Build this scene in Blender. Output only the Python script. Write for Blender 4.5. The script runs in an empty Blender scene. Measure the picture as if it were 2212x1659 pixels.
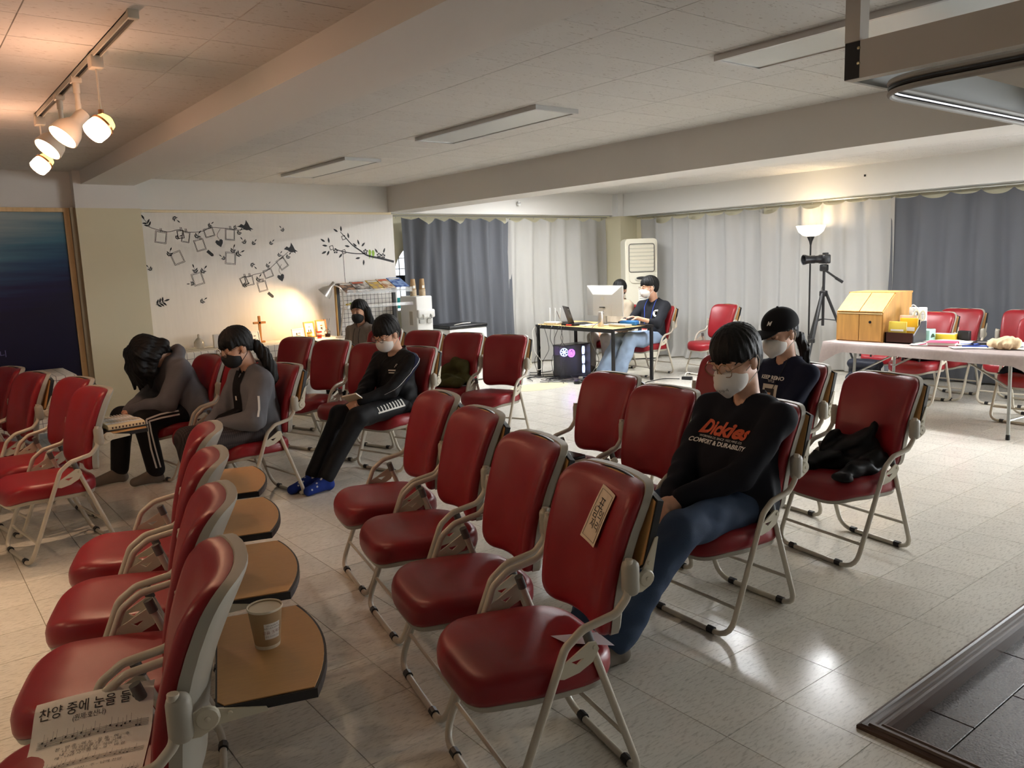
import bpy, bmesh, math, random
import numpy as np
from mathutils import Vector, Matrix
random.seed(7); np.random.seed(7)
SC = bpy.context.scene
COL = SC.collection
PI = math.pi

# ---------------------------------------------------------------- camera
def make_camera():
    yaw, pitch, roll = math.radians(37.78), math.radians(8.75), math.radians(1.99)
    f = Vector((math.sin(yaw)*math.cos(pitch), math.cos(yaw)*math.cos(pitch), -math.sin(pitch)))
    r = Vector((math.cos(yaw), -math.sin(yaw), 0))
    d = f.cross(r)
    r2 = r*math.cos(roll) + d*math.sin(roll)
    d2 = d*math.cos(roll) - r*math.sin(roll)
    cam = bpy.data.cameras.new('camera'); ob = bpy.data.objects.new('camera', cam)
    COL.objects.link(ob)
    up = -d2; back = -f
    m = Matrix(((r2.x, up.x, back.x, 0), (r2.y, up.y, back.y, 0), (r2.z, up.z, back.z, 1.6), (0, 0, 0, 1)))
    ob.matrix_world = m
    cam.sensor_width = 36; cam.lens = 27.993; cam.clip_start = .05
    SC.camera = ob
make_camera()

# ---------------------------------------------------------------- world, light, exposure
SC.view_settings.view_transform = 'Standard'
SC.view_settings.look = 'None'
SC.view_settings.gamma = 1
SC.view_settings.use_curve_mapping = False
SC.view_settings.exposure = EXPOSURE = 1.03
W = bpy.data.worlds.new('sky'); SC.world = W; W.use_nodes = True
W.node_tree.nodes['Background'].inputs[0].default_value = (.86, .93, 1, 1)
W.node_tree.nodes['Background'].inputs[1].default_value = 1.2

# keep the light paths short enough for the full-size picture
SC.cycles.max_bounces = 6; SC.cycles.diffuse_bounces = 3; SC.cycles.glossy_bounces = 2; SC.cycles.transmission_bounces = 4; SC.cycles.transparent_max_bounces = 6
SC.cycles.adaptive_threshold = .14; SC.cycles.use_light_tree = False
SC.cycles.caustics_reflective = False; SC.cycles.caustics_refractive = False

def area(name, loc, aim, sx, sy, power, col=(1, 1, 1), spread=PI):
    l = bpy.data.lights.new(name, 'AREA'); l.shape = 'RECTANGLE'; l.size = sx; l.size_y = sy
    l.energy = power; l.color = col; l.spread = spread
    o = bpy.data.objects.new(name, l); COL.objects.link(o); o.location = loc
    o.rotation_euler = (Vector(aim)-Vector(loc)).to_track_quat('-Z', 'Y').to_euler()
    return o
# daylight standing in the curtained window openings, plus one added fill light
DAY = (.93, .97, 1)
area('window_and_fill_light', (9.97, 6.9, 1.35), (0, 6.9, 1.35), 3.6, 1.5, 6, DAY)      # behind the white curtains, right wall
area('window_and_fill_light', (9.97, 3.6, 1.35), (0, 3.6, 1.35), 2.2, 1.5, 5, DAY)       # behind the grey curtain, right wall
area('window_and_fill_light', (7.5, 9.79, 1.35), (7.5, 0, 1.35), 3.2, 1.5, 5, DAY)      # behind the back curtains
area('window_and_fill_light', (9.66, -.1, 1.35), (0, -.1, .9), 3.4, 1.5, 150, DAY)        # added fill light in an invented window outside the frame

# ---------------------------------------------------------------- materials
MATS = {}
def mat(name, col, rough=.5, metal=0, bump=0, bscale=60, var=0, vscale=8, spec=.5, emit=None, estr=0,
        trans=0, alpha=1, stretch=None, coat=0, sheen=0, obj_var=0, ior=1.45, detail=4):
    if name in MATS: return MATS[name]
    m = bpy.data.materials.new(name); m.use_nodes = True
    nt = m.node_tree; b = nt.nodes['Principled BSDF']
    b.inputs['Base Color'].default_value = (*col, 1)
    b.inputs['Roughness'].default_value = rough
    b.inputs['Metallic'].default_value = metal
    b.inputs['Specular IOR Level'].default_value = spec
    b.inputs['Transmission Weight'].default_value = trans
    b.inputs['Alpha'].default_value = alpha
    b.inputs['Coat Weight'].default_value = coat
    b.inputs['Sheen Weight'].default_value = sheen
    b.inputs['IOR'].default_value = ior
    if emit:
        b.inputs['Emission Color'].default_value = (*emit, 1); b.inputs['Emission Strength'].default_value = estr; m.cycles.emission_sampling = 'NONE'
    if bump or var or obj_var:
        tc = nt.nodes.new('ShaderNodeTexCoord'); vec = tc.outputs['Object']
        if stretch:
            mp = nt.nodes.new('ShaderNodeMapping'); mp.inputs['Scale'].default_value = stretch
            nt.links.new(vec, mp.inputs[0]); vec = mp.outputs[0]
    if bump:
        n = nt.nodes.new('ShaderNodeTexNoise'); n.inputs['Scale'].default_value = bscale; n.inputs['Detail'].default_value = 3
        bp = nt.nodes.new('ShaderNodeBump'); bp.inputs['Strength'].default_value = bump; bp.inputs['Distance'].default_value = .004
        nt.links.new(vec, n.inputs['Vector']); nt.links.new(n.outputs[0], bp.inputs['Height']); nt.links.new(bp.outputs[0], b.inputs['Normal'])
    if var or obj_var:
        n = nt.nodes.new('ShaderNodeTexNoise'); n.inputs['Scale'].default_value = vscale; n.inputs['Detail'].default_value = detail
        nt.links.new(vec, n.inputs['Vector'])
        cr = nt.nodes.new('ShaderNodeMapRange'); cr.inputs[1].default_value = .3; cr.inputs[2].default_value = .7
        cr.inputs[3].default_value = 1-var; cr.inputs[4].default_value = 1+var
        nt.links.new(n.outputs[0], cr.inputs[0]); val = cr.outputs[0]
        if obj_var:
            oi = nt.nodes.new('ShaderNodeObjectInfo')
            r2 = nt.nodes.new('ShaderNodeMapRange'); r2.inputs[3].default_value = 1-obj_var; r2.inputs[4].default_value = 1+obj_var
            nt.links.new(oi.outputs['Random'], r2.inputs[0])
            mu = nt.nodes.new('ShaderNodeMath'); mu.operation = 'MULTIPLY'
            nt.links.new(val, mu.inputs[0]); nt.links.new(r2.outputs[0], mu.inputs[1]); val = mu.outputs[0]
        hs = nt.nodes.new('ShaderNodeHueSaturation'); hs.inputs['Color'].default_value = (*col, 1)
        nt.links.new(val, hs.inputs['Value']); nt.links.new(hs.outputs[0], b.inputs['Base Color'])
    MATS[name] = m
    return m
def srgb(r, g, b):
    f = lambda c: (c/255/12.92) if c/255 <= .04045 else ((c/255+.055)/1.055)**2.4
    return (f(r), f(g), f(b))

# ---------------------------------------------------------------- objects
def tag(o, label=None, cat=None, group=None, kind=None):
    if label: o['label'] = label
    if cat: o['category'] = cat
    if group: o['group'] = group
    if kind: o['kind'] = kind
    return o
def link(o, parent=None):
    COL.objects.link(o)
    if parent is not None: o.parent = parent
    return o
def empty(name, loc=(0, 0, 0), rz=0, label=None, cat=None, group=None, kind=None):
    o = bpy.data.objects.new(name, None); o.empty_display_size = .1
    COL.objects.link(o); o.location = loc; o.rotation_euler = (0, 0, rz)
    return tag(o, label, cat, group, kind)
def copy_tree(o, parent=None):
    c = o.copy(); COL.objects.link(c)
    if parent is not None: c.parent = parent
    for ch in o.children: copy_tree(ch, c)
    return c

def fillet(pts, r, n=6):
    """round the inner corners of a polyline"""
    P = [Vector(p) for p in pts]; out = [P[0]]
    rr = r if isinstance(r, (list, tuple)) else [r]*len(P)
    for i in range(1, len(P)-1):
        a, b, c = P[i-1], P[i], P[i+1]
        d1 = (a-b); d2 = (c-b); l1, l2 = d1.length, d2.length
        d1.normalize(); d2.normalize()
        ang = d1.angle(d2)
        if ang > 3.1 or rr[i] <= 0: out.append(b); continue
        t = min(rr[i]/math.tan(ang/2), l1*.49, l2*.49)
        s, e = b+d1*t, b+d2*t
        for k in range(n+1):
            u = k/n
            out.append(s*(1-u)**2 + b*2*u*(1-u) + e*u*u)
    out.append(P[-1])
    return out

class MB:
    def __init__(s): s.v = []; s.f = []; s.mi = []; s.m = 0
    def add(s, v, f):
        o = len(s.v); s.v += [tuple(p) for p in v]
        for q in f: s.f.append(tuple(i+o for i in q)); s.mi.append(s.m)
        return s
    def box(s, c, d, rot=None):
        x, y, z = d[0]/2, d[1]/2, d[2]/2
        v = [Vector((a*x, b*y, e*z)) for a in (-1, 1) for b in (-1, 1) for e in (-1, 1)]
        if rot is not None: v = [rot @ p for p in v]
        v = [p+Vector(c) for p in v]
        return s.add(v, [(0, 1, 3, 2), (4, 6, 7, 5), (0, 4, 5, 1), (2, 3, 7, 6), (0, 2, 6, 4), (1, 5, 7, 3)])
    def b2(s, x0, x1, y0, y1, z0, z1): return s.box(((x0+x1)/2, (y0+y1)/2, (z0+z1)/2), (x1-x0, y1-y0, z1-z0))
    def rbox(s, c, d, r=.01, seg=2, rot=None):
        bm = bmesh.new(); bmesh.ops.create_cube(bm, size=1)
        for v in bm.verts: v.co = Vector((v.co.x*d[0], v.co.y*d[1], v.co.z*d[2]))
        r = min(r, min(d)*.49)
        bmesh.ops.bevel(bm, geom=bm.edges[:], offset=r, segments=seg, profile=.5, affect='EDGES')
        bm.verts.index_update()
        vs = [v.co.copy() for v in bm.verts]
        if rot is not None: vs = [rot @ p for p in vs]
        s.add([p+Vector(c) for p in vs], [[v.index for v in f.verts] for f in bm.faces]); bm.free(); return s
    def tube(s, pts, r, n=10, caps=True, closed=False):
        P = [Vector(p) for p in pts]; m = len(P)
        R = r if isinstance(r, (list, tuple)) else [r]*m
        T = []
        for i in range(m):
            a = P[(i-1) % m] if (closed or i > 0) else P[0]; b = P[(i+1) % m] if (closed or i < m-1) else P[-1]
            t = (b-a); T.append(t.normalized() if t.length > 1e-9 else Vector((0, 0, 1)))
        up = Vector((0, 0, 1)) if abs(T[0].z) < .9 else Vector((1, 0, 0))
        N = (up - T[0]*up.dot(T[0])).normalized(); rings = []
        for i in range(m):
            N = (N - T[i]*N.dot(T[i])).normalized(); B = T[i].cross(N)
            rings.append([P[i] + (N*math.cos(2*PI*k/n) + B*math.sin(2*PI*k/n))*R[i] for k in range(n)])
        v = [p for g in rings for p in g]; f = []
        for i in range(m if closed else m-1):
            j = (i+1) % m
            for k in range(n):
                f.append((i*n+k, i*n+(k+1) % n, j*n+(k+1) % n, j*n+k))
        if caps and not closed:
            f.append(tuple(range(n-1, -1, -1))); f.append(tuple((m-1)*n+k for k in range(n)))
        return s.add(v, f)
    def cyl(s, a, b, r, n=16): return s.tube([a, b], r, n)
    def lathe(s, prof, c=(0, 0, 0), n=24, rot=None, closed=False):
        v = []; f = []; m = len(prof)
        for r, z in prof:
            for k in range(n):
                p = Vector((r*math.cos(2*PI*k/n), r*math.sin(2*PI*k/n), z))
                if rot is not None: p = rot @ p
                v.append(p+Vector(c))
        for i in range(m if closed else m-1):
            j = (i+1) % m
            for k in range(n): f.append((i*n+k, i*n+(k+1) % n, j*n+(k+1) % n, j*n+k))
        if not closed:
            if prof[0][0] > 1e-6: f.append(tuple(range(n-1, -1, -1)))
            if prof[-1][0] > 1e-6: f.append(tuple((m-1)*n+k for k in range(n)))
        return s.add(v, f)
    def prism(s, poly, h0, h1, fn=None):
        """extrude a 2D polygon (ccw) from h0 to h1; fn maps (a,b,h) to 3D"""
        n = len(poly); fn = fn or (lambda a, b, h: (a, b, h))
        v = [fn(a, b, h0) for a, b in poly] + [fn(a, b, h1) for a, b in poly]
        f = [tuple(range(n-1, -1, -1)), tuple(range(n, 2*n))] + [(i, (i+1) % n, n+(i+1) % n, n+i) for i in range(n)]
        return s.add(v, f)
    def pillow(s, outline, prof, fn):
        """stack of scaled copies of a closed outline; prof = [(scale, inset, h), ...]; fn maps (a,b,h) to 3D"""
        n = len(outline); cx = sum(p[0] for p in outline)/n; cy = sum(p[1] for p in outline)/n
        v = []; f = []
        for sc, ins, h in prof:
            for a, b in outline:
                da, db = a-cx, b-cy; L = math.hypot(da, db) or 1
                k = sc*(1-ins/L)
                v.append(fn(cx+da*k, cy+db*k, h))
        m = len(prof)
        for i in range(m-1):
            for k in range(n): f.append((i*n+k, i*n+(k+1) % n, (i+1)*n+(k+1) % n, (i+1)*n+k))
        f.append(tuple(range(n-1, -1, -1))); f.append(tuple((m-1)*n+k for k in range(n)))
        return s.add(v, f)
    def grid(s, nu, nv, fn, thick=0):
        v = [fn(i/(nu-1), j/(nv-1)) for i in range(nu) for j in range(nv)]
        f = [(i*nv+j, (i+1)*nv+j, (i+1)*nv+j+1, i*nv+j+1) for i in range(nu-1) for j in range(nv-1)]
        return s.add(v, f)
    def mesh(s, name, mats, smooth=True, fix=True, angle=40):
        me = bpy.data.meshes.new(name); me.from_pydata([tuple(p) for p in s.v], [], s.f)
        for m in (mats if isinstance(mats, (list, tuple)) else [mats]): me.materials.append(m)
        if any(s.mi): me.polygons.foreach_set('material_index', s.mi)
        if fix:
            bm = bmesh.new(); bm.from_mesh(me); bmesh.ops.recalc_face_normals(bm, faces=bm.faces); bm.to_mesh(me); bm.free()
        if smooth:
            me.polygons.foreach_set('use_smooth', [True]*len(me.polygons))
            try: me.set_sharp_from_angle(angle=math.radians(angle))
            except Exception: pass
        me.update()
        return me
    def build(s, name, mats, parent=None, smooth=True, fix=True, angle=40, **kw):
        o = bpy.data.objects.new(name, s.mesh(name, mats, smooth, fix, angle)); link(o, parent)
        return tag(o, **kw)
def obj(name, me, parent=None, **kw):
    o = bpy.data.objects.new(name, me); link(o, parent); return tag(o, **kw)

def text_mesh(body, size=1, align='CENTER', extrude=0, bold=0, shear=0, spacing=1):
    c = bpy.data.curves.new('lettering', 'FONT'); c.body = body; c.size = size; c.align_x = align; c.align_y = 'CENTER'
    c.extrude = extrude; c.offset = bold; c.shear = shear; c.space_character = spacing; c.resolution_u = 3
    o = bpy.data.objects.new('lettering', c); COL.objects.link(o)
    bpy.context.view_layer.update()
    me = bpy.data.meshes.new_from_object(o.evaluated_get(bpy.context.evaluated_depsgraph_get()))
    v = [p.co.copy() for p in me.vertices]; f = [tuple(p.vertices) for p in me.polygons]
    bpy.data.objects.remove(o); bpy.data.curves.remove(c); bpy.data.meshes.remove(me)
    return v, f
def lettering(mb, body, size, M, **kw):
    v, f = text_mesh(body, size, **kw)
    mb.add([M @ p for p in v], f); return mb
def frame_matrix(o, right, up):
    r = Vector(right).normalized(); u = Vector(up); u = (u - r*u.dot(r)).normalized(); n = r.cross(u)
    return Matrix(((r.x, u.x, n.x, o[0]), (r.y, u.y, n.y, o[1]), (r.z, u.z, n.z, o[2]), (0, 0, 0, 1)))
# ================================================================ the room
CEIL = 2.63
m_wall = mat('white_wall', srgb(222, 220, 215), .7)
m_cream = mat('cream_wall', srgb(216, 208, 178), .6)
m_beam = mat('beam_paint', srgb(214, 211, 206), .65)
m_white = mat('white_paint', srgb(225, 224, 220), .45)
m_panelwall = mat('sticker_wall', srgb(226, 222, 216), .32, bump=.08, bscale=25, var=.025, vscale=6, stretch=(6, 1, .5))
m_wood_trim = mat('pale_wood_trim', srgb(220, 188, 140), .45, var=.1, vscale=5, stretch=(8, 8, 1))
m_black = mat('black_plastic', (.012, .012, .013), .35)
m_mblack = mat('matte_black', (.01, .01, .011), .6)
m_sub = mat('subfloor', srgb(150, 142, 126), .8)

def floor_tile_mat():
    m = mat('vinyl_floor_tile', srgb(222, 217, 206), .2, var=.05, vscale=3, obj_var=.035, coat=.0)
    nt = m.node_tree; b = nt.nodes['Principled BSDF']
    tc = nt.nodes.new('ShaderNodeNewGeometry')
    mp = nt.nodes.new('ShaderNodeMapping'); mp.inputs['Scale'].default_value = (26, 110, 1); mp.inputs['Rotation'].default_value = (0, 0, .5)
    n = nt.nodes.new('ShaderNodeTexNoise'); n.inputs['Scale'].default_value = 1; n.inputs['Detail'].default_value = 5; n.inputs['Roughness'].default_value = .65
    nt.links.new(tc.outputs['Position'], mp.inputs[0]); nt.links.new(mp.outputs[0], n.inputs['Vector'])
    cr = nt.nodes.new('ShaderNodeValToRGB'); cr.color_ramp.elements[0].position = .28; cr.color_ramp.elements[0].color = (*srgb(120, 108, 88), 1)
    cr.color_ramp.elements[1].position = .5; cr.color_ramp.elements[1].color = (1, 1, 1, 1)
    nt.links.new(n.outputs[0], cr.inputs[0])
    mx = nt.nodes.new('ShaderNodeMix'); mx.data_type = 'RGBA'; mx.blend_type = 'MULTIPLY'; mx.inputs[0].default_value = .5
    src = b.inputs['Base Color'].links[0].from_socket
    nt.links.new(src, mx.inputs[6]); nt.links.new(cr.outputs[0], mx.inputs[7]); nt.links.new(mx.outputs[2], b.inputs['Base Color'])
    n2 = nt.nodes.new('ShaderNodeTexNoise'); n2.inputs['Scale'].default_value = 5; n2.inputs['Detail'].default_value = 2
    nt.links.new(tc.outputs['Position'], n2.inputs['Vector'])
    bp = nt.nodes.new('ShaderNodeBump'); bp.inputs['Strength'].default_value = .045; bp.inputs['Distance'].default_value = .01
    nt.links.new(n2.outputs[0], bp.inputs['Height']); nt.links.new(bp.outputs[0], b.inputs['Normal'])
    mr = nt.nodes.new('ShaderNodeMapRange'); mr.inputs[1].default_value = .3; mr.inputs[2].default_value = .7; mr.inputs[3].default_value = .17; mr.inputs[4].default_value = .23
    nt.links.new(n2.outputs[0], mr.inputs[0]); nt.links.new(mr.outputs[0], b.inputs['Roughness'])
    return m
m_tile = floor_tile_mat()
PX, PY = 2.42, 1.26          # corner of the sunken entrance

mb = MB()
for x0, x1, y0, y1 in ((-4, PX, -2, 9.9), (PX, 10.1, PY, 9.9)): mb.b2(x0, x1, y0, y1, -.14, -.006)
floor = mb.build('floor', m_sub, kind='structure', smooth=False)
S = .328
tile = MB()
g = .0007; h = S/2-g
tile.add([(-h, -h, -.006), (h, -h, -.006), (h, h, -.006), (-h, h, -.006), (-h+.001, -h+.001, 0), (h-.001, -h+.001, 0), (h-.001, h-.001, 0), (-h+.001, h-.001, 0)],
         [(4, 5, 6, 7), (0, 1, 5, 4), (1, 2, 6, 5), (2, 3, 7, 6), (3, 0, 4, 7)])
tile_me = tile.mesh('floor_tile', m_tile, smooth=False)
def in_view(x, y, z=0):
    ya = math.radians(37.78); dx, dy = x, y
    fwd = dx*math.sin(ya)+dy*math.cos(ya); rt = dx*math.cos(ya)-dy*math.sin(ya)
    if fwd < .6: return False
    px = 1106+1720*rt/fwd; d = math.hypot(fwd, rt)
    return -120 < px < 2330
cells = []
for i in range(-19, 24):
    for j in range(-10, 25):
        x = 2.37+S*(i+.5); y = 1.525+S*(j+.5)
        if x > PX-.15 and y < 1.5: continue
        if x < -3.9 or x > 10 or y > 9.75 or y < -1.9: continue
        cells.append((not (in_view(x, y) and math.hypot(x, y) > 1.7), math.hypot(x, y), x, y))
cells.sort()
for k, (hid, d, x, y) in enumerate(cells[:300]):
    o = obj('floor_tile', tile_me, floor); o.location = (x, y, 0); o.rotation_euler = (0, 0, 0)
mb = MB()
for hid, d, x, y in cells[300:]:
    mb.add([(p[0]+x, p[1]+y, p[2]) for p in tile.v], tile.f)
# cut strip tiles along the edge of the sunken entrance
j = 0
while 2.37+S*j < 10: mb.b2(2.37+S*j+g, 2.37+S*(j+1)-g, PY, 1.525-g, -.006, 0) if j else mb.b2(PX, 2.37+S-g, PY, 1.525-g, -.006, 0); j += 1
mb.b2(2.37+g, PX, -1.9, 1.525, -.006, 0)
mb.build('floor_tile_field', m_tile, floor, smooth=False, kind='stuff')

# sunken entrance
m_granite = mat('dark_granite', srgb(86, 80, 79), .25, var=.55, vscale=130, bump=.25, bscale=120, detail=2)
m_mold = mat('dark_wood_moulding', srgb(74, 52, 40), .35, var=.25, vscale=4, stretch=(1, 60, 60))
m_mold2 = mat('dark_wood_moulding_cross', srgb(74, 52, 40), .35, var=.25, vscale=4, stretch=(60, 1, 60))
pit = MB().b2(PX, 10.1, -2, PY, -.12, -.066).build('floor_entrance', m_sub, kind='structure', smooth=False)
def slab(w, d):
    return MB().rbox((0, 0, 0), (w-.004, d-.004, .012), .002, 1).mesh('granite_tile', m_granite, smooth=False)
sl = slab(.64, .33)
for r in range(7):
    for k in range(7):
        x = 2.79+.64*(k-.5)+(.32 if r % 2 else 0); y = 1.05-.33*(r-.5)
        if x-.32 > 5.6 or x+.32 < 2.45: continue
        o = obj('granite_tile', sl, pit); o.location = (x, y, -.06)
def moulding(pa, pb, inward, m):
    """stepped trim profile swept from pa to pb, profile offsets run along 'inward'"""
    prof = [(-.012, .0), (-.012, .012), (.0, .018), (.006, .012), (.014, .012), (.018, .02), (.03, .02), (.034, .013), (.044, .013), (.048, .018), (.056, .016), (.06, 0), (.06, -.07), (-.0, -.07)]
    a, b, n = Vector(pa), Vector(pb), Vector(inward); d = (b-a).normalized(); v = []
    for e, sgn in ((a, -1), (b, 0)):
        for o_, z in prof:
            p = e+n*o_
            if sgn: p = p + d*o_        # mitre at the shared corner
            v.append((p.x, p.y, z))
    k = len(prof)
    return MB().add(v, [tuple(range(k)), tuple(range(2*k-1, k-1, -1))]+[(i, (i+1) % k, k+(i+1) % k, k+i) for i in range(k)])
moulding((PX, PY, 0), (9.7, PY, 0), (0, -1, 0), m_mold).build('trim_1', m_mold, kind='structure', smooth=False)
moulding((PX, PY, 0), (PX, -1.9, 0), (1, 0, 0), m_mold2).build('trim_2', m_mold2, kind='structure', smooth=False)

# ceiling
m_ctile = mat('ceiling_tile', srgb(212, 210, 206), .8, var=.02, vscale=2, obj_var=.012)
def fleck(m):
    nt = m.node_tree; b = nt.nodes['Principled BSDF']; g_ = nt.nodes.new('ShaderNodeNewGeometry')
    mp = nt.nodes.new('ShaderNodeMapping'); mp.inputs['Scale'].default_value = (28, 90, 1); mp.inputs['Rotation'].default_value = (0, 0, .3)
    n = nt.nodes.new('ShaderNodeTexNoise'); n.inputs['Scale'].default_value = 1; n.inputs['Detail'].default_value = 2
    nt.links.new(g_.outputs['Position'], mp.inputs[0]); nt.links.new(mp.outputs[0], n.inputs['Vector'])
    cr = nt.nodes.new('ShaderNodeValToRGB'); cr.color_ramp.elements[0].position = .30; cr.color_ramp.elements[0].color = (.5, .45, .4, 1)
    cr.color_ramp.elements[1].position = .36; cr.color_ramp.elements[1].color = (1, 1, 1, 1)
    nt.links.new(n.outputs[0], cr.inputs[0])
    mx = nt.nodes.new('ShaderNodeMix'); mx.data_type = 'RGBA'; mx.blend_type = 'MULTIPLY'; mx.inputs[0].default_value = .6
    src = b.inputs['Base Color'].links[0].from_socket
    nt.links.new(src, mx.inputs[6]); nt.links.new(cr.outputs[0], mx.inputs[7]); nt.links.new(mx.outputs[2], b.inputs['Base Color'])
fleck(m_ctile)
ceiling = MB().b2(-4, 10.1, -2, 9.9, CEIL+.008, CEIL+.1).build('ceiling', m_sub, kind='structure', smooth=False)
TW, TD = .745, .355
def ctile(w, d):
    a, b = w/2-.001, d/2-.001
    return [(-a, -b, .008), (a, -b, .008), (a, b, .008), (-a, b, .008), (-a+.0015, -b+.0015, 0), (a-.0015, -b+.0015, 0), (a-.0015, b-.0015, 0), (-a+.0015, b-.0015, 0)]
cf = [(4, 7, 6, 5), (0, 4, 5, 1), (1, 5, 6, 2), (2, 6, 7, 3), (3, 7, 4, 0)]
ct_me = MB().add(ctile(TW, TD), cf).mesh('ceiling_tile', m_ctile, smooth=False)
cells = []
for j in range(-8, 17):
    for i in range(-5, 12):
        x = 1.285+TW*(i+.5)+(.0 if j % 2 else TW/2 if i > 20 else 0); y = 4.143+TD*(j+.5)
        if y > 9.7 or x > 9.9: continue
        hidden = (1.75 < x < 2.0 and False)
        cells.append((not (in_view(x, y) and math.hypot(x, y) > 2.2) or hidden, math.hypot(x, y), x, y))
cells.sort()
for hid, d, x, y in cells[:300]:
    o = obj('ceiling_tile', ct_me, ceiling); o.location = (x, y, CEIL)
mb = MB()
for hid, d, x, y in cells[300:]: mb.add([(p[0]+x, p[1]+y, p[2]+CEIL) for p in ctile(TW, TD)], cf)
if mb.v: mb.build('ceiling_tile_field', m_ctile, ceiling, smooth=False, kind='stuff')

# beams
MB().b2(1.65, 2.14, -2, 8.97, 2.50, CEIL+.005).build('beam_1', m_beam, kind='structure', smooth=False)
MB().b2(5.38, 5.78, -2, 9.5, 2.30, CEIL+.005).build('beam_2', m_beam, kind='structure', smooth=False)
# back wall: poster bay, pillar, sticker wall, window wall
MB().b2(-4, 1.6, 9.1, 9.3, 0, CEIL).build('wall_back_left', m_wall, kind='structure', smooth=False)
MB().b2(1.58, 2.18, 8.97, 9.6, 0, 2.27).build('pillar_1', m_cream, kind='structure', smooth=False)
MB().b2(1.58, 2.18, 8.97, 9.6, 2.27, CEIL).build('pillar_1_top', m_wall, kind='structure', smooth=False)
MB().b2(2.18, 5.46, 9.52, 9.7, 0, 2.275).build('wall_back_panel', m_panelwall, kind='structure', smooth=False)
MB().rbox((3.8, 9.505, 2.285), (3.25, .03, .03), .008).build('trim_3', mat('cream_trim', srgb(236, 222, 190), .4), kind='structure')
MB().b2(2.18, 9.71, 9.5, 9.7, 2.29, CEIL).build('wall_back_band', m_wall, kind='structure', smooth=False)
MB().b2(9.71, 9.95, 2.4, 9.7, 2.27, CEIL).b2(9.71, 9.95, -2, 2.4, 2.27, CEIL).build('wall_right_band', m_white, kind='structure', smooth=False)
MB().b2(9.58, 9.72, 9.38, 9.52, 2.27, CEIL).build('pillar_2_top', m_white, kind='structure', smooth=False)
MB().b2(9.62, 10.1, 9.36, 9.9, 0, 2.27).build('pillar_2', m_cream, kind='structure', smooth=False)
# window wall behind the back curtains, with an arched opening
WY = 9.82
mb = MB()
x0, x1, zs, zt = 5.60, 6.72, .95, 1.40     # opening, springing line of the arch
R = (x1-x0)/2; cx = (x0+x1)/2
pts_arch = [(cx-R*math.cos(PI*k/16), zt+R*math.sin(PI*k/16)) for k in range(17)]
def wall_y(poly): mb.add([(a, WY, b) for a, b in poly]+[(a, WY+.12, b) for a, b in poly], [tuple(range(len(poly))), tuple(range(2*len(poly)-1, len(poly)-1, -1))]+[(i, (i+1) % len(poly), len(poly)+(i+1) % len(poly), len(poly)+i) for i in range(len(poly))])
wall_y([(5.3, 0), (5.3, 2.4), (x0, 2.4), (x0, 0)])
wall_y([(x0, 0), (x0, zs), (x1, zs), (x1, 0)])
wall_y([(x1, 0), (x1, 2.4), (10.1, 2.4), (10.1, 0)])
for k in range(16):
    a, b = pts_arch[k], pts_arch[k+1]
    wall_y([(a[0], a[1]), (a[0], 2.4), (b[0], 2.4), (b[0], b[1])])
mb.build('wall_back_window', m_cream, kind='structure', smooth=False)
m_glass_sky = mat('window_glass', (.9, .95, 1), .02, trans=1, spec=.5)
m_frame = mat('white_window_frame', srgb(235, 235, 235), .4)
win = MB()
out = [(cx-(R-.0)*math.cos(PI*k/16), zt+R*math.sin(PI*k/16)) for k in range(17)]
loop = [(x0, zs)]+out+[(x1, zs)]
win.tube([(a, WY+.05, b) for a, b in loop], .022, 6, closed=True)
for xx in (x0+.12, x0+.28, x0+.44, x0+.6, x0+.76, x0+.92):
    zz = zt+math.sqrt(max(0, R*R-(xx-cx)**2)); win.b2(xx-.005, xx+.005, WY+.045, WY+.055, zs, zz)
for zz in (1.1, 1.26, 1.55, 1.7, 1.82):
    w_ = R if zz < zt else math.sqrt(R*R-(zz-zt)**2); win.b2(cx-w_, cx+w_, WY+.045, WY+.055, zz-.005, zz+.005)
w1 = win.build('window_1', m_frame, kind='structure', smooth=False)
MB().add([(a, WY+.05, b) for a, b in loop], [tuple(range(len(loop)))]).build('pane', m_glass_sky, w1, smooth=False, fix=False)
MB().b2(x0, x1, WY-.02, WY+.03, 1.36, 1.46).build('transom', m_mblack, w1, smooth=False)
# teal sticker on the lower pane
MB().b2(x0+.02, x0+.3, WY+.03, WY+.04, zs+.05, zs+.2).build('privacy_film', mat('teal_film', srgb(80, 215, 205), .3, trans=.4), w1, smooth=False)
# right wall with window openings behind the curtains and an unseen uncurtained one added for fill light
mb = MB()
XR = 10.0
wins = [(-1.8, 1.6), (2.6, 4.6), (5.1, 8.7)]  # first opening is invented, added to hold the fill light
ys = [-2]+[e for w_ in wins for e in w_]+[9.9]
for a, b in zip(ys[::2], ys[1::2]): mb.b2(XR, XR+.12, a, b, 0, 2.4)
for a, b in wins: mb.b2(XR, XR+.12, a, b, 0, .6); mb.b2(XR, XR+.12, a, b, 2.1, 2.4)
mb.build('wall_right', m_cream, kind='structure', smooth=False)
for n_, (a, b) in enumerate(wins):
    wb = MB()
    for z in (.62, 2.08): wb.b2(XR+.04, XR+.08, a, b, z-.02, z+.02)
    k = max(2, round((b-a)/.9))
    for q in range(k+1):
        yy = a+(b-a)*q/k; wb.b2(XR+.04, XR+.08, yy-.02, yy+.02, .6, 2.1)
    w_ = wb.build('window_%d' % (n_+2), m_frame, kind='structure', smooth=False)
    for q in range(k):
        MB().b2(XR+.058, XR+.062, a+(b-a)*q/k+.02, a+(b-a)*(q+1)/k-.02, .62, 2.08).build('pane', m_glass_sky, w_, smooth=False)
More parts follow.
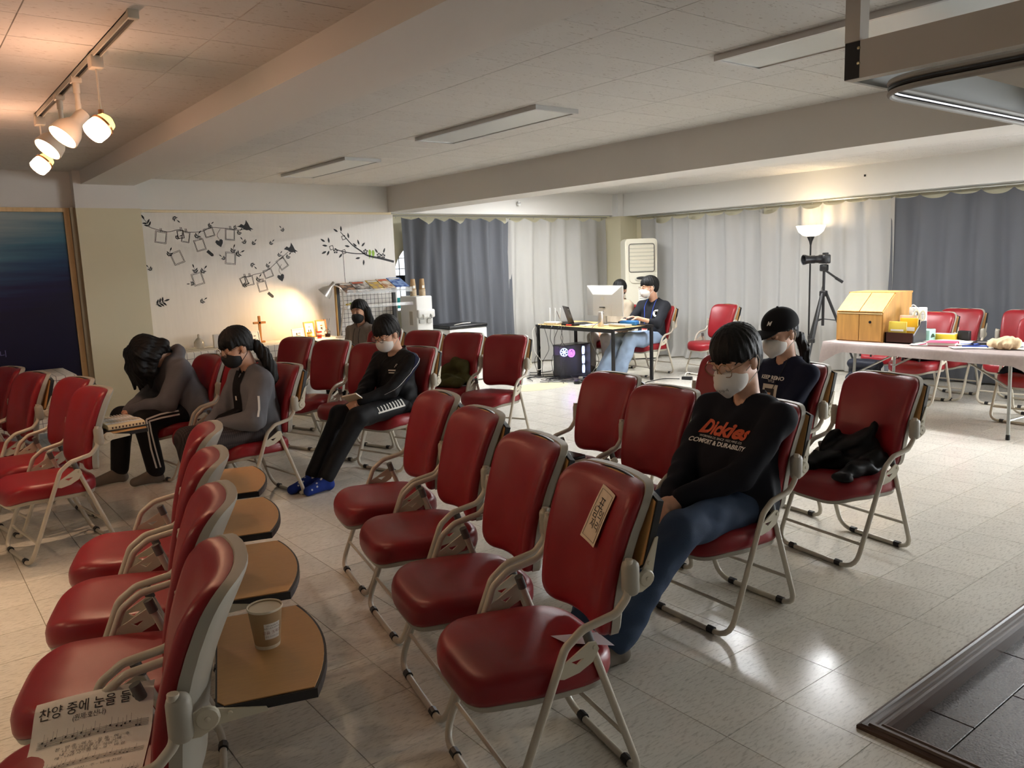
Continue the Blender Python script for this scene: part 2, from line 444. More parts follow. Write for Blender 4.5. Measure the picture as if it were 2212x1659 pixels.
MB().b2(-4.15, -4, -2, 9.9, 0, CEIL).build('wall_left', m_wall, kind='structure', smooth=False)
MB().b2(-4.15, 10.1, -2.15, -2, 0, CEIL).build('wall_front', m_wall, kind='structure', smooth=False)
# framed poster bay
m_bay = mat('bay_reveal', srgb(150, 136, 110), .6)
mb = MB(); mb.b2(1.484, 1.535, 9.06, 9.1, .5, 2.275); mb.b2(-1.4, 1.484, 9.06, 9.1, 2.235, 2.275); mb.b2(-1.4, 1.484, 9.06, 9.1, .5, .565)
mb.build('trim_4', m_wood_trim, kind='structure', smooth=False)
MB().b2(1.535, 1.58, 9.0, 9.1, 0, 2.275).build('trim_5', m_bay, kind='structure', smooth=False)
# ================================================================ folding lecture chairs
m_red = mat('red_vinyl', srgb(138, 27, 35), .36, bump=.05, bscale=220, var=.06, vscale=4, obj_var=.04)
m_tube = mat('beige_enamel', srgb(192, 184, 168), .3, coat=.2)
m_shell = mat('grey_plastic_shell', srgb(168, 163, 150), .45)
m_board = mat('tan_laminate', srgb(206, 156, 98), .4, var=.05, vscale=30, stretch=(1, 12, 12))
m_pad = m_black
m_cap = mat('grey_rubber', srgb(96, 96, 94), .6)
m_steel = mat('zinc_screw', srgb(180, 170, 140), .3, metal=1)
m_bracket = mat('ivory_bracket', srgb(205, 198, 178), .4)

def rrect(w0, w1, z0, z1, r, n=6, arch=0):
    """closed outline, half width w0 at z0 and w1 at z1, rounded corners"""
    cs = [((-w0, z0), (w0, z0)), ((w0, z0), (w1, z1)), ((w1, z1), (-w1, z1)), ((-w1, z1), (-w0, z0))]
    corners = [(-w0, z0), (w0, z0), (w1, z1), (-w1, z1)]
    pts = []
    for i, c in enumerate(corners):
        p = Vector((*corners[i-1], 0)); q = Vector((*c, 0)); nx = Vector((*corners[(i+1) % 4], 0))
        rr = r[i] if isinstance(r, (list, tuple)) else r
        a = q+(p-q).normalized()*rr; b = q+(nx-q).normalized()*rr
        for k in range(n+1):
            u = k/n; e = a*(1-u)**2+q*2*u*(1-u)+b*u*u; pts.append((e.x, e.y))
        # subdivide the straight run to the next corner
        rn = r[(i+1) % 4] if isinstance(r, (list, tuple)) else r
        e2 = nx+(q-nx).normalized()*rn
        for k in range(1, 6):
            u = k/6; e = b*(1-u)+e2*u; pts.append((e.x, e.y))
    if arch: pts = [(a, b+arch*max(0, 1-(a/w0)**2)*max(0, 1-(b-z0)/.06)) for a, b in pts]
    return pts
WT = .252     # half width of the tube frame
def chair_meshes():
    M = {}
    # seat (local x forward, y left, z up; origin on the floor below the rear feet)
    so = []
    for k in range(44):
        t = 2*PI*k/44; c, s_ = math.cos(t), math.sin(t)
        a = .245*math.copysign(abs(c)**(.62 if c > 0 else .6), c); b = .232*math.copysign(abs(s_)**(.52 if c > 0 else .5), s_)
        b *= 1-.06*max(0, -c)
        so.append((.30+a, b))
    sf = lambda a, b, h: (a, b, h+.02*(a-.05)/.45 - .03*max(0, (a-.42)/.11)**2 + .012*math.exp(-((b/.12)**2))*0)
    M['seat'] = MB().pillow(so, [(1, .022, .350), (1, .004, .356), (1, 0, .372), (1, .0, .404), (1, .005, .419), (1, .015, .430), (1, .034, .436), (.72, .03, .438), (.4, .02, .436), (.12, 0, .435)], sf).mesh('seat', m_red, angle=80)
    M['seat_pan'] = MB().pillow(so, [(.6, 0, .318), (1, .05, .322), (1, .012, .333), (1, .006, .352), (1, .012, .358)], sf).mesh('seat_pan', m_shell, angle=50)
    # backrest
    bo = rrect(.196, .226, .455, .925, [.08, .08, .075, .075], arch=.02)
    def bf(a, b, h):
        t = (b-.455)/.47
        lean = .072-.132*t**2
        wing = .05*(abs(a)/.22)**2.2
        return (lean+wing+h, a, b)
    M['backrest'] = MB().pillow(bo, [(.1, 0, -.02), (.6, 0, -.02), (1, .012, -.02), (1, .0, -.014), (1, 0, .004), (1, .006, .018), (1, .02, .030), (1, .042, .034), (.7, .04, .031), (.4, .03, .029), (.1, 0, .028)], lambda a, b, h: bf(a, b, h)).mesh('backrest', m_red, angle=80)
    M['back_shell'] = MB().pillow(bo, [(.1, 0, -.050), (.6, 0, -.052), (1, .03, -.052), (1, .006, -.050), (1, -.004, -.044), (1, -.004, -.016), (1, .006, -.014), (.6, 0, -.016), (.1, 0, -.016)], bf).mesh('back_shell', m_shell, angle=28)
    # tubes
    r = .0125
    side = [(.066, .735), (.072, .622), (.112, .578), (.225, .556), (.283, .512), (.46, .075), (.485, r)]
    L = [(x, WT, z) for x, z in side[:-1]]; Rr = [(x, -WT, z) for x, z in side[:-1]]
    path = [(x, WT, z) for x, z in side[:5]] + [(.485, WT, r), (.485, -WT, r)] + [(x, -WT, z) for x, z in side[:5]][::-1]
    M['front_leg_frame'] = MB().tube(fillet(path, [0, .05, .05, .06, .06, .085, .085, .06, .06, .05, .05, 0], 5), r, 10).mesh('front_leg_frame', m_tube)
    W2 = WT-.028
    path = [(.192, W2, .515), (.01, W2, r), (.01, -W2, r), (.192, -W2, .515)]
    M['rear_leg_frame'] = MB().tube(fillet(path, .085, 5), r, 10).mesh('rear_leg_frame', m_tube)
    M['front_stretcher'] = MB().tube([(.437, WT, .13), (.437, -WT, .13)], .008, 8).mesh('stretcher', m_tube)
    M['rear_stretcher'] = MB().tube([(.065, W2, .165), (.065, -W2, .165)], .008, 8).mesh('stretcher', m_tube)
    # slotted link plate between the two legs (local side y=0)
    pl = [(.168, .482), (.178, .505), (.2, .508), (.27, .468), (.306, .45), (.316, .436), (.308, .421), (.285, .415), (.235, .424), (.19, .446)]
    hole = [(.218, .466), (.236, .478), (.262, .462), (.242, .449)]
    n = len(pl); mbp = MB()
    # plate as two halves around the slot
    c0, c1 = hole, pl
    def bridge(inner, outer, y0, y1):
        k = len(outer); idx = []
        for p in outer:
            idx.append(min(range(len(inner)), key=lambda q: math.atan2(inner[q][1]-.475, inner[q][0]-.171)*0+((inner[q][0]-p[0])**2+(inner[q][1]-p[1])**2)))
        v = [(p[0], y0, p[1]) for p in outer]+[(p[0], y0, p[1]) for p in inner]+[(p[0], y1, p[1]) for p in outer]+[(p[0], y1, p[1]) for p in inner]
        m_ = len(inner); f = []
        for i in range(k):
            j_ = (i+1) % k; a, b = idx[i], idx[j_]
            face = [i, j_, k+b] + ([k+a] if a != b else [])
            f.append(tuple(face)); f.append(tuple(q+k+m_ for q in reversed(face)))
            f.append((i, j_, k+m_+j_, k+m_+i))
        for i in range(m_):
            j_ = (i+1) % m_; f.append((k+i, k+j_, k+m_+k+j_, k+m_+k+i))
        return v, f
    v, f = bridge(hole, pl, -.003, .003); mbp.add(v, f)
    mbp.lathe([(.0, .006), (.006, .006), (.007, .003), (.007, -.004)], (.30, .0, .435), 8, Matrix.Rotation(-PI/2, 3, 'X'))
    mbp.lathe([(.0, .006), (.006, .006), (.007, .003), (.007, -.004)], (.184, .0, .49), 8, Matrix.Rotation(-PI/2, 3, 'X'))
    M['link_plate'] = mbp.mesh('link_plate', m_bracket, smooth=False)
    M['leg_collar'] = MB().tube([(.186, 0, .498), (.2, 0, .54)], [.0155, .0155], 10).mesh('leg_collar', m_cap)
    sl = [(.014, .0)]
    M['arm_sleeve'] = MB().rbox((.048, 0, .675), (.052, .046, .11), .02, 3).mesh('arm_sleeve', m_shell)
    M['foot_pad'] = MB().tube([(0, -.016, 0), (0, .016, 0)], .0165, 8).mesh('foot_pad', m_pad)
    # tablet hinge
    hb = MB().prism([(.04, .675), (.04, .625), (.02, .625), (-.01, .640), (-.022, .66), (-.012, .682), (.012, .69)], -.003, .003, lambda a, b, h: (a, h, b))
    hb.lathe([(0, .008), (.022, .008), (.026, .004), (.026, -.004)], (.004, 0, .664), 14, Matrix.Rotation(-PI/2, 3, 'X'))
    hb.lathe([(0, .011), (.006, .010), (.007, .006)], (.004, 0, .664), 8, Matrix.Rotation(-PI/2, 3, 'X'))
    M['tablet_hinge'] = hb.mesh('tablet_hinge', m_bracket)
    # tablet board in its own frame: hinge line at origin, board extends along -x, writing side +z
    bw = .236
    bd = [(-.02, -bw), (-.02, bw)]
    far = []
    for k in range(13):
        y = bw-2*bw*k/12; far.append((-.225-.045*(1-(y/bw)**2), y))
    outl = [(-.02, -bw), (-.02, bw)][::1]+far
    outl = [(-.035, -bw)] + [(-.02, -bw+.02), (-.02, bw-.02), (-.035, bw)] + far
    outl = outl[::-1]
    M['board'] = MB().prism([(a*1.0, b*.985) for a, b in outl], .0005, .0125).mesh('writing_tablet', m_board, smooth=False)
    ed = MB(); ed.prism([(a-(.006 if a < -.1 else -.004), b*1.012) for a, b in outl], -.012, .010)
    M['board_edge'] = ed.mesh('tablet_edge', m_black, smooth=False)
    ar = MB().prism([(.006, -.014), (.018, .006), (-.012, .022), (-.12, .002), (-.125, -.008), (-.02, -.016)], -.003, .003, lambda a, b, h: (a, h, b-.008))
    ar.lathe([(0, .008), (.005, .008), (.006, .003)], (-.045, 0, -.002), 8, Matrix.Rotation(-PI/2, 3, 'X'))
    M['board_arm'] = ar.mesh('tablet_arm', m_bracket, smooth=False)
    return M
CM = chair_meshes()
GROUP_CHAIR = 'red folding lecture chairs'
def make_chair(x, y, face, label, tablet='up', loc_is_back=True):
    """x, y = centre of the top edge of the backrest seen from above; face = heading in degrees"""
    a = math.radians(face)
    if loc_is_back: x, y = x+math.cos(a)*.02, y+math.sin(a)*.02
    c = empty('folding_chair', (x, y, 0), a, label, 'chair', GROUP_CHAIR)
    for n in ('seat', 'seat_pan', 'backrest', 'back_shell', 'front_leg_frame', 'rear_leg_frame'): obj(n, CM[n], c)
    obj('stretcher', CM['front_stretcher'], c); obj('stretcher', CM['rear_stretcher'], c)
    for s in (1, -1):
        o = obj('link_plate', CM['link_plate'], c); o.location = (0, s*(WT-.008), 0); o.scale = (1, s, 1)
        o = obj('leg_collar', CM['leg_collar'], c); o.location = (0, s*(WT-.028), 0)
        o = obj('arm_sleeve', CM['arm_sleeve'], c); o.location = (.01, s*(WT-.006), 0)
        o = obj('tablet_hinge', CM['tablet_hinge'], c); o.location = (0, s*(WT-.004), 0); o.scale = (1, s, 1)
        for xx, w in ((.485, .15), (.01, .14)):
            o = obj('foot_pad', CM['foot_pad'], c); o.location = (xx, s*w, .0165)
    t = bpy.data.objects.new('writing_tablet', CM['board']); link(t, c)
    t.location = (.004, 0, .664); t.rotation_euler = (0, math.radians(75 if tablet == 'up' else 0), 0)
    obj('tablet_edge', CM['board_edge'], t)
    for s in (1, -1):
        o = obj('tablet_arm', CM['board_arm'], t); o.location = (0, s*(WT-.012), 0); o.scale = (1, s, 1)
    return c
CH = {}
def chairs(spec):
    for key, x, y, f, label, tab in spec: CH[key] = make_chair(x, y, f, label, tab)
chairs([
    ('A1', .53, 1.88, 162, 'nearest red chair at bottom left, song sheet lying on its seat', 'down'),
    ('A2', .698, 2.435, 162, 'red chair with lowered tan tablet, second from the song sheet', 'down'),
    ('A3', .86, 2.99, 162, 'red chair with lowered tan tablet, third from the song sheet', 'down'),
    ('A4', 1.02, 3.54, 162, 'red chair with lowered tan tablet, farthest of its row of four', 'down'),
    ('B1', .922, 5.340, 188, 'red chair at left whose lowered tablet carries the open thick book', 'down'),
    ('B2', .930, 5.950, 191, 'red chair standing just behind the one holding the open book', 'up'),
    ('B3', .761, 6.577, 193, 'red chair at left edge in front of the grid cloth table', 'up'),
    ('B4', .668, 7.160, 195, 'red chair cut off by the left edge below the blue poster', 'up'),
    ('C1', 1.744, 1.771, 167, 'large red chair in front with a handwritten note on its backrest', 'up'),
    ('C2', 1.889, 2.315, 167, 'empty red chair right beside the one with the handwritten note', 'up'),
    ('C3', 2.076, 2.938, 168, 'empty red chair third from front in the centre row of four', 'up'),
    ('C4', 2.212, 3.487, 168, 'empty red chair at the far end of the centre row of four', 'up'),
    ('D1', 3.120, 2.147, 176, 'red chair under the man in the orange-lettered black sweatshirt', 'up'),
    ('D2', 3.118, 2.722, 176, 'empty red chair right next to the man with the orange lettering', 'up'),
    ('D3', 3.297, 3.284, 176, 'empty red chair two places from the man with the orange lettering', 'up'),
    ('E1', 4.207, 2.132, 170, 'red chair at right with a black jacket bundled on its seat', 'up'),
    ('E2', 4.344, 2.732, 172, 'red chair under the person in the black cap', 'up'),
    ('E3', 4.42, 3.30, 172, 'red chair mostly hidden behind the round-glasses man, beside the cap wearer', 'up'),
    ('F1', 3.395, 5.656, 197, 'red chair under the boy in the black tracksuit', 'up'),
    ('F2', 3.32, 6.26, 198, 'empty red chair directly beside the boy in the black tracksuit', 'up'),
    ('F3', 3.236, 6.871, 198, 'empty red chair two places from the boy in the tracksuit', 'up'),
    ('F4', 3.170, 7.527, 198, 'empty red chair behind the ponytail girl, nearest the side table', 'up'),
    ('G1', 4.485, 5.830, 201, 'empty red chair at the aisle end of the back row', 'up'),
    ('G2', 4.386, 6.380, 200, 'red chair with an olive green coat on its seat', 'up'),
    ('G3', 4.310, 6.990, 200, 'empty red chair in the back row in front of the water dispenser', 'up'),
    ('G4', 4.210, 7.610, 200, 'red chair in the back row mostly hidden by the boy', 'up'),
    ('G5', 4.42, 8.30, 200, 'red chair under the girl in the grey hooded top', 'up'),
    ('H1', 2.182, 5.480, 188, 'red chair under the ponytail girl in the grey jacket', 'up'),
    ('H2', 2.11, 6.06, 188, 'red chair between the two girls in grey', 'up'),
    ('H3', 2.04, 6.645, 188, 'red chair under the girl bent forward with hair over face', 'up'),
    ('O1', 8.40, 7.39, 180, 'red chair under the man with the white letter C', 'up'),
    ('O2', 8.45, 8.15, 185, 'red chair under the person in the beige jacket behind the desk', 'up'),
    ('W1', 8.95, 6.75, 172, 'empty red chair standing alone against the pale curtain', 'up'),
    ('T0', 9.10, 4.42, 178, 'red chair behind the wooden box on the long table', 'up'),
    ('T1', 8.60, 3.85, 178, 'red chair behind the long table carrying a black backpack', 'up'),
    ('T2', 9.15, 3.80, 178, 'red chair against the grey curtain behind the backpack chair', 'up'),
    ('T3', 9.15, 3.17, 180, 'red chair near right edge close to the grey curtain', 'up'),
    ('T4', 8.35, 2.73, 180, 'red chair at right edge behind the table with dark clothes on it', 'up'),
])
# ================================================================ smooth-blended solids for people, cloth and bags
A3 = lambda *a: np.array(a, dtype=np.float64)
def rotm(yaw=0, pitch=0, roll=0):
    cy, sy, cp, sp, cr, sr = (math.cos(yaw), math.sin(yaw), math.cos(pitch), math.sin(pitch), math.cos(roll), math.sin(roll))
    Rz = np.array([[cy, -sy, 0], [sy, cy, 0], [0, 0, 1]]); Ry = np.array([[cp, 0, sp], [0, 1, 0], [-sp, 0, cp]]); Rx = np.array([[1, 0, 0], [0, cr, -sr], [0, sr, cr]])
    return Rz @ Ry @ Rx
class Sdf:
    def __init__(s): s.ops = []; s.post = []
    def rc(s, a, b, r1, r2=None, k=.02, S=None):
        a, b = np.asarray(a, float), np.asarray(b, float); r2 = r1 if r2 is None else r2
        g = 1.0 if S is None else max(1/np.linalg.svd(S)[1].min(), 1)
        lo = np.minimum(a, b)-max(r1, r2)*g; hi = np.maximum(a, b)+max(r1, r2)*g
        def f(P):
            q = P-a; w = b-a
            if S is not None: q = q @ S.T; w = S @ w
            t = np.clip((q @ w)/max(w @ w, 1e-12), 0, 1)
            return np.linalg.norm(q-t[..., None]*w, axis=-1)-(r1+(r2-r1)*t)
        s.ops.append(('+', f, lo, hi, k)); return s
    def chain(s, pts, rs, k=.02):
        rs = rs if isinstance(rs, (list, tuple)) else [rs]*len(pts)
        for i in range(len(pts)-1): s.rc(pts[i], pts[i+1], rs[i], rs[i+1], k)
        return s
    def ell(s, c, r, R=None, k=.02, op='+'):
        c, r = np.asarray(c, float), np.asarray(r, float); m = r.max(); R = np.eye(3) if R is None else R
        def f(P):
            q = (P-c) @ R; k0 = np.linalg.norm(q/r, axis=-1); k1 = np.linalg.norm(q/(r*r), axis=-1)
            return k0*(k0-1)/np.maximum(k1, 1e-6)
        s.ops.append((op, f, c-m, c+m, k)); return s
    def sub(s, f, lo, hi, k=.01): s.ops.append(('-', f, np.asarray(lo, float), np.asarray(hi, float), k)); return s
    def cut(s, f): s.ops.append(('&', f, None, None, 0)); return s
    def disp(s, f): s.ops.append(('~', f, None, None, 0)); return s
    @staticmethod
    def mix(a, b, k): 
        h = np.clip(.5+.5*(b-a)/k, 0, 1); return b*(1-h)+a*h-k*h*(1-h)
    def step(s, d, P, o):
        op, f, lo, hi, k = o
        if op == '+': return s.mix(d, f(P), k)
        if op == '-': return -s.mix(-d, f(P), k)
        if op == '&': return np.maximum(d, f(P))
        return d+f(P)
    def eval(s, P):
        d = np.full(P.shape[:-1], 1.0)
        for o in s.ops: d = s.step(d, P, o)
        return d
    def mesh(s, name, mats, res=.008, mapf=None, smooth=2):
        lo = np.min([o[2] for o in s.ops if o[0] == '+'], axis=0)-.03; hi = np.max([o[3] for o in s.ops if o[0] == '+'], axis=0)+.03
        n = np.ceil((hi-lo)/res).astype(int)+1
        ax = [lo[i]+res*np.arange(n[i]) for i in range(3)]
        D = np.full(n, 1.0)
        for o in s.ops:
            if o[2] is None:
                m = D < .06
                if m.any():
                    I = np.argwhere(m); P = lo+res*I; D[m] = s.step(D[m], P, o)
                continue
            mg = o[4]+res*3+.012
            i0 = np.clip(np.floor((o[2]-mg-lo)/res).astype(int), 0, n); i1 = np.clip(np.ceil((o[3]+mg-lo)/res).astype(int)+1, 0, n)
            if (i1 <= i0).any(): continue
            sl = tuple(slice(i0[i], i1[i]) for i in range(3))
            P = np.stack(np.meshgrid(ax[0][sl[0]], ax[1][sl[1]], ax[2][sl[2]], indexing='ij'), -1)
            D[sl] = s.step(D[sl], P, o)
        V, Q = surface_nets(D, lo, res)
        for _ in range(smooth): V = relax(V, Q)
        me = bpy.data.meshes.new(name)
        me.vertices.add(len(V)); me.vertices.foreach_set('co', V.astype(np.float32).ravel())
        me.loops.add(len(Q)*4); me.loops.foreach_set('vertex_index', Q.astype(np.int32).ravel())
        me.polygons.add(len(Q)); me.polygons.foreach_set('loop_start', np.arange(0, len(Q)*4, 4, dtype=np.int32))
        me.update(calc_edges=True); me.validate()
        me.polygons.foreach_set('use_smooth', np.ones(len(me.polygons), dtype=bool))
        for m in (mats if isinstance(mats, (list, tuple)) else [mats]): me.materials.append(m)
        return me
    def project(s, pts, direction, lift=.003, far=.25):
        """drop points onto the surface along direction"""
        P = np.asarray(pts, float); d = np.asarray(direction, float); d = d/np.linalg.norm(d) if d.ndim == 1 else d/np.linalg.norm(d, axis=-1, keepdims=True)
        P = P-d*far
        for _ in range(60):
            P = P+d*(np.maximum(s.eval(P)-lift, -.01)*.8)[:, None]
        return P
def relax(V, Q):
    n = len(V); i = np.concatenate([Q[:, a] for a in (0, 1, 2, 3, 1, 2, 3, 0)]); j = np.concatenate([Q[:, a] for a in (1, 2, 3, 0, 0, 1, 2, 3)])
    cnt = np.bincount(i, minlength=n); acc = np.stack([np.bincount(i, V[j, a], n) for a in range(3)], 1)
    return V*.5+.5*acc/np.maximum(cnt, 1)[:, None]
def surface_nets(D, lo, res):
    S_ = D < 0
    c = [S_[i:D.shape[0]-1+i, j:D.shape[1]-1+j, k:D.shape[2]-1+k] for i in (0, 1) for j in (0, 1) for k in (0, 1)]
    tot = np.zeros(c[0].shape, np.int8)
    for x in c: tot += x
    act = (tot > 0) & (tot < 8)
    I = np.argwhere(act); idx = np.full(act.shape, -1, np.int64); idx[act] = np.arange(len(I))
    corner = np.array([(i, j, k) for i in (0, 1) for j in (0, 1) for k in (0, 1)])
    vals = np.stack([D[I[:, 0]+a, I[:, 1]+b, I[:, 2]+e] for a, b, e in corner], 1)
    acc = np.zeros((len(I), 3)); cnt = np.zeros(len(I))
    for a in range(8):
        for b in range(a+1, 8):
            if np.abs(corner[a]-corner[b]).sum() != 1: continue
            va, vb = vals[:, a], vals[:, b]; m = (va < 0) != (vb < 0)
            t = np.where(m, va/np.where(m, va-vb, 1), 0)
            p = corner[a]+t[:, None]*(corner[b]-corner[a]); acc += p*m[:, None]; cnt += m
    V = lo+res*(I+acc/np.maximum(cnt, 1)[:, None])
    quads = []
    for axis in range(3):
        sa = [slice(None)]*3; sb = [slice(None)]*3; sa[axis] = slice(0, -1); sb[axis] = slice(1, None)
        A_, B_ = S_[tuple(sa)], S_[tuple(sb)]; ch = np.argwhere(A_ != B_)
        u, v = [(1, 2), (2, 0), (0, 1)][axis]
        ok = (ch[:, u] > 0) & (ch[:, v] > 0) & (ch[:, u] < D.shape[u]-1) & (ch[:, v] < D.shape[v]-1); ch = ch[ok]
        flip = A_[tuple(ch.T)]
        def cell(du, dv):
            q = ch.copy(); q[:, u] -= du; q[:, v] -= dv; return idx[tuple(q.T)]
        q = np.stack([cell(1, 1), cell(0, 1), cell(0, 0), cell(1, 0)], 1)
        q[~flip] = q[~flip][:, ::-1]
        quads.append(q[(q >= 0).all(1)])
    return V, np.concatenate(quads)
def folds(amp=.004, f=38, seed=0):
    rs = np.random.RandomState(seed); K = rs.normal(size=(5, 3))*f; K[:, 2] *= .6; ph = rs.uniform(0, 6.28, 5)
    def g_(P):
        w = P + .03*np.sin(P[..., [1, 2, 0]]*9+seed)
        return amp*sum(np.sin(w @ K[i]+ph[i]) for i in range(5))/2.2
    return g_

# ================================================================ people
SKIN = srgb(214, 166, 138)
m_skin = mat('skin', SKIN, .5, var=.03, vscale=30)
m_hair = mat('black_hair', (.005, .0046, .0044), .5, spec=.3, bump=.5, bscale=70, stretch=(6, 6, .5))
m_maskw = mat('white_mask', srgb(226, 220, 214), .75)
m_maskb = mat('black_mask', (.008, .008, .009), .7)
m_lash = mat('dark_lash', (.02, .012, .01), .6)
def fabric(name, col, rough=.85, var=.06): return mat(name, col, rough, var=var, vscale=14, spec=.25)

def ik(a, c, l1, l2, hint):
    a, c = np.asarray(a, float), np.asarray(c, float); d = c-a; L = min(np.linalg.norm(d), (l1+l2)*.999); u = d/np.linalg.norm(d)
    x = (l1*l1-l2*l2+L*L)/(2*L); h = math.sqrt(max(l1*l1-x*x, 0)); hv = np.asarray(hint, float); hv = hv-u*(hv @ u); hv /= np.linalg.norm(hv)
    return a+u*x+hv*h, a+u*L
def hand_prims(S, w, d, nrm, side, curl=.5, k=.006, spread=.10, sc=1.0, thumb=.7):
    """w wrist, d direction of the palm, nrm the palm's facing, side +1 left / -1 right"""
    d = np.asarray(d, float); d /= np.linalg.norm(d); nrm = np.asarray(nrm, float); nrm = nrm-d*(nrm @ d); nrm /= np.linalg.norm(nrm)
    lat = np.cross(d, nrm)*side       # towards the thumb
    pal = .082*sc
    S.rc(w-d*.02, w+d*.02, .021*sc, .022*sc, k=.012)
    for i, (o, L) in enumerate(((.028, .072), (.010, .080), (-.009, .074), (-.027, .060))):
        base = w+d*.012+lat*o*.5*sc; kn = w+d*pal*(1-.05*abs(i-1))+lat*o*sc
        S.rc(base, kn, .0125*sc, .0105*sc, k=.012)
        p = kn; a = math.atan2(o, .3)*spread*4; dir_ = d*math.cos(a)+lat*math.sin(a)
        seg = L*sc; ang = 0
        for j_, fr in enumerate((.45, .32, .23)):
            ang += curl*(1.0, 1.15, .8)[j_]
            v = dir_*math.cos(ang)+nrm*math.sin(ang); q = p+v*seg*fr
            S.rc(p, q, (.0095-.0009*j_)*sc, (.0088-.001*j_)*sc, k=k if j_ else .008); p = q
    b = w+d*.02+lat*.018*sc
    v1 = d*.72+lat*.6+nrm*.35; v1 /= np.linalg.norm(v1)
    p1 = b+v1*.04*sc; v2 = d*.9+lat*.15+nrm*thumb; v2 /= np.linalg.norm(v2); p2 = p1+v2*.032*sc; p3 = p2+(v2*.8+d*.2)*.024*sc
    S.rc(b, p1, .0145*sc, .0115*sc, k=.012); S.rc(p1, p2, .0112*sc, .0100*sc, k=.006); S.rc(p2, p3, .0098*sc, .008*sc, k=.005)
def person(chair, label, P):
    """everything in the frame of the chair sat on: x forward, y left, z up"""
    hs = P.get('hs', 1.0); seed = P.get('seed', 1)
    N = A3(P['neck'][0], P.get('ny', 0), P['neck'][1])
    pel = A3(P.get('pel', .17), P.get('py', 0), P.get('pz', .515))
    H = A3(P['head'][0], P.get('hy', 0), P['head'][1])
    RH = rotm(*[math.radians(a) for a in P.get('hrot', (0, 10, 0))])
    hd = lambda x, y, z: H+RH @ (A3(x, y, z)*hs)
    sw = P.get('sw', .175); up = (N-pel)/np.linalg.norm(N-pel)
    tw = math.radians(P.get('twist', 0)); lat = A3(-math.sin(tw), math.cos(tw), 0)
    fwd = np.cross(lat, up); fat = P.get('fat', 1.0)
    sh = {1: N-up*.088+lat*sw*.96+fwd*.012, -1: N-up*.088-lat*sw*.96+fwd*.012}
    hand = {1: A3(*P['handL']), -1: A3(*P['handR'])}
    el = {}; wr = {}
    for s_ in (1, -1):
        la = P.get('la', 1.0); el[s_], wr[s_] = ik(sh[s_], hand[s_], .275*la, .25*la, P.get('elbow', {}).get(s_, (-.35, s_*.55, -.75)))
    hip = {s_: pel+A3(.0, s_*.088, -.015) for s_ in (1, -1)}
    knee = {1: A3(*P['kneeL']), -1: A3(*P['kneeR'])}; ank = {1: A3(*P['ankL']), -1: A3(*P['ankR'])}
    toe = {}
    for s_, n_ in ((1, 'toeL'), (-1, 'toeR')):
        t = A3(*P[n_]) if n_ in P else ank[s_]+A3(.15, .0, 0)
        t[2] = .035; toe[s_] = t
    body = Sdf()
    # trunk
    T = np.stack([fwd, lat/1.42, up])
    body.rc(pel+up*.02, N-up*.16, .098*fat, .098, k=.05, S=T); body.rc(pel, pel+up*.05, .105*fat, k=.05, S=T)
    for s_ in (1, -1):
        body.rc(N-up*.06+lat*s_*.03, sh[s_], .048, .046, k=.05); body.rc(sh[s_], el[s_], .046, .038, k=.03); body.rc(el[s_], wr[s_], .038, .025, k=.02)
        body.rc(hip[s_], knee[s_], .078, .053, k=.05); body.rc(knee[s_], ank[s_]+A3(0, 0, .03), .050, .034, k=.03)
        heel = ank[s_]+A3(-.02, 0, -.01); heel[2] = max(.035, ank[s_][2]-.045)
        body.rc(ank[s_]+A3(0, 0, .02), heel, .033, .032, k=.02); body.rc(ank[s_]+A3(.01, 0, -.0), toe[s_], .036, .024, k=.025); body.rc(heel, toe[s_], .03, .024, k=.02)
        dd = P.get('hdir', {}).get(s_); dd = wr[s_]-el[s_] if dd is None else A3(*dd)
        nn = P.get('hnrm', {}).get(s_, (.1, -s_*.6, -.6))
        hand_prims(body, wr[s_], dd, A3(*nn), s_, P.get('curl', {}).get(s_, .6), sc=P.get('hsc', 1.0))
    # neck and head
    body.rc(N-up*.03, hd(-.025, 0, -.07), .056, .052*hs, k=.04)
    e = lambda c, r, k=.02: body.ell(hd(*c), np.array(r)*hs, RH, k)
    e((-.012, 0, .04), (.097, .077, .088)); e((.028, 0, -.035), (.064, .060, .078), .03); e((.06, 0, -.098), (.026, .026, .022), .03)
    for s_ in (1, -1):
        e((.05, s_*.038, -.028), (.03, .022, .026), .02)
        e((.072, s_*.032, .026), (.02, .03, .010), .02)
        e((-.008, s_*.078, -.008), (.02, .010, .033), .006); e((.002, s_*.076, -.03), (.012, .007, .012), .006)
        body.ell(hd(.106, s_*.033, .008), np.array((.014, .018, .011))*hs, RH, .012, '-')
        e((.083, s_*.033, .003), (.0125, .016, .010), .008)
    body.rc(hd(.09, 0, .015), hd(.106, 0, -.024), .009*hs, .0125*hs, k=.012)
    for s_ in (1, -1): body.ell(hd(.100, s_*.012, -.027), A3(.009, .008, .007)*hs, RH, .006)
    body.rc(hd(.09, -.018, -.058), hd(.09, .018, -.058), .0075*hs, k=.008); body.rc(hd(.087, -.014, -.068), hd(.087, .014, -.068), .008*hs, k=.006)
    me = body.mesh('person', m_skin, P.get('res', .0078), smooth=1)
    root = bpy.data.objects.new('person', me); COL.objects.link(root)
    tag(root, label, 'person'); root.matrix_world = chair.matrix_world if chair.matrix_world != Matrix() else Matrix.Translation(chair.location) @ chair.rotation_euler.to_matrix().to_4x4()
    root.location = chair.location; root.rotation_euler = chair.rotation_euler
    def part(S, name, m, res=.008, smooth=2, **kw):
        return obj(name, S.mesh(name, m, res, smooth=smooth), root, **kw)
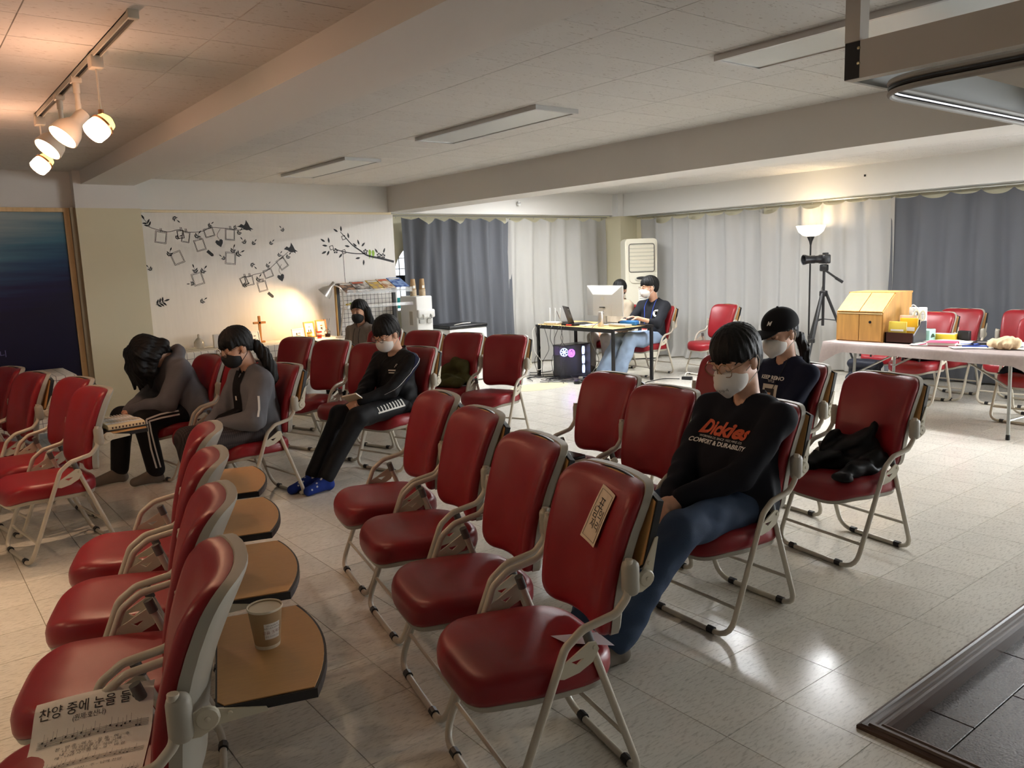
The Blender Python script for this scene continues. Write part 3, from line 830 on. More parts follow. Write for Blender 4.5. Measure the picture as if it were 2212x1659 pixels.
    # eyelids / lashes
    for s_ in (1, -1):
        pts = []
        for k in range(7):
            a = -1+2*k/6; pts.append(tuple(hd(.0965-.006*a*a, s_*.033+a*.014, .000-.004*(1-a*a))))
        MB().tube(pts, .0016*hs, 5).build('eyelashes', m_lash, root)
        pts = [tuple(hd(.096-.010*((k-3)/3)**2, s_*.033+(k-3)*.007, .033+.003*(1-((k-3)/3)**2))) for k in range(7)]
        MB().tube(pts, [.001, .003, .0035, .0035, .0035, .003, .001], 5).build('eyebrow', m_hair, root)
    info = dict(root=root, hd=hd, RH=RH, H=H, N=N, up=up, lat=lat, fwd=fwd, sh=sh, el=el, wr=wr, hip=hip, knee=knee, ank=ank, toe=toe, pel=pel, part=part, hs=hs, body=body, T=T)
    # ---------------- top
    top = Sdf(); ease = P.get('ease', .014)
    top.rc(pel+up*.0, N-up*.15, .108*fat+ease, .104+ease, k=.05, S=T); top.rc(pel-up*.02, pel+up*.06, .112*fat+ease, k=.05, S=T)
    if P.get('belly'): top.ell(pel+up*.13+fwd*.06, A3(.115, .16, .15)*P['belly'], k=.06)
    for s_ in (1, -1):
        top.rc(N-up*.035+lat*s_*.045, sh[s_]+up*.006, .048+ease*.5, .05+ease*.7, k=.06)
        top.rc(sh[s_], el[s_], .05+ease*.8, .043+ease, k=.03)
        cuff = el[s_]+(wr[s_]-el[s_])*P.get('cuff', {}).get(s_, .93)
        top.rc(el[s_], cuff, .044+ease, .033+ease*.8, k=.02)
    nb = N-up*.012
    if P.get('hood'):
        pts = [nb+lat*math.cos(a)*.098+fwd*(math.sin(a)*.085-.01)+up*(.015-.05*math.sin(a)) for a in np.linspace(-.35*PI, -.0*PI-PI*.65, 9)]
        pts = []
        for a in np.linspace(20, 340, 13):
            r_ = math.radians(a); pts.append(nb+fwd*(math.cos(r_)*.075-.012)+lat*math.sin(r_)*.088+up*(.0-.03*math.cos(r_)))
        top.chain(pts, [.016, .022, .03, .038, .044, .046, .048, .046, .044, .038, .03, .022, .016], k=.02)
    else:
        pts = [nb+fwd*(math.cos(a)*.066-.004)+lat*math.sin(a)*.075+up*(.008-.028*math.cos(a)) for a in np.linspace(0, 2*PI, 15)]
        top.chain(pts, .0085, k=.006)
    na, nb2 = N+up*.06-fwd*.005, N-up*.035+fwd*.012
    top.disp(folds(P.get('fold', .0045), P.get('ffreq', 36), seed))
    def neckhole(Q):
        w = nb2-na; q = Q-na; t = np.clip((q @ w)/(w @ w), 0, 1.0); return np.linalg.norm(q-t[..., None]*w, axis=-1)-.061
    top.sub(neckhole, np.minimum(na, nb2)-.07, np.maximum(na, nb2)+.07, .006)
    info['top'] = top
    P['topname'] = P.get('topname', 'sweatshirt')
    info['topobj'] = part(top, P['topname'], P['topmat'], P.get('tres', .0088))
    # ---------------- trousers
    tr = Sdf(); te = P.get('tease', .012)
    tr.ell(pel+A3(.0, 0, -.005), (.135, .172*fat, .105), k=.04)
    for s_ in (1, -1):
        tr.rc(hip[s_], knee[s_], .082+te, .058+te, k=.04); tr.rc(knee[s_], ank[s_]+A3(0, 0, P.get('hem', .03)), .055+te, P.get('hemr', .042)+te, k=.03)
    tr.disp(folds(P.get('tfold', .004), 30, seed+5))
    info['tr'] = tr
    info['trobj'] = part(tr, P.get('trname', 'trousers'), P['trmat'], .0088)
    # ---------------- socks
    if P.get('sockmat'):
        for s_ in (1, -1):
            so = Sdf(); heel = ank[s_]+A3(-.02, 0, -.01); heel[2] = max(.037, ank[s_][2]-.043)
            so.rc(ank[s_]+(knee[s_]-ank[s_])*.16, ank[s_], .036, .038, k=.02); so.rc(ank[s_]+A3(0, 0, .02), heel, .038, .036, k=.02)
            so.rc(ank[s_]+A3(.01, 0, 0), toe[s_], .041, .029, k=.025); so.rc(heel, toe[s_], .034, .029, k=.02)
            so.cut(lambda Q: -Q[..., 2])
            info['sock%d' % s_] = so; part(so, 'sock', P['sockmat'], .007)
    # ---------------- hair
    hair = Sdf(); st = P.get('hair', 'short')
    def toh(Q): return ((Q-H) @ RH)/hs
    prof = {'short': ([-.2, -.09, -.045, -.02, .0, .03, .05, .075, .2], [-.085, -.085, -.07, -.015, .012, .018, .022, .026, .026]),
            'bowl': ([-.2, -.09, -.045, -.02, .0, .03, .05, .075, .2], [-.075, -.075, -.06, -.005, .005, .012, .014, .018, .018]),
            'long': ([-.2, -.05, -.01, .03, .06, .08, .2], [-.16, -.16, -.06, .012, .03, .05, .06]),
            'pony': ([-.2, -.07, -.03, .0, .03, .07, .2], [-.06, -.055, -.03, .012, .022, .02, .018])}[st]
    hr = P.get('hairr', (.112, .092, .100))
    hair.ell(hd(-.014, 0, .045), np.array(hr)*hs, RH, .02)
    if st == 'long': hair.ell(hd(-.045, 0, -.03), np.array((.075, .088, .12))*hs, RH, .03)
    hair.ell(hd(-.05, 0, -.01), np.array((.062, .076, .07))*hs, RH, .03)
    def cutf(Q):
        q = toh(Q); return (np.interp(q[..., 0], prof[0], prof[1])+(.004*np.sin(q[..., 1]*95+1)+.004*np.sin(q[..., 1]*210+q[..., 0]*60)+.003*np.sin(q[..., 1]*330))*(q[..., 0] > .02)-q[..., 2])*hs
    hair.cut(cutf)
    for pts, rs in P.get('locks', []): hair.chain([A3(*p) for p in pts], rs, k=P.get('lockk', .02))
    def strands(Q):
        q = toh(Q); a = np.arctan2(q[..., 1], q[..., 0]+.014); return .0014*np.sin(a*50+3*np.sin(q[..., 2]*30))+.0018*np.sin(a*19+q[..., 2]*25)+.0015*np.sin(a*31-q[..., 2]*40)
    hair.disp(strands)
    info['hairobj'] = part(hair, 'hair', m_hair, .006, 1)
    if P.get('tail'):
        tl = Sdf(); pts, rs = P['tail']; tl.chain([A3(*p) for p in pts], rs, k=.015)
        tl.disp(lambda Q: .003*np.sin(Q[..., 0]*230+Q[..., 2]*40)+.003*np.sin(Q[..., 1]*260+Q[..., 2]*35))
        part(tl, 'ponytail', m_hair, .006, 1)
    # ---------------- mask
    if P.get('mask'):
        mk = Sdf(); kf = P['mask'] == 'fold'
        mk.ell(hd(.052, 0, -.054), np.array((.068 if not kf else .073, .066, .066))*hs, RH, .02)
        if kf: mk.rc(hd(.105, 0, -.02), hd(.122, 0, -.055), .012*hs, .016*hs, k=.03); mk.rc(hd(.122, 0, -.055), hd(.095, 0, -.11), .016*hs, .014*hs, k=.03)
        else: mk.rc(hd(.10, 0, -.02), hd(.112, 0, -.03), .012*hs, .014*hs, k=.02)
        mk.cut(lambda Q: (toh(Q)[..., 2]+.008+.16*np.abs(toh(Q)[..., 1])+.35*np.maximum(0, .05-toh(Q)[..., 0]))*hs)
        mk.cut(lambda Q: (.018-toh(Q)[..., 0]+.0*Q[..., 0])*hs)
        mm = P.get('maskmat', m_maskw); info['mask'] = mk
        mo = part(mk, 'face_mask', mm, .005, 1); info['maskobj'] = mo
        for s_ in (1, -1):
            MB().tube([tuple(hd(.03, s_*.062, -.032)), tuple(hd(.0, s_*.084, -.005)), tuple(hd(-.022, s_*.09, .015)), tuple(hd(-.032, s_*.088, -.01)), tuple(hd(-.012, s_*.088, -.045)), tuple(hd(.03, s_*.06, -.085))], .0022, 5).build('ear_loop', mm, mo)
    if P.get('glasses'):
        gm, rr = P['glasses']; gb = MB()
        for s_ in (1, -1):
            gb.tube([tuple(hd(.112-.004*abs(math.sin(a)), s_*.034+rr*1.05*math.cos(a), .006+rr*math.sin(a))) for a in np.linspace(0, 2*PI, 25)[:-1]], .0018, 6, closed=True)
            gb.tube([tuple(hd(.110, s_*(.034+rr), .014)), tuple(hd(.07, s_*.080, .016)), tuple(hd(-.01, s_*.086, .018)), tuple(hd(-.03, s_*.082, .004))], .0017, 5)
        gb.tube([tuple(hd(.112, -.034+rr, .008)), tuple(hd(.117, 0, .013)), tuple(hd(.112, .034-rr, .008))], .0016, 5)
        go = gb.build('glasses', gm, root)
        for s_ in (1, -1):
            lv = [tuple(hd(.110-.004*abs(math.sin(a)), s_*.034+rr*.98*math.cos(a), .006+rr*.95*math.sin(a))) for a in np.linspace(0, 2*PI, 21)[:-1]]
            MB().add(lv, [tuple(range(20))]).build('lens', MATS['lens_glass'], go, fix=False)
    return info
mat('lens_glass', (.9, .93, .95), .03, alpha=.18, spec=.8)
def ribbon(info, S, name, pts, dirs, width_dir, w, m, parent=None, lift=.003, n=24):
    """flat strip laid on the surface S along pts, dropped along dirs"""
    pts = np.asarray(pts, float); t = np.linspace(0, 1, n); k = np.linspace(0, 1, len(pts))
    C_ = np.stack([np.interp(t, k, pts[:, i]) for i in range(3)], 1); D_ = np.asarray(dirs, float)
    if D_.ndim == 1: D_ = np.repeat(D_[None], n, 0)
    else: D_ = np.stack([np.interp(t, k, D_[:, i]) for i in range(3)], 1)
    Wd = np.asarray(width_dir, float); Wd = Wd/np.linalg.norm(Wd)
    rows = [S.project(C_+Wd*w*o, D_, lift, .0) for o in (-.5, 0, .5)]
    v = [tuple(r[i]) for i in range(n) for r in rows]
    f = [(i*3+j, i*3+j+1, i*3+j+4, i*3+j+3) for i in range(n-1) for j in range(2)]
    return MB().add(v, f).build(name, m, parent or info['root'], fix=False)
def print_on(info, S, name, body, size, origin, right, upv, drop, m, parent=None, lift=.0035, **kw):
    v, f = text_mesh(body, size, **kw)
    M_ = frame_matrix(origin, right, upv); P_ = np.array([tuple(M_ @ p) for p in v])
    Q = S.project(P_, drop, lift, .12)
    return MB().add([tuple(p) for p in Q], f).build(name, m, parent or info['root'], fix=False, smooth=False)
m_navy = fabric('navy_sweatshirt', srgb(26, 30, 50)); m_blk = fabric('black_cotton', srgb(20, 20, 23)); m_trk = fabric('black_tracksuit', srgb(17, 17, 20), .6)
m_jean = mat('dark_denim', srgb(44, 62, 88), .8, bump=.3, bscale=400, var=.18, vscale=7); m_ljean = mat('light_denim', srgb(140, 160, 185), .8, bump=.3, bscale=300, var=.14, vscale=9)
m_grey = fabric('grey_fleece', srgb(106, 107, 112)); m_hoodgrey = fabric('grey_hoodie', srgb(136, 126, 118)); m_beige = fabric('beige_wool', srgb(176, 162, 142)); m_pale = fabric('pale_grey_twill', srgb(176, 174, 170))
m_whitep = mat('white_print', srgb(225, 222, 215), .6); m_orange = mat('orange_print', srgb(205, 88, 52), .6)
m_gold = mat('thin_gold_rim', srgb(150, 120, 90), .3, metal=1); m_brim = mat('dark_rim', (.01, .01, .01), .3)
m_sock = fabric('grey_sock', srgb(112, 104, 94)); m_starsock = fabric('blue_sock', srgb(30, 52, 128))
def plaid():
    m = mat('dark_plaid', srgb(46, 42, 44), .8); nt = m.node_tree; b = nt.nodes['Principled BSDF']; tc = nt.nodes.new('ShaderNodeTexCoord')
    acc = None
    for ax, sc in ((0, 22), (1, 22)):
        w = nt.nodes.new('ShaderNodeTexWave'); w.wave_type = 'BANDS'; w.bands_direction = 'XY'[ax]; w.inputs['Scale'].default_value = sc; nt.links.new(tc.outputs['Object'], w.inputs[0])
        if acc is None: acc = w.outputs['Fac']
        else:
            a = nt.nodes.new('ShaderNodeMath'); a.operation = 'ADD'; nt.links.new(acc, a.inputs[0]); nt.links.new(w.outputs['Fac'], a.inputs[1]); acc = a.outputs[0]
    r = nt.nodes.new('ShaderNodeValToRGB'); r.color_ramp.elements[0].color = (*srgb(36, 33, 36), 1); r.color_ramp.elements[1].color = (*srgb(74, 66, 66), 1)
    dv = nt.nodes.new('ShaderNodeMath'); dv.operation = 'MULTIPLY'; dv.inputs[1].default_value = .5
    nt.links.new(acc, dv.inputs[0]); nt.links.new(dv.outputs[0], r.inputs[0]); nt.links.new(r.outputs[0], b.inputs['Base Color']); return m

# man in the black sweatshirt with orange lettering
I5 = person(CH['D1'], 'man with round glasses and white mask in black sweatshirt with orange lettering', dict(
    neck=(.075, .968), head=(.165, 1.138), hrot=(2, 22, 0), hs=1.12, sw=.205, fat=1.15, belly=1.1, pel=.17, la=1.12, hsc=1.08,
    handL=(.55, .035, .575), handR=(.55, -.035, .565), kneeL=(.67, .15, .495), kneeR=(.66, -.14, .495), ankL=(.98, .11, .085), ankR=(.95, -.12, .085),
    topmat=fabric('black_sweatshirt', srgb(24, 25, 32)), trmat=m_jean, trname='jeans', sockmat=m_sock, hair='bowl', mask='fold', glasses=(m_gold, .028), ease=.018, tease=.018, seed=3, res=.0068, tres=.008, hemr=.05))
S5 = I5['top']; fr = I5['N']-I5['up']*.20+I5['fwd']*.2
for txt, size, off, lo_, mm, kw in (('Dickies', .088, .028, -.005, m_orange, dict(bold=.0035, shear=.25)), ('WORKWEAR CO. SINCE 1922 MFG CO.', .014, -.014, .0, m_whitep, {}), ('COMFORT & DURABILITY', .027, -.036, .0, m_whitep, dict(bold=.0008))):
    print_on(I5, S5, 'chest_lettering', txt, size, tuple(fr+I5['up']*off+I5['lat']*lo_), tuple(I5['lat']), tuple(I5['up']), -I5['fwd'], mm, I5['topobj'], **kw)
hd = I5['hd']; RH = I5['RH']
print_on(I5, I5['mask'], 'mask_lettering', 'KF94', .026, tuple(hd(.2, .028, -.072)), tuple(RH @ A3(-.25, 1, 0)), tuple(RH @ A3(0, 0, 1)), RH @ A3(-1, -.25, 0), mat('grey_print', srgb(150, 145, 140), .7), I5['maskobj'], lift=.002)
# person in the black cap
I6 = person(CH['E2'], 'person in black cap, white mask and navy printed sweatshirt looking down', dict(
    neck=(.08, .965), head=(.155, 1.125), hrot=(0, 14, 0), hs=1.03, sw=.175, pel=.17, handL=(.48, .05, .57), handR=(.48, -.05, .57), kneeL=(.62, .12, .49), kneeR=(.62, -.12, .49), ankL=(.62, .12, .085), ankR=(.62, -.12, .085),
    topmat=m_navy, trmat=m_blk, sockmat=m_sock, hair='pony', hairr=(.104, .084, .09), mask='fold', seed=5,
    tail=([(.045, .01, 1.12), (.01, .02, 1.09), (-.012, .04, 1.02), (-.01, .055, .94), (.0, .05, .86)], [.022, .028, .03, .024, .008])))
hd = I6['hd']; RH = I6['RH']
cap = Sdf(); cap.ell(hd(-.012, 0, .05), A3(.116, .098, .098)*1.03, RH); cap.cut(lambda Q: (.028-(((Q-I6['H']) @ I6['RH'])/1.03)[..., 2])*1.0)
br = Sdf(); br.ell(hd(.128, 0, .032), A3(.105, .084, .009), RH @ rotm(0, .08, 0), .02); br.cut(lambda Q: .085-((Q-I6['H']) @ I6['RH'])[..., 0])
cp = I6['part'](cap, 'cap', m_blk, .006); obj('cap_brim', br.mesh('cap_brim', m_blk, .005), cp)
MB().lathe([(0, .008), (.006, .006), (.008, 0)], tuple(hd(-.012, 0, .149)), 10).build('cap_button', m_blk, cp)
print_on(I6, cap, 'cap_emblem', 'M', .032, tuple(hd(.14, .02, .085)), tuple(RH @ A3(0, 1, 0)), tuple(RH @ A3(0, 0, 1)), RH @ A3(-1, 0, 0), m_whitep, cp, bold=.001, shear=.3)
fr = I6['N']-I6['up']*.16+I6['fwd']*.2
print_on(I6, I6['top'], 'chest_lettering', 'KEEP REMO', .032, tuple(fr+I6['up']*.03), tuple(I6['lat']), tuple(I6['up']), -I6['fwd'], m_whitep, I6['topobj'], bold=.001)
print_on(I6, I6['top'], 'chest_lettering', 'TITLE', .02, tuple(fr+I6['up']*.008), tuple(I6['lat']), tuple(I6['up']), -I6['fwd'], m_whitep, I6['topobj'])
def patch(info, S, name, c, right, upv, drop, w, h, m, parent, lift=.003, n=8):
    P_ = np.array([np.asarray(c)+np.asarray(right)*w*(i/(n-1)-.5)+np.asarray(upv)*h*(j/(n-1)-.5) for i in range(n) for j in range(n)])
    Q = S.project(P_, drop, lift, .12)
    return MB().add([tuple(p) for p in Q], [(i*n+j, (i+1)*n+j, (i+1)*n+j+1, i*n+j+1) for i in range(n-1) for j in range(n-1)]).build(name, m, parent, fix=False)
pp = patch(I6, I6['top'], 'chest_print', fr-I6['up']*.075, I6['lat'], I6['up'], -I6['fwd'], .11, .13, mat('pale_print', srgb(205, 195, 180), .7), I6['topobj'])
patch(I6, I6['top'], 'print_figure', fr-I6['up']*.085, I6['lat'], I6['up'], -I6['fwd'], .07, .10, mat('dark_print', srgb(40, 34, 34), .7), pp, .0045)
patch(I6, I6['top'], 'print_figure', fr-I6['up']*.085, I6['lat'], I6['up'], -I6['fwd'], .032, .05, mat('tan_print', srgb(205, 160, 130), .7), pp, .006)
MB().tube([tuple(p) for p in I6['top'].project([I6['N']+I6['fwd']*.2+I6['lat']*l-I6['up']*u for l, u in ((.05, -.0), (.06, .05), (.05, .12), (.02, .2), (0, .28))], -I6['fwd'], .004, .1)], .002, 5).build('lanyard_cord', m_brim, I6['root'])
# boy in the tracksuit
I4 = person(CH['F1'], 'boy in black tracksuit with blue star socks looking down at a booklet', dict(
    neck=(.215, .935), head=(.315, 1.07), hrot=(0, 24, 0), hs=1.06, sw=.18, pel=.25, la=1.05, handL=(.665, .022, .585), handR=(.672, -.03, .572), kneeL=(.80, .12, .495), kneeR=(.77, -.10, .49), ankL=(1.09, .07, .085), ankR=(1.10, -.06, .085), toeL=(1.25, .05, 0), toeR=(1.28, -.09, 0),
    topmat=m_trk, trmat=m_trk, sockmat=m_starsock, hair='bowl', mask='flat', glasses=(m_brim, .022), seed=8, topname='track_jacket', res=.0058,
    hdir={1: (.55, -.45, -.35), -1: (.55, .45, -.35)}, hnrm={1: (-.45, -.75, -.4), -1: (-.45, .75, -.4)}, curl={1: .75, -1: .75}, tease=.016))
for s_ in (1,):
    a, b, c = I4['sh'][s_], I4['el'][s_], I4['wr'][s_]; out = A3(-.25, 1, .15)*s_
    ribbon(I4, I4['top'], 'sleeve_piping', [I4['N']+A3(-.02, .12, -.02)+out*.1, a+out*.11+A3(0, 0, .0), (a+b)/2+out*.1, b+out*.1+A3(0, 0, .02), (b+c)/2+out*.09], -out, (-1, -.3, .2), .008, m_whitep, I4['topobj'])
ribbon(I4, I4['top'], 'navy_sleeve_panel', [I4['N']+A3(-.05, .12, .06), I4['sh'][1]+A3(-.02, .03, .12), I4['sh'][1]*.6+I4['el'][1]*.4+A3(-.06, .1, .03), I4['el'][1]+A3(-.09, .05, .02)], [A3(.1, -.4, -.8), A3(.1, -.4, -.8), A3(.4, -.8, -.2), A3(.8, -.4, -.1)], (-.8, .0, .35), .05, fabric('navy_panel', srgb(30, 34, 58)), I4['topobj'], lift=.0025)
fr = I4['N']-I4['up']*.16+I4['fwd']*.2
for k_, (o_, w_, h_) in enumerate(((.0, .075, .010), (-.02, .07, .008))): patch(I4, I4['top'], 'chest_logo', fr+I4['lat']*.07+I4['up']*o_, I4['lat'], I4['up'], -I4['fwd'], w_, h_, m_whitep, I4['topobj'])
print_on(I4, I4['top'], 'chest_logo', 'F', .04, tuple(fr+I4['lat']*.085+I4['up']*.035), tuple(I4['lat']), tuple(I4['up']), -I4['fwd'], m_whitep, I4['topobj'], shear=.4)
h_, k_ = I4['hip'][1], I4['knee'][1]; ax = (k_-h_)/np.linalg.norm(k_-h_); out = A3(0, 1, .55)
base = [h_+ax*t+out*.12 for t in (.10, .2, .3, .4)]
ribbon(I4, I4['tr'], 'thigh_graphic', [p-A3(0, 0, .035) for p in base], -out, (0, -.4, .8), .012, m_whitep, I4['trobj'])
for q in range(9):
    t = .11+.034*q; p0 = h_+ax*t+out*.12
    ribbon(I4, I4['tr'], 'thigh_graphic', [p0-A3(0, 0, .035), p0+A3(.008, 0, .015+.02*(1-q/9))], -out, tuple(ax), .008+.008*(1-q/9), m_whitep, I4['trobj'], n=5)
m_star = mat('pale_star', srgb(190, 196, 205), .7)
for s_ in (1, -1):
    so = I4['sock%d' % s_]; rs = random.Random(s_+4)
    for q in range(9):
        t = rs.random(); c_ = I4['ank'][s_]*(1-t)+I4['toe'][s_]*t; d_ = A3(rs.uniform(-.3, .3), rs.uniform(-.4, 1), rs.uniform(.2, 1)); d_ /= np.linalg.norm(d_)
        r_ = np.cross(d_, A3(1, .2, .1)); r_ /= np.linalg.norm(r_); u_ = np.cross(d_, r_)
        pts = [c_+d_*.06+(r_*math.cos(a)+u_*math.sin(a))*(.010 if i % 2 == 0 else .004) for i, a in enumerate(np.linspace(0, 2*PI, 11)[:-1])]
        Q = so.project(pts, -d_, .003, .03)
        MB().add([tuple(p) for p in Q], [tuple(range(10))]).build('sock_star', m_star, [c for c in I4['root'].children if c.name.startswith('sock')][0 if s_ == 1 else 1], fix=False)
# ponytail girl
I2 = person(CH['H1'], 'girl with ponytail, black mask and grey zip jacket, hands in lap', dict(
    neck=(.235, .945), head=(.325, 1.085), hrot=(0, 20, 0), hs=1.04, sw=.168, pel=.21, handL=(.52, .045, .58), handR=(.53, -.045, .58), elbow={1: (-.5, .8, -.3), -1: (-.5, -.8, -.3)}, kneeL=(.67, .12, .5), kneeR=(.68, -.10, .5), ankL=(.62, .13, .085), ankR=(.64, -.1, .085),
    topmat=m_grey, trmat=plaid(), sockmat=m_sock, hair='pony', hairr=(.113, .092, .098), mask='flat', maskmat=m_maskb, glasses=(m_gold, .026), seed=11, ease=.026, tease=.02, topname='zip_jacket',
    locks=[([(.42, .03, 1.14), (.435, .02, 1.11), (.425, -.02, 1.09)], [.02, .018, .006]), ([(.40, .06, 1.13), (.40, .075, 1.07)], [.015, .005])],
    tail=([(.235, .02, 1.105), (.20, .04, 1.09), (.165, .07, 1.03), (.14, .10, .94), (.13, .12, .86), (.15, .13, .80)], [.024, .034, .042, .042, .032, .008])))
tp = I2['top']
MB().lathe([(.02, -.012), (.026, 0), (.02, .012)], tuple(I2['hd'](-.105, .02, .045)), 12, Matrix.Rotation(.9, 3, 'Y')).build('hair_tie', mat('cream_band', srgb(225, 215, 195), .7), I2['root'])
ribbon(I2, tp, 'sleeve_zip', [I2['sh'][1]*.45+I2['el'][1]*.55+A3(.03, .12, .05), I2['sh'][1]*.3+I2['el'][1]*.7+A3(.03, .12, .0), I2['el'][1]+A3(.02, .12, .03)], A3(-.1, -1, 0), (1, 0, .1), .014, m_whitep, I2['topobj'])
fr = I2['N']-I2['up']*.14+I2['fwd']*.2
pp = patch(I2, tp, 'black_undershirt', fr-I2['up']*.03, I2['lat'], I2['up'], -I2['fwd'], .11, .3, m_blk, I2['topobj'])
patch(I2, tp, 'shirt_mark', fr-I2['up']*.06, I2['lat'], I2['up'], -I2['fwd'], .02, .03, m_whitep, pp, .005)
# girl bent forward
I1 = person(CH['H3'], 'girl bent forward with long black hair over her face, grey hooded top', dict(
    neck=(.33, .945), head=(.475, 1.0), hrot=(0, 68, 0), hs=1.06, sw=.185, fat=1.12, pel=.2, handL=(.645, .035, .57), handR=(.66, -.03, .555), kneeL=(.63, .16, .5), kneeR=(.68, -.11, .51), ankL=(.57, .14, .085), ankR=(.74, -.12, .085), toeL=(.72, .10, 0), toeR=(.94, -.14, 0),
    topmat=m_grey, trmat=m_trk, sockmat=m_sock, hair='long', hood=True, seed=14, lockk=.035, ease=.032, tease=.024, topname='hooded_jacket', curl={1: .95, -1: 1.0}, hdir={1: (.6, -.5, -.3), -1: (.6, .5, -.3)}, hnrm={1: (-.4, -.8, -.3), -1: (-.4, .8, -.3)},
    locks=[([(.50, y_*.9, 1.07), (.575, y_*1.15, 1.0), (.585, y_*1.1, .88), (.575+.012*math.sin(i), y_, .72+.05*((i*7) % 3)/2)], [.045, .045, .036, .010]) for i, y_ in enumerate((-.085, -.05, -.015, .02, .055, .09))]
        + [([(.40, y_, 1.06), (.49, y_*1.1, .97), (.51, y_*1.1, .86), (.52, y_, .74)], [.05, .045, .035, .010]) for y_ in (-.095, .095)]))
for dz in (0, 1):
    a, b, c = I1['hip'][1], I1['knee'][1], I1['ank'][1]; o1 = A3(.0, 1, .55-.35*dz)*.14; o2 = A3(.25-.45*dz, 1, 0)*.12
    ribbon(I1, I1['tr'], 'side_stripe', [a*.6+b*.4+o1, a*.25+b*.75+o1, b+(o1+o2)/2], [-o1, -o1, -(o1+o2)/2], (0, -.35, .8), .013, m_whitep, I1['trobj'])
    ribbon(I1, I1['tr'], 'side_stripe', [b+(o1+o2)/2, (b+c)/2+o2, c+A3(0, 0, .05)+o2], [-(o1+o2)/2, -o2, -o2], (1, 0, .1), .013, m_whitep, I1['trobj'])
# girl in the grey hoodie
I3 = person(CH['G5'], 'girl with black mask and long hair in grey hooded top by the rack', dict(
    neck=(.155, .955), head=(.195, 1.09), hrot=(12, 2, 4), hs=1.04, sw=.17, pel=.17, handL=(.42, .05, .56), handR=(.42, -.05, .56), kneeL=(.6, .11, .5), kneeR=(.6, -.11, .5), ankL=(.6, .11, .085), ankR=(.6, -.11, .085),
    topmat=m_hoodgrey, trmat=m_blk, sockmat=m_sock, hair='long', mask='flat', maskmat=m_maskb, hood=True, seed=17, topname='hooded_top', tres=.009, res=.008, ease=.02,
    locks=[([(.16, y_, 1.11), (.135, y_*1.2, 1.0), (.12, y_*1.25, .90), (.13, y_*1.1, .80)], [.042, .040, .036, .012]) for y_ in (-.085, -.03, .03, .085)]))
for y_ in (-.035, .035):
    MB().tube([tuple(p) for p in I3['top'].project([I3['N']+I3['fwd']*.2+I3['lat']*y_*(1+u)-I3['up']*u for u in (.05, .1, .16, .24)], -I3['fwd'], .004, .1)], .003, 5).build('drawstring', m_brim, I3['root'])
# operator with the letter C
I7 = person(CH['O1'], 'man in black sweatshirt with white letter C working at the desk', dict(
    neck=(.15, 1.02), head=(.25, 1.19), hrot=(-28, 6, 4), hs=1.13, sw=.195, twist=10, pel=.22, la=1.15, hsc=1.1, handL=(.60, .12, .80), handR=(.62, -.1, .76), elbow={1: (-.4, .5, -.6), -1: (-.4, -.5, -.6)}, kneeL=(.80, .16, .53), kneeR=(.80, -.06, .51), ankL=(.98, .12, .10), ankR=(1.10, -.02, .10),
    topmat=fabric('washed_black_cotton', srgb(34, 35, 40)), trmat=m_ljean, trname='jeans', sockmat=fabric('white_sock', srgb(220, 218, 212)), hair='short', mask='flat', glasses=(m_gold, .022), seed=21, cuff={1: .35, -1: .9}, curl={1: .35, -1: .4}, hnrm={1: (.1, 0, -1), -1: (.1, 0, -1)}, tease=.035, hemr=.07, tfold=.006, ease=.022))
fr = I7['N']-I7['up']*.2+I7['fwd']*.2
print_on(I7, I7['top'], 'chest_letter', 'C', .13, tuple(fr+I7['lat']*.115), tuple(I7['lat']), tuple(I7['up']), -I7['fwd'], m_whitep, I7['topobj'], bold=.007)
m_lan = mat('blue_lanyard', srgb(52, 82, 180), .6)
for s_ in (1, -1):
    pts = I7['top'].project([I7['N']+I7['fwd']*.22+I7['lat']*s_*(.07-.03*max(0, u-.1)/.3)-I7['up']*u for u in (.0, .05, .12, .2, .3, .38)], -I7['fwd'], .005, .1)
    MB().tube([tuple(p) for p in pts], .0045, 5).build('lanyard', m_lan, I7['root'])
c_ = I7['pel']+I7['fwd']*.19+I7['up']*.06
mb = MB(); mb.m = 0; mb.rbox((0, 0, 0), (.004, .10, .14), .002, 1); mb.m = 1; mb.b2(-.0035, .0035, -.045, .045, -.065, -.02); mb.m = 2; mb.b2(-.0035, .0035, -.045, .045, .03, .065)
o = mb.build('name_card', [m_white, mat('orange_card', srgb(240, 180, 70), .5), mat('red_card', srgb(225, 90, 80), .5)], I7['root']); o.location = tuple(c_); o.rotation_euler = (0, -.3, 0)
# person in the beige jacket
I8 = person(CH['O2'], 'person in beige jacket and white mask sitting behind the monitor', dict(
    neck=(.08, .995), head=(.10, 1.14), hrot=(28, 4, 0), hs=1.08, sw=.185, pel=.16, la=1.05, handL=(.44, .1, .55), handR=(.46, -.08, .57), kneeL=(.6, .14, .5), kneeR=(.6, -.1, .5), ankL=(.60, .16, .09), ankR=(.66, -.06, .09),
    topmat=m_beige, trmat=m_pale, sockmat=m_sock, hair='bowl', mask='fold', seed=25, topname='jacket', cuff={1: .55, -1: .9}, ease=.024, res=.008, tres=.009))
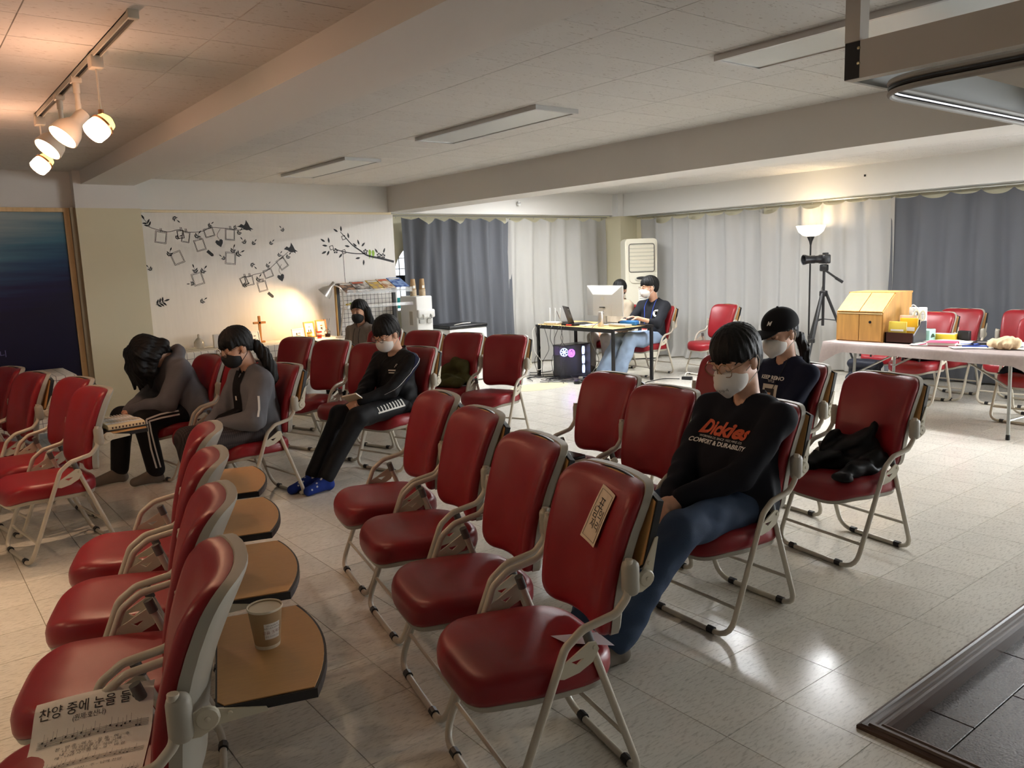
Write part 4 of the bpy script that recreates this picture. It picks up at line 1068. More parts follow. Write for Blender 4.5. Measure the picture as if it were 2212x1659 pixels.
# ================================================================ curtains
def cloth_mat(name, col, tr):
    m = bpy.data.materials.new(name); m.use_nodes = True; nt = m.node_tree; nt.nodes.clear()
    o = nt.nodes.new('ShaderNodeOutputMaterial'); d = nt.nodes.new('ShaderNodeBsdfDiffuse'); t = nt.nodes.new('ShaderNodeBsdfTranslucent'); x = nt.nodes.new('ShaderNodeMixShader')
    d.inputs[0].default_value = (*col, 1); t.inputs[0].default_value = (*col, 1); x.inputs[0].default_value = tr
    nt.links.new(d.outputs[0], x.inputs[1]); nt.links.new(t.outputs[0], x.inputs[2]); nt.links.new(x.outputs[0], o.inputs[0])
    tc = nt.nodes.new('ShaderNodeTexCoord'); n = nt.nodes.new('ShaderNodeTexNoise'); n.inputs['Scale'].default_value = 300; b = nt.nodes.new('ShaderNodeBump'); b.inputs['Strength'].default_value = .15; b.inputs['Distance'].default_value = .002
    nt.links.new(tc.outputs['Object'], n.inputs['Vector']); nt.links.new(n.outputs[0], b.inputs['Height']); nt.links.new(b.outputs[0], d.inputs['Normal'])
    return m
m_cw = cloth_mat('white_curtain_cloth', srgb(198, 196, 192), .42); m_cg = cloth_mat('grey_curtain_cloth', srgb(104, 106, 111), .12)
def curtain(label, a, b, nrm, ztop, nf, amp, m, seed, zbot=.02, sag=.07, slack=0):
    a, b, nrm = Vector((*a, 0)), Vector((*b, 0)), Vector((*nrm, 0)); L = (b-a).length; rs = random.Random(seed)
    nu, nv = max(60, int(L*46)), 30
    ph = [rs.uniform(-.7, .7) for _ in range(nf+2)]; am = [rs.uniform(.45, 1.4) for _ in range(nf+2)]
    def f(u, v):
        w = u*nf; k = int(w); fr = w-k; s1 = (1-math.cos(fr*PI))/2
        A_ = am[k]*(1-s1)+am[min(k+1, nf)]*s1; P_ = ph[k]*(1-s1)+ph[min(k+1, nf)]*s1
        hz = 1-v            # 1 at the top
        d = amp*A_*math.sin(2*PI*w+P_*(1.5-hz))*(.75+.35*(1-hz))+.35*amp*math.sin(4.1*PI*w+seed+2.2*hz)*(1-hz*.6)
        d += amp*.5*math.sin(u*5+seed+v*3)*(1-hz)
        sc = abs(math.sin(PI*w))**.8*sag*(.35+1.1*max(0, am[k]-.6))
        z = ztop-sc-(ztop-sc-zbot)*v
        p = a+(b-a)*(u+.004*math.sin(v*6+w))+nrm*(d+.02+.05*sc*hz**6*10+(slack*max(0, v-.93)*3))
        return (p.x, p.y, max(z, .012))
    o = MB().grid(nu, nv, f).build('curtain', m, fix=False, angle=180, label=label, cat='curtain', group='curtains hung along the windows')
    hem = MB()
    hb = empty
    return o
curtain('dark grey curtain on back wall beside the water dispenser', (5.66, 9.66), (7.54, 9.66), (0, -1), 2.245, 7, .058, m_cg, 1, sag=.09)
curtain('pale curtain on back wall between the grey one and the corner pillar', (7.48, 9.69), (9.58, 9.69), (0, -1), 2.25, 6, .05, m_cw, 2, sag=.085)
curtain('pale curtain behind the air conditioner and the lone red chair', (9.88, 9.15), (9.88, 6.80), (-1, 0), 2.235, 7, .06, m_cw, 3, slack=.3, sag=.10)
curtain('pale curtain lit by the floor lamp', (9.85, 6.86), (9.85, 4.92), (-1, 0), 2.225, 6, .06, m_cw, 4, sag=.10)
curtain('dark grey curtain hanging behind the chairs at the long table', (9.88, 4.99), (9.88, 1.9), (-1, 0), 2.225, 9, .05, m_cg, 5, sag=.09)
m_rail = mat('rail_metal', srgb(170, 168, 160), .35, metal=.6)
for lab, p in (('thin curtain rail under the back wall beam', [(5.45, 9.64, 2.265), (9.58, 9.64, 2.265)]), ('thin curtain rail under the right wall beam', [(9.84, 9.2, 2.25), (9.84, 1.5, 2.25)])):
    r = MB().tube(p, .011, 8).build('curtain_rail', m_rail, label=lab, cat='rail')
    a, b = Vector(p[0]), Vector(p[1]); n = int((b-a).length/.23)
    hk = MB().tube([(0, 0, -.005), (.006, 0, -.02), (0, 0, -.035)], .003, 5).mesh('curtain_hook', m_rail)
    for k in range(n):
        o = obj('curtain_hook', hk, r); o.location = tuple(a+(b-a)*((k+.5)/n))

# ================================================================ ceiling fittings
m_diff = mat('light_diffuser', srgb(214, 216, 212), .35); m_alu = mat('brushed_aluminium', srgb(190, 190, 188), .35, metal=.7)
for lab, y0, y1 in (('unlit flat ceiling light panel nearest the back wall', 7.06, 8.61), ('unlit flat ceiling light panel in mid ceiling', 4.24, 5.79), ('unlit flat ceiling light panel at top right behind the hanging frame', 1.23, 2.78)):
    t = empty('ceiling_light', (3.762, (y0+y1)/2, CEIL), 0, lab, 'ceiling light', 'flat ceiling light panels'); L = y1-y0
    MB().b2(-.193, -.17, -L/2, L/2, -.03, 0).b2(.17, .193, -L/2, L/2, -.03, 0).b2(-.17, .17, -L/2, -L/2+.023, -.03, 0).b2(-.17, .17, L/2-.023, L/2, -.03, 0).build('frame', m_alu, t, smooth=False)
    MB().b2(-.17, .17, -L/2+.023, L/2-.023, -.024, 0).build('diffuser', m_diff, t, smooth=False)
m_lit = mat('lit_diffuser', (1, 1, 1), .5, emit=(.96, .98, 1), estr=6)
for lab, x_, y in (('lit flat ceiling panel over the technician desk bay', 7.3, 7.8), ('lit flat ceiling panel over the middle of the window bay', 7.2, 4.6), ('lit flat ceiling panel over the long table', 7.75, 2.1)):
    t = empty('ceiling_light', (x_, y, CEIL), 0, lab, 'ceiling light', 'lit ceiling panels in the window bay'); L = 1.55
    MB().b2(-.193, -.17, -L/2, L/2, -.03, 0).b2(.17, .193, -L/2, L/2, -.03, 0).b2(-.17, .17, -L/2, -L/2+.023, -.03, 0).b2(-.17, .17, L/2-.023, L/2, -.03, 0).build('frame', m_alu, t, smooth=False)
    MB().b2(-.17, .17, -L/2+.023, L/2-.023, -.024, 0).build('diffuser', m_lit, t, smooth=False)
    l = bpy.data.lights.new('panel_light', 'AREA'); l.shape = 'RECTANGLE'; l.size = .34; l.size_y = 1.5; l.energy = 47 if y > 3 else 5; l.color = (.97, .985, 1)
    o = bpy.data.objects.new('panel_light', l); COL.objects.link(o); o.parent = t; o.location = (0, 0, -.04)
# spotlight track
m_trk_w = mat('ivory_track', srgb(196, 188, 172), .4)
t = empty('light_track', (.90, 4.75, CEIL), 0, 'straight ceiling light track carrying four lamps at top left', 'light track')
MB().b2(-.018, -.012, -1.23, 1.23, -.03, 0).b2(.012, .018, -1.23, 1.23, -.03, 0).b2(-.018, .018, -1.23, 1.23, -.006, 0).build('rail', m_trk_w, t, smooth=False)
MB().b2(-.011, .011, -1.22, 1.22, -.02, -.006).build('slot', m_mblack, t, smooth=False)
for y in (-1.23, 1.23): MB().rbox((0, y, -.016), (.042, .03, .036), .003).build('end_cap', m_trk_w, t)
m_bulb = mat('lamp_glow', (1, .75, .45), .4, emit=(1, .72, .42), estr=14); m_bulb2 = mat('frosted_glow', (1, .8, .6), .4, emit=(1, .80, .58), estr=6); m_green = mat('yellow_glass_glow', (.9, .9, .3), .3, emit=(.8, .8, .2), estr=1.0)
m_copper = mat('copper_stem', srgb(190, 130, 90), .3, metal=1); m_lampw = mat('ivory_lamp_enamel', srgb(214, 200, 180), .35)
def spot_dir(v): return Vector(v).to_track_quat('Z', 'Y').to_matrix()
def spot_light(name, loc, d, power, size, col, parent, r=.04, blend=.6):
    l = bpy.data.lights.new(name, 'SPOT'); l.energy = power; l.spot_size = size; l.spot_blend = blend; l.color = col; l.shadow_soft_size = r
    o = bpy.data.objects.new(name, l); COL.objects.link(o); o.parent = parent; o.location = loc; o.rotation_euler = Vector(d).to_track_quat('-Z', 'Y').to_euler()
def bell_lamp(y, drop, d, lab, x=.90, pw=10, grp='spotlights on the ceiling track'):
    t = empty('track_spotlight', (x, y, CEIL-.03), 0, lab, 'spotlight', grp)
    MB().rbox((0, 0, -.005), (.05, .06, .03), .005).build('adapter', m_lampw, t)
    MB().tube([(0, 0, -.02), (0, 0, -.07)], [.017, .017], 12).tube([(0, 0, -.07), (0, 0, -.12)], .013, 10).tube([(0, 0, -.12), (.0, 0, -drop)], .015, 10).build('stem', m_lampw, t)
    R_ = spot_dir(d); c = Vector((0, 0, -drop))
    MB().lathe([(.0, -.035), (.032, -.035), (.034, -.02), (.034, .035), (.045, .05), (.068, .09), (.075, .13), (.075, .145), (.071, .145), (.07, .13), (.06, .09), (.03, .05)], c, 24, R_).build('shade', m_lampw, t)
    MB().lathe([(0, .118), (.045, .118), (.064, .124), (.066, .13), (.064, .134), (0, .138)], c, 24, R_).build('lamp_face', m_bulb, t)
    spot_light('spot_beam', tuple(c+R_ @ Vector((0, 0, .16))), d, pw, 1.5, (1, .72, .44), t)
bell_lamp(4.73, .19, (-.62, -.18, -.7), 'larger ivory bell spotlight, nearer of the two on the track')
bell_lamp(5.22, .19, (-.62, -.22, -.7), 'ivory bell spotlight behind the larger one on the track')
def glass_lamp(y, drop, d, lab):
    t = empty('track_glass_lamp', (.90, y, CEIL-.03), 0, lab, 'spotlight', 'glass lamps on the ceiling track')
    MB().rbox((0, 0, -.02), (.055, .08, .055), .005).build('adapter', m_lampw, t)
    MB().cyl((0, 0, -.04), (0, 0, -drop+.05), .005, 8).build('stem', m_lampw, t)
    MB().cyl((0, 0, -drop+.07), (0, 0, -drop+.01), .012, 12).build('socket', m_copper, t)
    R_ = spot_dir(d); c = Vector((0, 0, -drop))
    MB().lathe([(.0, .0), (.045, .0), (.052, .01), (.054, .03), (.052, .065), (.047, .07), (0, .06)], c, 20, R_).build('glass_cup', m_bulb2, t)
    MB().lathe([(.050, -.008), (.056, -.004), (.056, .006), (.050, .008)], c, 20, R_).build('ring', m_copper, t)
    MB().lathe([(.047, -.008), (.042, -.035), (.02, -.05), (0, -.052)], c, 20, R_).build('glass_cap', m_green, t)
    l = bpy.data.lights.new('glass_lamp_light', 'POINT'); l.energy = 6; l.color = (1, .5, .3); l.shadow_soft_size = .05
    o = bpy.data.objects.new('glass_lamp_light', l); COL.objects.link(o); o.parent = t; o.location = tuple(c+R_ @ Vector((0, 0, .11)))
    spot_light('spot_beam', tuple(c+R_ @ Vector((0, 0, .09))), d, 24, 1.9, (1, .70, .44), t)
glass_lamp(4.24, .30, (-.6, -.15, -.55), 'glass track lamp on a long stem, nearest the camera')
glass_lamp(5.95, .27, (-.6, -.15, -.6), 'glass track lamp at the far end of the track')
# unseen second track, added with its spotlights to brighten the rows
t = empty('light_track', (-1.6, 3.6, CEIL), 0, 'added fill light track, unseen beyond the left edge', 'light track'); MB().b2(-.018, .018, -1.3, 1.3, -.03, 0).build('rail', m_trk_w, t, smooth=False)
for y, lab in ((2.6, 'added fill spotlight nearest the camera on the second track'), (4.6, 'added fill spotlight farther along the second track')): bell_lamp(y, .19, (.75, -.05, -.5), lab, -1.6, 17, 'added fill spotlights outside the frame')
# hanging frame above the entrance
t = empty('hanging_frame', (3.28, 1.86, 0), 0, 'grey box frame with rounded rail hanging from ceiling at top right', 'frame')
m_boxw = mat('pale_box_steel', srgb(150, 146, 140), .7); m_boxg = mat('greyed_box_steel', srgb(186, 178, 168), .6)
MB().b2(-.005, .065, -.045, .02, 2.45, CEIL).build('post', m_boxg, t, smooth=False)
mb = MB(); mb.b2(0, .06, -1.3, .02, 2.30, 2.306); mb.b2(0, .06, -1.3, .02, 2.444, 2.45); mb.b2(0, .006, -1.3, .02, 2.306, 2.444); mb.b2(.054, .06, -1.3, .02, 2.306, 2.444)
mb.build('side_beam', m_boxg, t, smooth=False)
MB().b2(.006, .054, -.02, -.012, 2.306, 2.444).build('beam_end', m_mblack, t, smooth=False)
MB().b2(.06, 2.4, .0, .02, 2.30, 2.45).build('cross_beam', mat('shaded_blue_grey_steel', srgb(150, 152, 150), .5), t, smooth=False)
rail = fillet([(.12, -1.3, 2.275), (.12, -.02, 2.275), (2.4, -.02, 2.275)], .28, 14)
MB().b2(-.0012, .0, -.045, .02, 2.302, 2.448).build('open_joint', m_mblack, t, smooth=False)
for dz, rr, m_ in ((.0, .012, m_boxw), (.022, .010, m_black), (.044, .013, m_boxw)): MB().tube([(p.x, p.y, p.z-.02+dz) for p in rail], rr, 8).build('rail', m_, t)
for x, z in ((.012, 2.42), (.012, 2.36)): MB().lathe([(0, .006), (.006, .005), (.008, 0)], (0, -.04, z), 8, Matrix.Rotation(-PI/2, 3, 'Y')).build('screw', m_steel, t)
# sprinkler-like detector and hook on the bands
t = MB().lathe([(0, -.05), (.022, -.045), (.03, -.02), (.03, 0), (.018, .0), (.018, .02)], (7.58, 9.46, 2.46), 16).build('detector', m_white, label='small white round detector on the band above the back curtains', cat='detector')
MB().lathe([(.0301, -.012), (.0301, -.006)], (7.58, 9.46, 2.46), 16).build('band', m_black, t)
MB().rbox((9.705, 5.256, 2.499), (.012, .022, .026), .003).build('wall_socket', m_mblack, label='tiny black square fitting on the band above the lamp curtain', cat='fitting')

# ================================================================ poster bay
def poster_mat():
    m = mat('deep_sea_print', srgb(10, 8, 44), .35); nt = m.node_tree; b = nt.nodes['Principled BSDF']; tc = nt.nodes.new('ShaderNodeTexCoord'); sp = nt.nodes.new('ShaderNodeSeparateXYZ'); nt.links.new(tc.outputs['Object'], sp.inputs[0])
    r = nt.nodes.new('ShaderNodeValToRGB'); mr = nt.nodes.new('ShaderNodeMapRange'); mr.inputs[1].default_value = -.85; mr.inputs[2].default_value = .85
    # slanted beams
    mp = nt.nodes.new('ShaderNodeMapping'); mp.inputs['Rotation'].default_value = (0, -.45, 0); mp.inputs['Scale'].default_value = (.5, 1, 7); nt.links.new(tc.outputs['Object'], mp.inputs[0])
    n = nt.nodes.new('ShaderNodeTexNoise'); n.inputs['Scale'].default_value = 1.6; n.inputs['Detail'].default_value = 3; nt.links.new(mp.outputs[0], n.inputs['Vector'])
    sx = nt.nodes.new('ShaderNodeMath'); sx.operation = 'MULTIPLY_ADD'; sx.inputs[1].default_value = -.28; nt.links.new(sp.outputs['X'], sx.inputs[0]); nt.links.new(sp.outputs['Z'], sx.inputs[2])
    ad = nt.nodes.new('ShaderNodeMath'); ad.operation = 'MULTIPLY_ADD'; ad.inputs[1].default_value = .5; nt.links.new(n.outputs[0], ad.inputs[0]); nt.links.new(sx.outputs[0], ad.inputs[2])
    nt.links.new(ad.outputs[0], mr.inputs[0]); nt.links.new(mr.outputs[0], r.inputs[0])
    e = r.color_ramp.elements; e[0].position = .40; e[0].color = (*srgb(12, 9, 46), 1); e[1].position = 1; e[1].color = (*srgb(150, 165, 165), 1)
    for p, c in ((.52, (14, 16, 66)), (.64, (20, 62, 100)), (.78, (60, 108, 130))): q = e.new(p); q.color = (*srgb(*c), 1)
    nt.links.new(r.outputs[0], b.inputs['Base Color']); return m
t = MB().b2(-1.42, 1.42, -.012, .012, -.833, .833).build('poster', poster_mat(), smooth=False, label='large deep blue underwater poster at the left edge', cat='poster'); t.location = (.062, 9.085, 1.4)
mb = MB(); lettering(mb, '우리니', .07, frame_matrix((.70, -.0135, -.52), (1, 0, 0), (0, 0, 1))); mb.build('poster_lettering', mat('lilac_print', srgb(120, 112, 160), .5), t, fix=False, smooth=False)
def grid_cloth(name):
    m = mat(name, srgb(226, 220, 208), .8); nt = m.node_tree; b = nt.nodes['Principled BSDF']; tc = nt.nodes.new('ShaderNodeTexCoord')
    g_ = nt.nodes.new('ShaderNodeTexBrick'); g_.offset = 0; g_.inputs['Scale'].default_value = 1; g_.inputs['Brick Width'].default_value = .075; g_.inputs['Row Height'].default_value = .075; g_.inputs['Mortar Size'].default_value = .0022
    g_.inputs['Color1'].default_value = (*srgb(226, 220, 208), 1); g_.inputs['Color2'].default_value = (*srgb(226, 220, 208), 1); g_.inputs['Mortar'].default_value = (*srgb(96, 92, 92), 1)
    # box-like projection: choose x or y for the run, z for height, so that top and sides both show the grid
    geo = nt.nodes.new('ShaderNodeNewGeometry'); sp = nt.nodes.new('ShaderNodeSeparateXYZ'); nt.links.new(tc.outputs['Object'], sp.inputs[0]); ns = nt.nodes.new('ShaderNodeSeparateXYZ'); nt.links.new(geo.outputs['Normal'], ns.inputs[0])
    def ab(o): q = nt.nodes.new('ShaderNodeMath'); q.operation = 'ABSOLUTE'; nt.links.new(o, q.inputs[0]); q2 = nt.nodes.new('ShaderNodeMath'); q2.operation = 'GREATER_THAN'; q2.inputs[1].default_value = .6; nt.links.new(q.outputs[0], q2.inputs[0]); return q2.outputs[0]
    def mixf(f, a, c): q = nt.nodes.new('ShaderNodeMix'); q.data_type = 'FLOAT'; nt.links.new(f, q.inputs[0]); nt.links.new(a, q.inputs[2]); nt.links.new(c, q.inputs[3]); return q.outputs[0]
    uu = mixf(ab(ns.outputs['X']), sp.outputs['X'], sp.outputs['Y']); vv = mixf(ab(ns.outputs['Z']), sp.outputs['Z'], sp.outputs['Y'])
    cb = nt.nodes.new('ShaderNodeCombineXYZ'); nt.links.new(uu, cb.inputs[0]); nt.links.new(vv, cb.inputs[1]); nt.links.new(cb.outputs[0], g_.inputs['Vector']); nt.links.new(g_.outputs[0], b.inputs['Base Color']); return m
m_gridc = grid_cloth('grid_cloth')
def cloth_over(name, x0, x1, y0, y1, z, drop, m, label, cat, wave=.012, seed=0, cornerdrop=.05):
    """cloth draped on a rectangular top"""
    rs = random.Random(seed); n = 26; mb = MB(); ring = []
    per = []
    for (a, b) in (((x0, y0), (x1, y0)), ((x1, y0), (x1, y1)), ((x1, y1), (x0, y1)), ((x0, y1), (x0, y0))):
        for k in range(n): per.append((a[0]+(b[0]-a[0])*k/n, a[1]+(b[1]-a[1])*k/n, k/n, (b[1]-a[1], a[0]-b[0])))
    rows = []; cx, cy = (x0+x1)/2, (y0+y1)/2
    lv = [(0, .0), (.003, -.003), (.006, -.012)]+[(.008, -.012-(drop-.012)*j/6) for j in range(1, 7)]
    v = []; N_ = len(per)
    for j, (o_, dz) in enumerate(lv):
        for i, (x, y, t_, nn) in enumerate(per):
            L = math.hypot(*nn); nx, ny = nn[0]/L, nn[1]/L; fr = max(0, -dz/drop)
            cnr = max(0, 1-min(t_, 1-t_)*n/2.5)
            wv = wave*fr*(1.2+math.sin(i*.9+seed)+.6*math.sin(i*2.3+seed*2))
            px, py = x+nx*(o_+wv)+(x-cx)/abs(x-cx+1e-9)*cnr*.02*fr, y+ny*(o_+wv)+(y-cy)/abs(y-cy+1e-9)*cnr*.02*fr
            v.append((px, py, z+dz-cornerdrop*cnr*fr))
    f = [tuple(range(N_))]
    for j in range(len(lv)-1):
        for i in range(N_): f.append((j*N_+i, j*N_+(i+1) % N_, (j+1)*N_+(i+1) % N_, (j+1)*N_+i))
    return MB().add(v, f).build(name, m, angle=50, label=label, cat=cat)
def simple_table(name, x0, x1, y0, y1, z, label, m_top, m_leg, inset=.06, legr=.014):
    t = empty(name, ((x0+x1)/2, (y0+y1)/2, 0), 0, label, 'table'); w, d = (x1-x0)/2, (y1-y0)/2
    MB().rbox((0, 0, z-.014), (2*w, 2*d, .028), .004).build('tabletop', m_top, t)
    for sx in (-1, 1):
        for sy in (-1, 1): MB().b2(sx*(w-inset)-legr, sx*(w-inset)+legr, sy*(d-inset)-legr, sy*(d-inset)+legr, 0, z-.028).build('leg', m_leg, t, smooth=False)
    return t
m_ply = mat('plain_wood', srgb(190, 150, 100), .45, var=.1, vscale=3, stretch=(10, 1, 1))
simple_table('low_table', .55, 1.28, 8.2, 8.9, .70, 'small table under a grid cloth below the blue poster', m_ply, m_black)
cloth_over('tablecloth', .54, 1.29, 8.19, 8.91, .712, .5, m_gridc, 'white grid cloth over the small table below the poster', 'tablecloth', seed=2)
# ================================================================ side table by the sticker wall
simple_table('side_table', 2.32, 4.40, 8.9, 9.46, .735, 'long side table under a grid cloth against the sticker wall', m_ply, m_white)
cloth_over('tablecloth', 2.31, 4.405, 8.89, 9.47, .747, .45, m_gridc, 'white grid cloth over the side table along the sticker wall', 'tablecloth', seed=5)
TZ = .749
m_cross = mat('oiled_wood', srgb(196, 132, 70), .45, var=.12, vscale=5, stretch=(8, 8, 1))
t = empty('wooden_cross', (3.45, 9.30, TZ), 0, 'plain wooden cross standing on the side table', 'cross')
MB().rbox((0, 0, .165), (.028, .022, .30), .002, 1).build('upright', m_cross, t, smooth=False); MB().rbox((0, 0, .235), (.15, .022, .026), .002, 1).build('crossbar', m_cross, t, smooth=False); MB().rbox((0, 0, .01), (.09, .07, .02), .003, 1).build('foot', m_cross, t, smooth=False)
def stand_frame(x, y, w, h, lab, m_f, m_p, rz=.25, art=None, border=.016):
    t = empty('picture_frame', (x, y, TZ), rz, lab, 'picture frame', 'small frames on the side table'); R_ = Matrix.Rotation(-.18, 3, 'X')
    mb = MB()
    for cx, cz, ww, hh in ((0, border/2, w, border), (0, h-border/2, w, border), (-w/2+border/2, h/2, border, h-2*border), (w/2-border/2, h/2, border, h-2*border)): mb.box(R_ @ Vector((cx, 0, cz)), (ww, .014, hh), R_)
    mb.build('frame', m_f, t, smooth=False)
    pc = MB().box(R_ @ Vector((0, .002, h/2)), (w-border*1.8, .006, h-border*1.8), R_).build('picture', m_p, t, smooth=False)
    if art:
        mb = MB()
        for (a, b, c, d) in art: mb.box(R_ @ Vector((a*w, -.0018, b*h)), (c*w, .002, d*h), R_)
        mb.build('drawing', mat('sketch_ink', srgb(90, 80, 76), .7), pc, smooth=False)
    MB().box((0, .045, h*.35), (.03, .004, h*.7), Matrix.Rotation(.35, 3, 'X')).build('strut', m_f, t, smooth=False)
m_fr = mat('orange_wood_frame', srgb(214, 140, 70), .4); m_paperw = mat('paper_white', srgb(236, 232, 224), .7)
stand_frame(4.10, 9.34, .15, .20, 'left of the two orange wood frames on the side table', m_fr, m_paperw, .15, [(-.1, .42, .1, .16), (.1, .42, .1, .16)])
stand_frame(4.27, 9.36, .15, .21, 'right of the two orange wood frames, beside the reed diffuser', m_fr, m_paperw, .1, [(0, .5, .16, .12), (.05, .42, .05, .05)])
stand_frame(3.92, 9.28, .17, .13, 'low white frame with a sketch next to the orange frames', m_white, m_paperw, .2, [(0, .35, .4, .05), (-.12, .5, .1, .2), (.1, .55, .2, .06)], .012)
stand_frame(3.34, 9.22, .18, .15, 'low white frame with a sketch beside the wooden cross', m_white, m_paperw, .25, [(0, .35, .4, .05), (-.1, .5, .1, .2), (.12, .6, .16, .06)], .012)
MB().rbox((2.95, 9.15, TZ+.075), (.2, .05, .15), .006).build('card_box', m_paperw, label='plain white card box behind the ponytail girl', cat='box')
m_clear = mat('clear_glass', (.95, .97, .97), .03, trans=1, ior=1.45)
t = MB().lathe([(.0, .0), (.05, .0), (.058, .02), (.055, .07), (.03, .105), (.012, .12), (.012, .15), (.006, .16), (0, .16)], (2.73, 9.28, TZ), 20).build('glass_bottle', mat('frosted_glass', srgb(230, 225, 215), .25, trans=.6), label='small squat glass bottle on the side table behind the bent girl', cat='bottle')
def pot(x, y, lab, m_, m2):
    t = empty('small_cup', (x, y, TZ), 0, lab, 'cup', 'small cups on the side table')
    MB().lathe([(0, 0), (.026, 0), (.034, .085), (.030, .085), (.024, .008), (0, .008)], (0, 0, 0), 20).build('cup', m_, t)
    MB().lathe([(.0305, .045), (.0335, .07)], (0, 0, 0), 20).build('band', m2, t)
    MB().lathe([(.028, .02), (.029, .03)], (0, 0, 0), 20).build('band', m_brim, t)
pot(4.00, 9.14, 'small yellow cup with dark pattern in front of the frames', mat('yellow_cup', srgb(225, 175, 60), .4), mat('clear_band', srgb(240, 220, 160), .3)); pot(4.13, 9.15, 'small red cup with white dots in front of the frames', mat('red_cup', srgb(205, 60, 45), .4), m_whitep)
t = empty('reed_diffuser', (4.26, 9.2, TZ), 0, 'glass reed diffuser with red liquid and dark sticks', 'diffuser')
MB().lathe([(0, 0), (.036, 0), (.038, .01), (.038, .075), (.02, .09), (.018, .105), (.014, .105), (.014, .088), (.034, .072), (.034, .006), (0, .006)], (0, 0, 0), 20).build('bottle', m_clear, t)
MB().lathe([(0, .007), (.033, .007), (.033, .045), (0, .045)], (0, 0, 0), 20).build('liquid', mat('red_liquid', srgb(220, 80, 50), .2), t)
for dx, dy in ((-.04, .0), (.02, .02), (.035, -.01)): MB().cyl((0, 0, .02), (dx, dy, .23), .002, 6).build('stick', m_brim, t)
# desk lamp
t = empty('desk_lamp', (4.33, 8.98, TZ), 0, 'silver gooseneck lamp with a bell shade lighting the sticker wall', 'lamp')
m_silver = mat('satin_silver', srgb(200, 196, 190), .32, metal=.7)
MB().lathe([(0, 0), (.06, 0), (.06, .012), (.02, .022), (0, .022)], (0, 0, 0), 24).build('base', m_silver, t)
MB().tube(fillet([(0, 0, .02), (0.08, 0.02, .42), (.06, .02, .60), (-.03, .02, .64)], .12, 8), .008, 8).build('neck', m_silver, t)
dlp = Vector((-.62, .32, -.72)).normalized(); R_ = dlp.to_track_quat('Z', 'Y').to_matrix(); c = Vector((-.05, .02, .65))
MB().lathe([(0, -.03), (.022, -.03), (.024, .04), (.035, .055), (.07, .10), (.088, .16), (.085, .16), (.066, .10), (.03, .06)], c, 28, R_).build('shade', m_silver, t)
MB().lathe([(0, .065), (.02, .07), (.028, .09), (.022, .11), (0, .118)], c, 16, R_).build('bulb', mat('warm_bulb', (1, .8, .5), .4, emit=(1, .72, .4), estr=60), t)
spot_light('lamp_beam', tuple(c+R_ @ Vector((0, 0, .13))), dlp, 26, 2.4, (1, .66, .33), t, .03, .9)
# ================================================================ magazine rack, water dispenser, chest
m_wire = mat('black_wire', (.012, .012, .013), .4); m_acr = mat('clear_acrylic', (.9, .93, .95), .05, alpha=.28, spec=.8)
t = empty('magazine_rack', (4.91, 9.28, 0), 0, 'black wire grid rack with tilted magazine shelf', 'rack')
for x in (-.44, .36): MB().b2(x-.02, x+.02, -.02, .02, 0, 1.40).build('post', m_wire, t, smooth=False)
MB().b2(-.475, -.462, -.02, .02, .3, 1.38).build('gold_edge', mat('brass_edge', srgb(150, 120, 70), .4, metal=.6), t, smooth=False)
mb = MB()
for k in range(15): mb.cyl((-.42+.055*k, 0, .5), (-.42+.055*k, 0, 1.36), .0022, 5)
for k in range(16): mb.cyl((-.44, .004, .52+.055*k), (.38, .004, .52+.055*k), .0022, 5)
mb.build('wire_grid', m_wire, t, smooth=False)
sh_ = MB().box((0, -.17, 1.33), (.93, .32, .006), Matrix.Rotation(.42, 3, 'X')).build('top_shelf', m_acr, t, smooth=False)
MB().box((0, -.315, 1.295), (.93, .004, .06), Matrix.Rotation(.42, 3, 'X')).build('shelf_lip', m_acr, t, smooth=False)
MB().b2(-.42, .52, -.22, -.02, 1.085, 1.092).build('low_shelf', m_acr, t, smooth=False); MB().b2(-.42, .34, -.2, -.02, .735, .741).build('low_shelf', m_acr, t, smooth=False); MB().b2(-.42, .52, -.224, -.22, 1.085, 1.125).build('shelf_lip', m_acr, t, smooth=False)
def mag_mat(name, c1, c2, seed):
    m = mat(name, srgb(*c1), .3); nt = m.node_tree; b = nt.nodes['Principled BSDF']; tc = nt.nodes.new('ShaderNodeTexCoord'); n = nt.nodes.new('ShaderNodeTexNoise'); n.inputs['Scale'].default_value = 14; n.inputs['Detail'].default_value = 4
    mp = nt.nodes.new('ShaderNodeMapping'); mp.inputs['Location'].default_value = (seed, seed, 0); nt.links.new(tc.outputs['Object'], mp.inputs[0]); nt.links.new(mp.outputs[0], n.inputs['Vector'])
    r = nt.nodes.new('ShaderNodeValToRGB'); r.color_ramp.elements[0].position = .42; r.color_ramp.elements[0].color = (*srgb(*c1), 1); r.color_ramp.elements[1].position = .6; r.color_ramp.elements[1].color = (*srgb(*c2), 1); nt.links.new(n.outputs[0], r.inputs[0]); nt.links.new(r.outputs[0], b.inputs['Base Color']); return m
mags = [(-.36, .0, .20, 'dark brown magazine at the left end of the tilted shelf', (70, 52, 44), (190, 150, 120)), (-.19, -.02, .20, 'grey and white magazine second on the tilted shelf', (84, 72, 66), (214, 206, 196)), (0.02, -.01, .17, 'yellow magazine in the middle of the tilted shelf', (214, 180, 60), (170, 140, 110)), (.17, -.02, .16, 'brown framed magazine right of the yellow one', (170, 110, 50), (226, 216, 196)), (.35, .0, .20, 'bright blue magazine at the right end of the tilted shelf', (50, 84, 160), (150, 176, 214))]
RX = Matrix.Rotation(.42, 3, 'X')
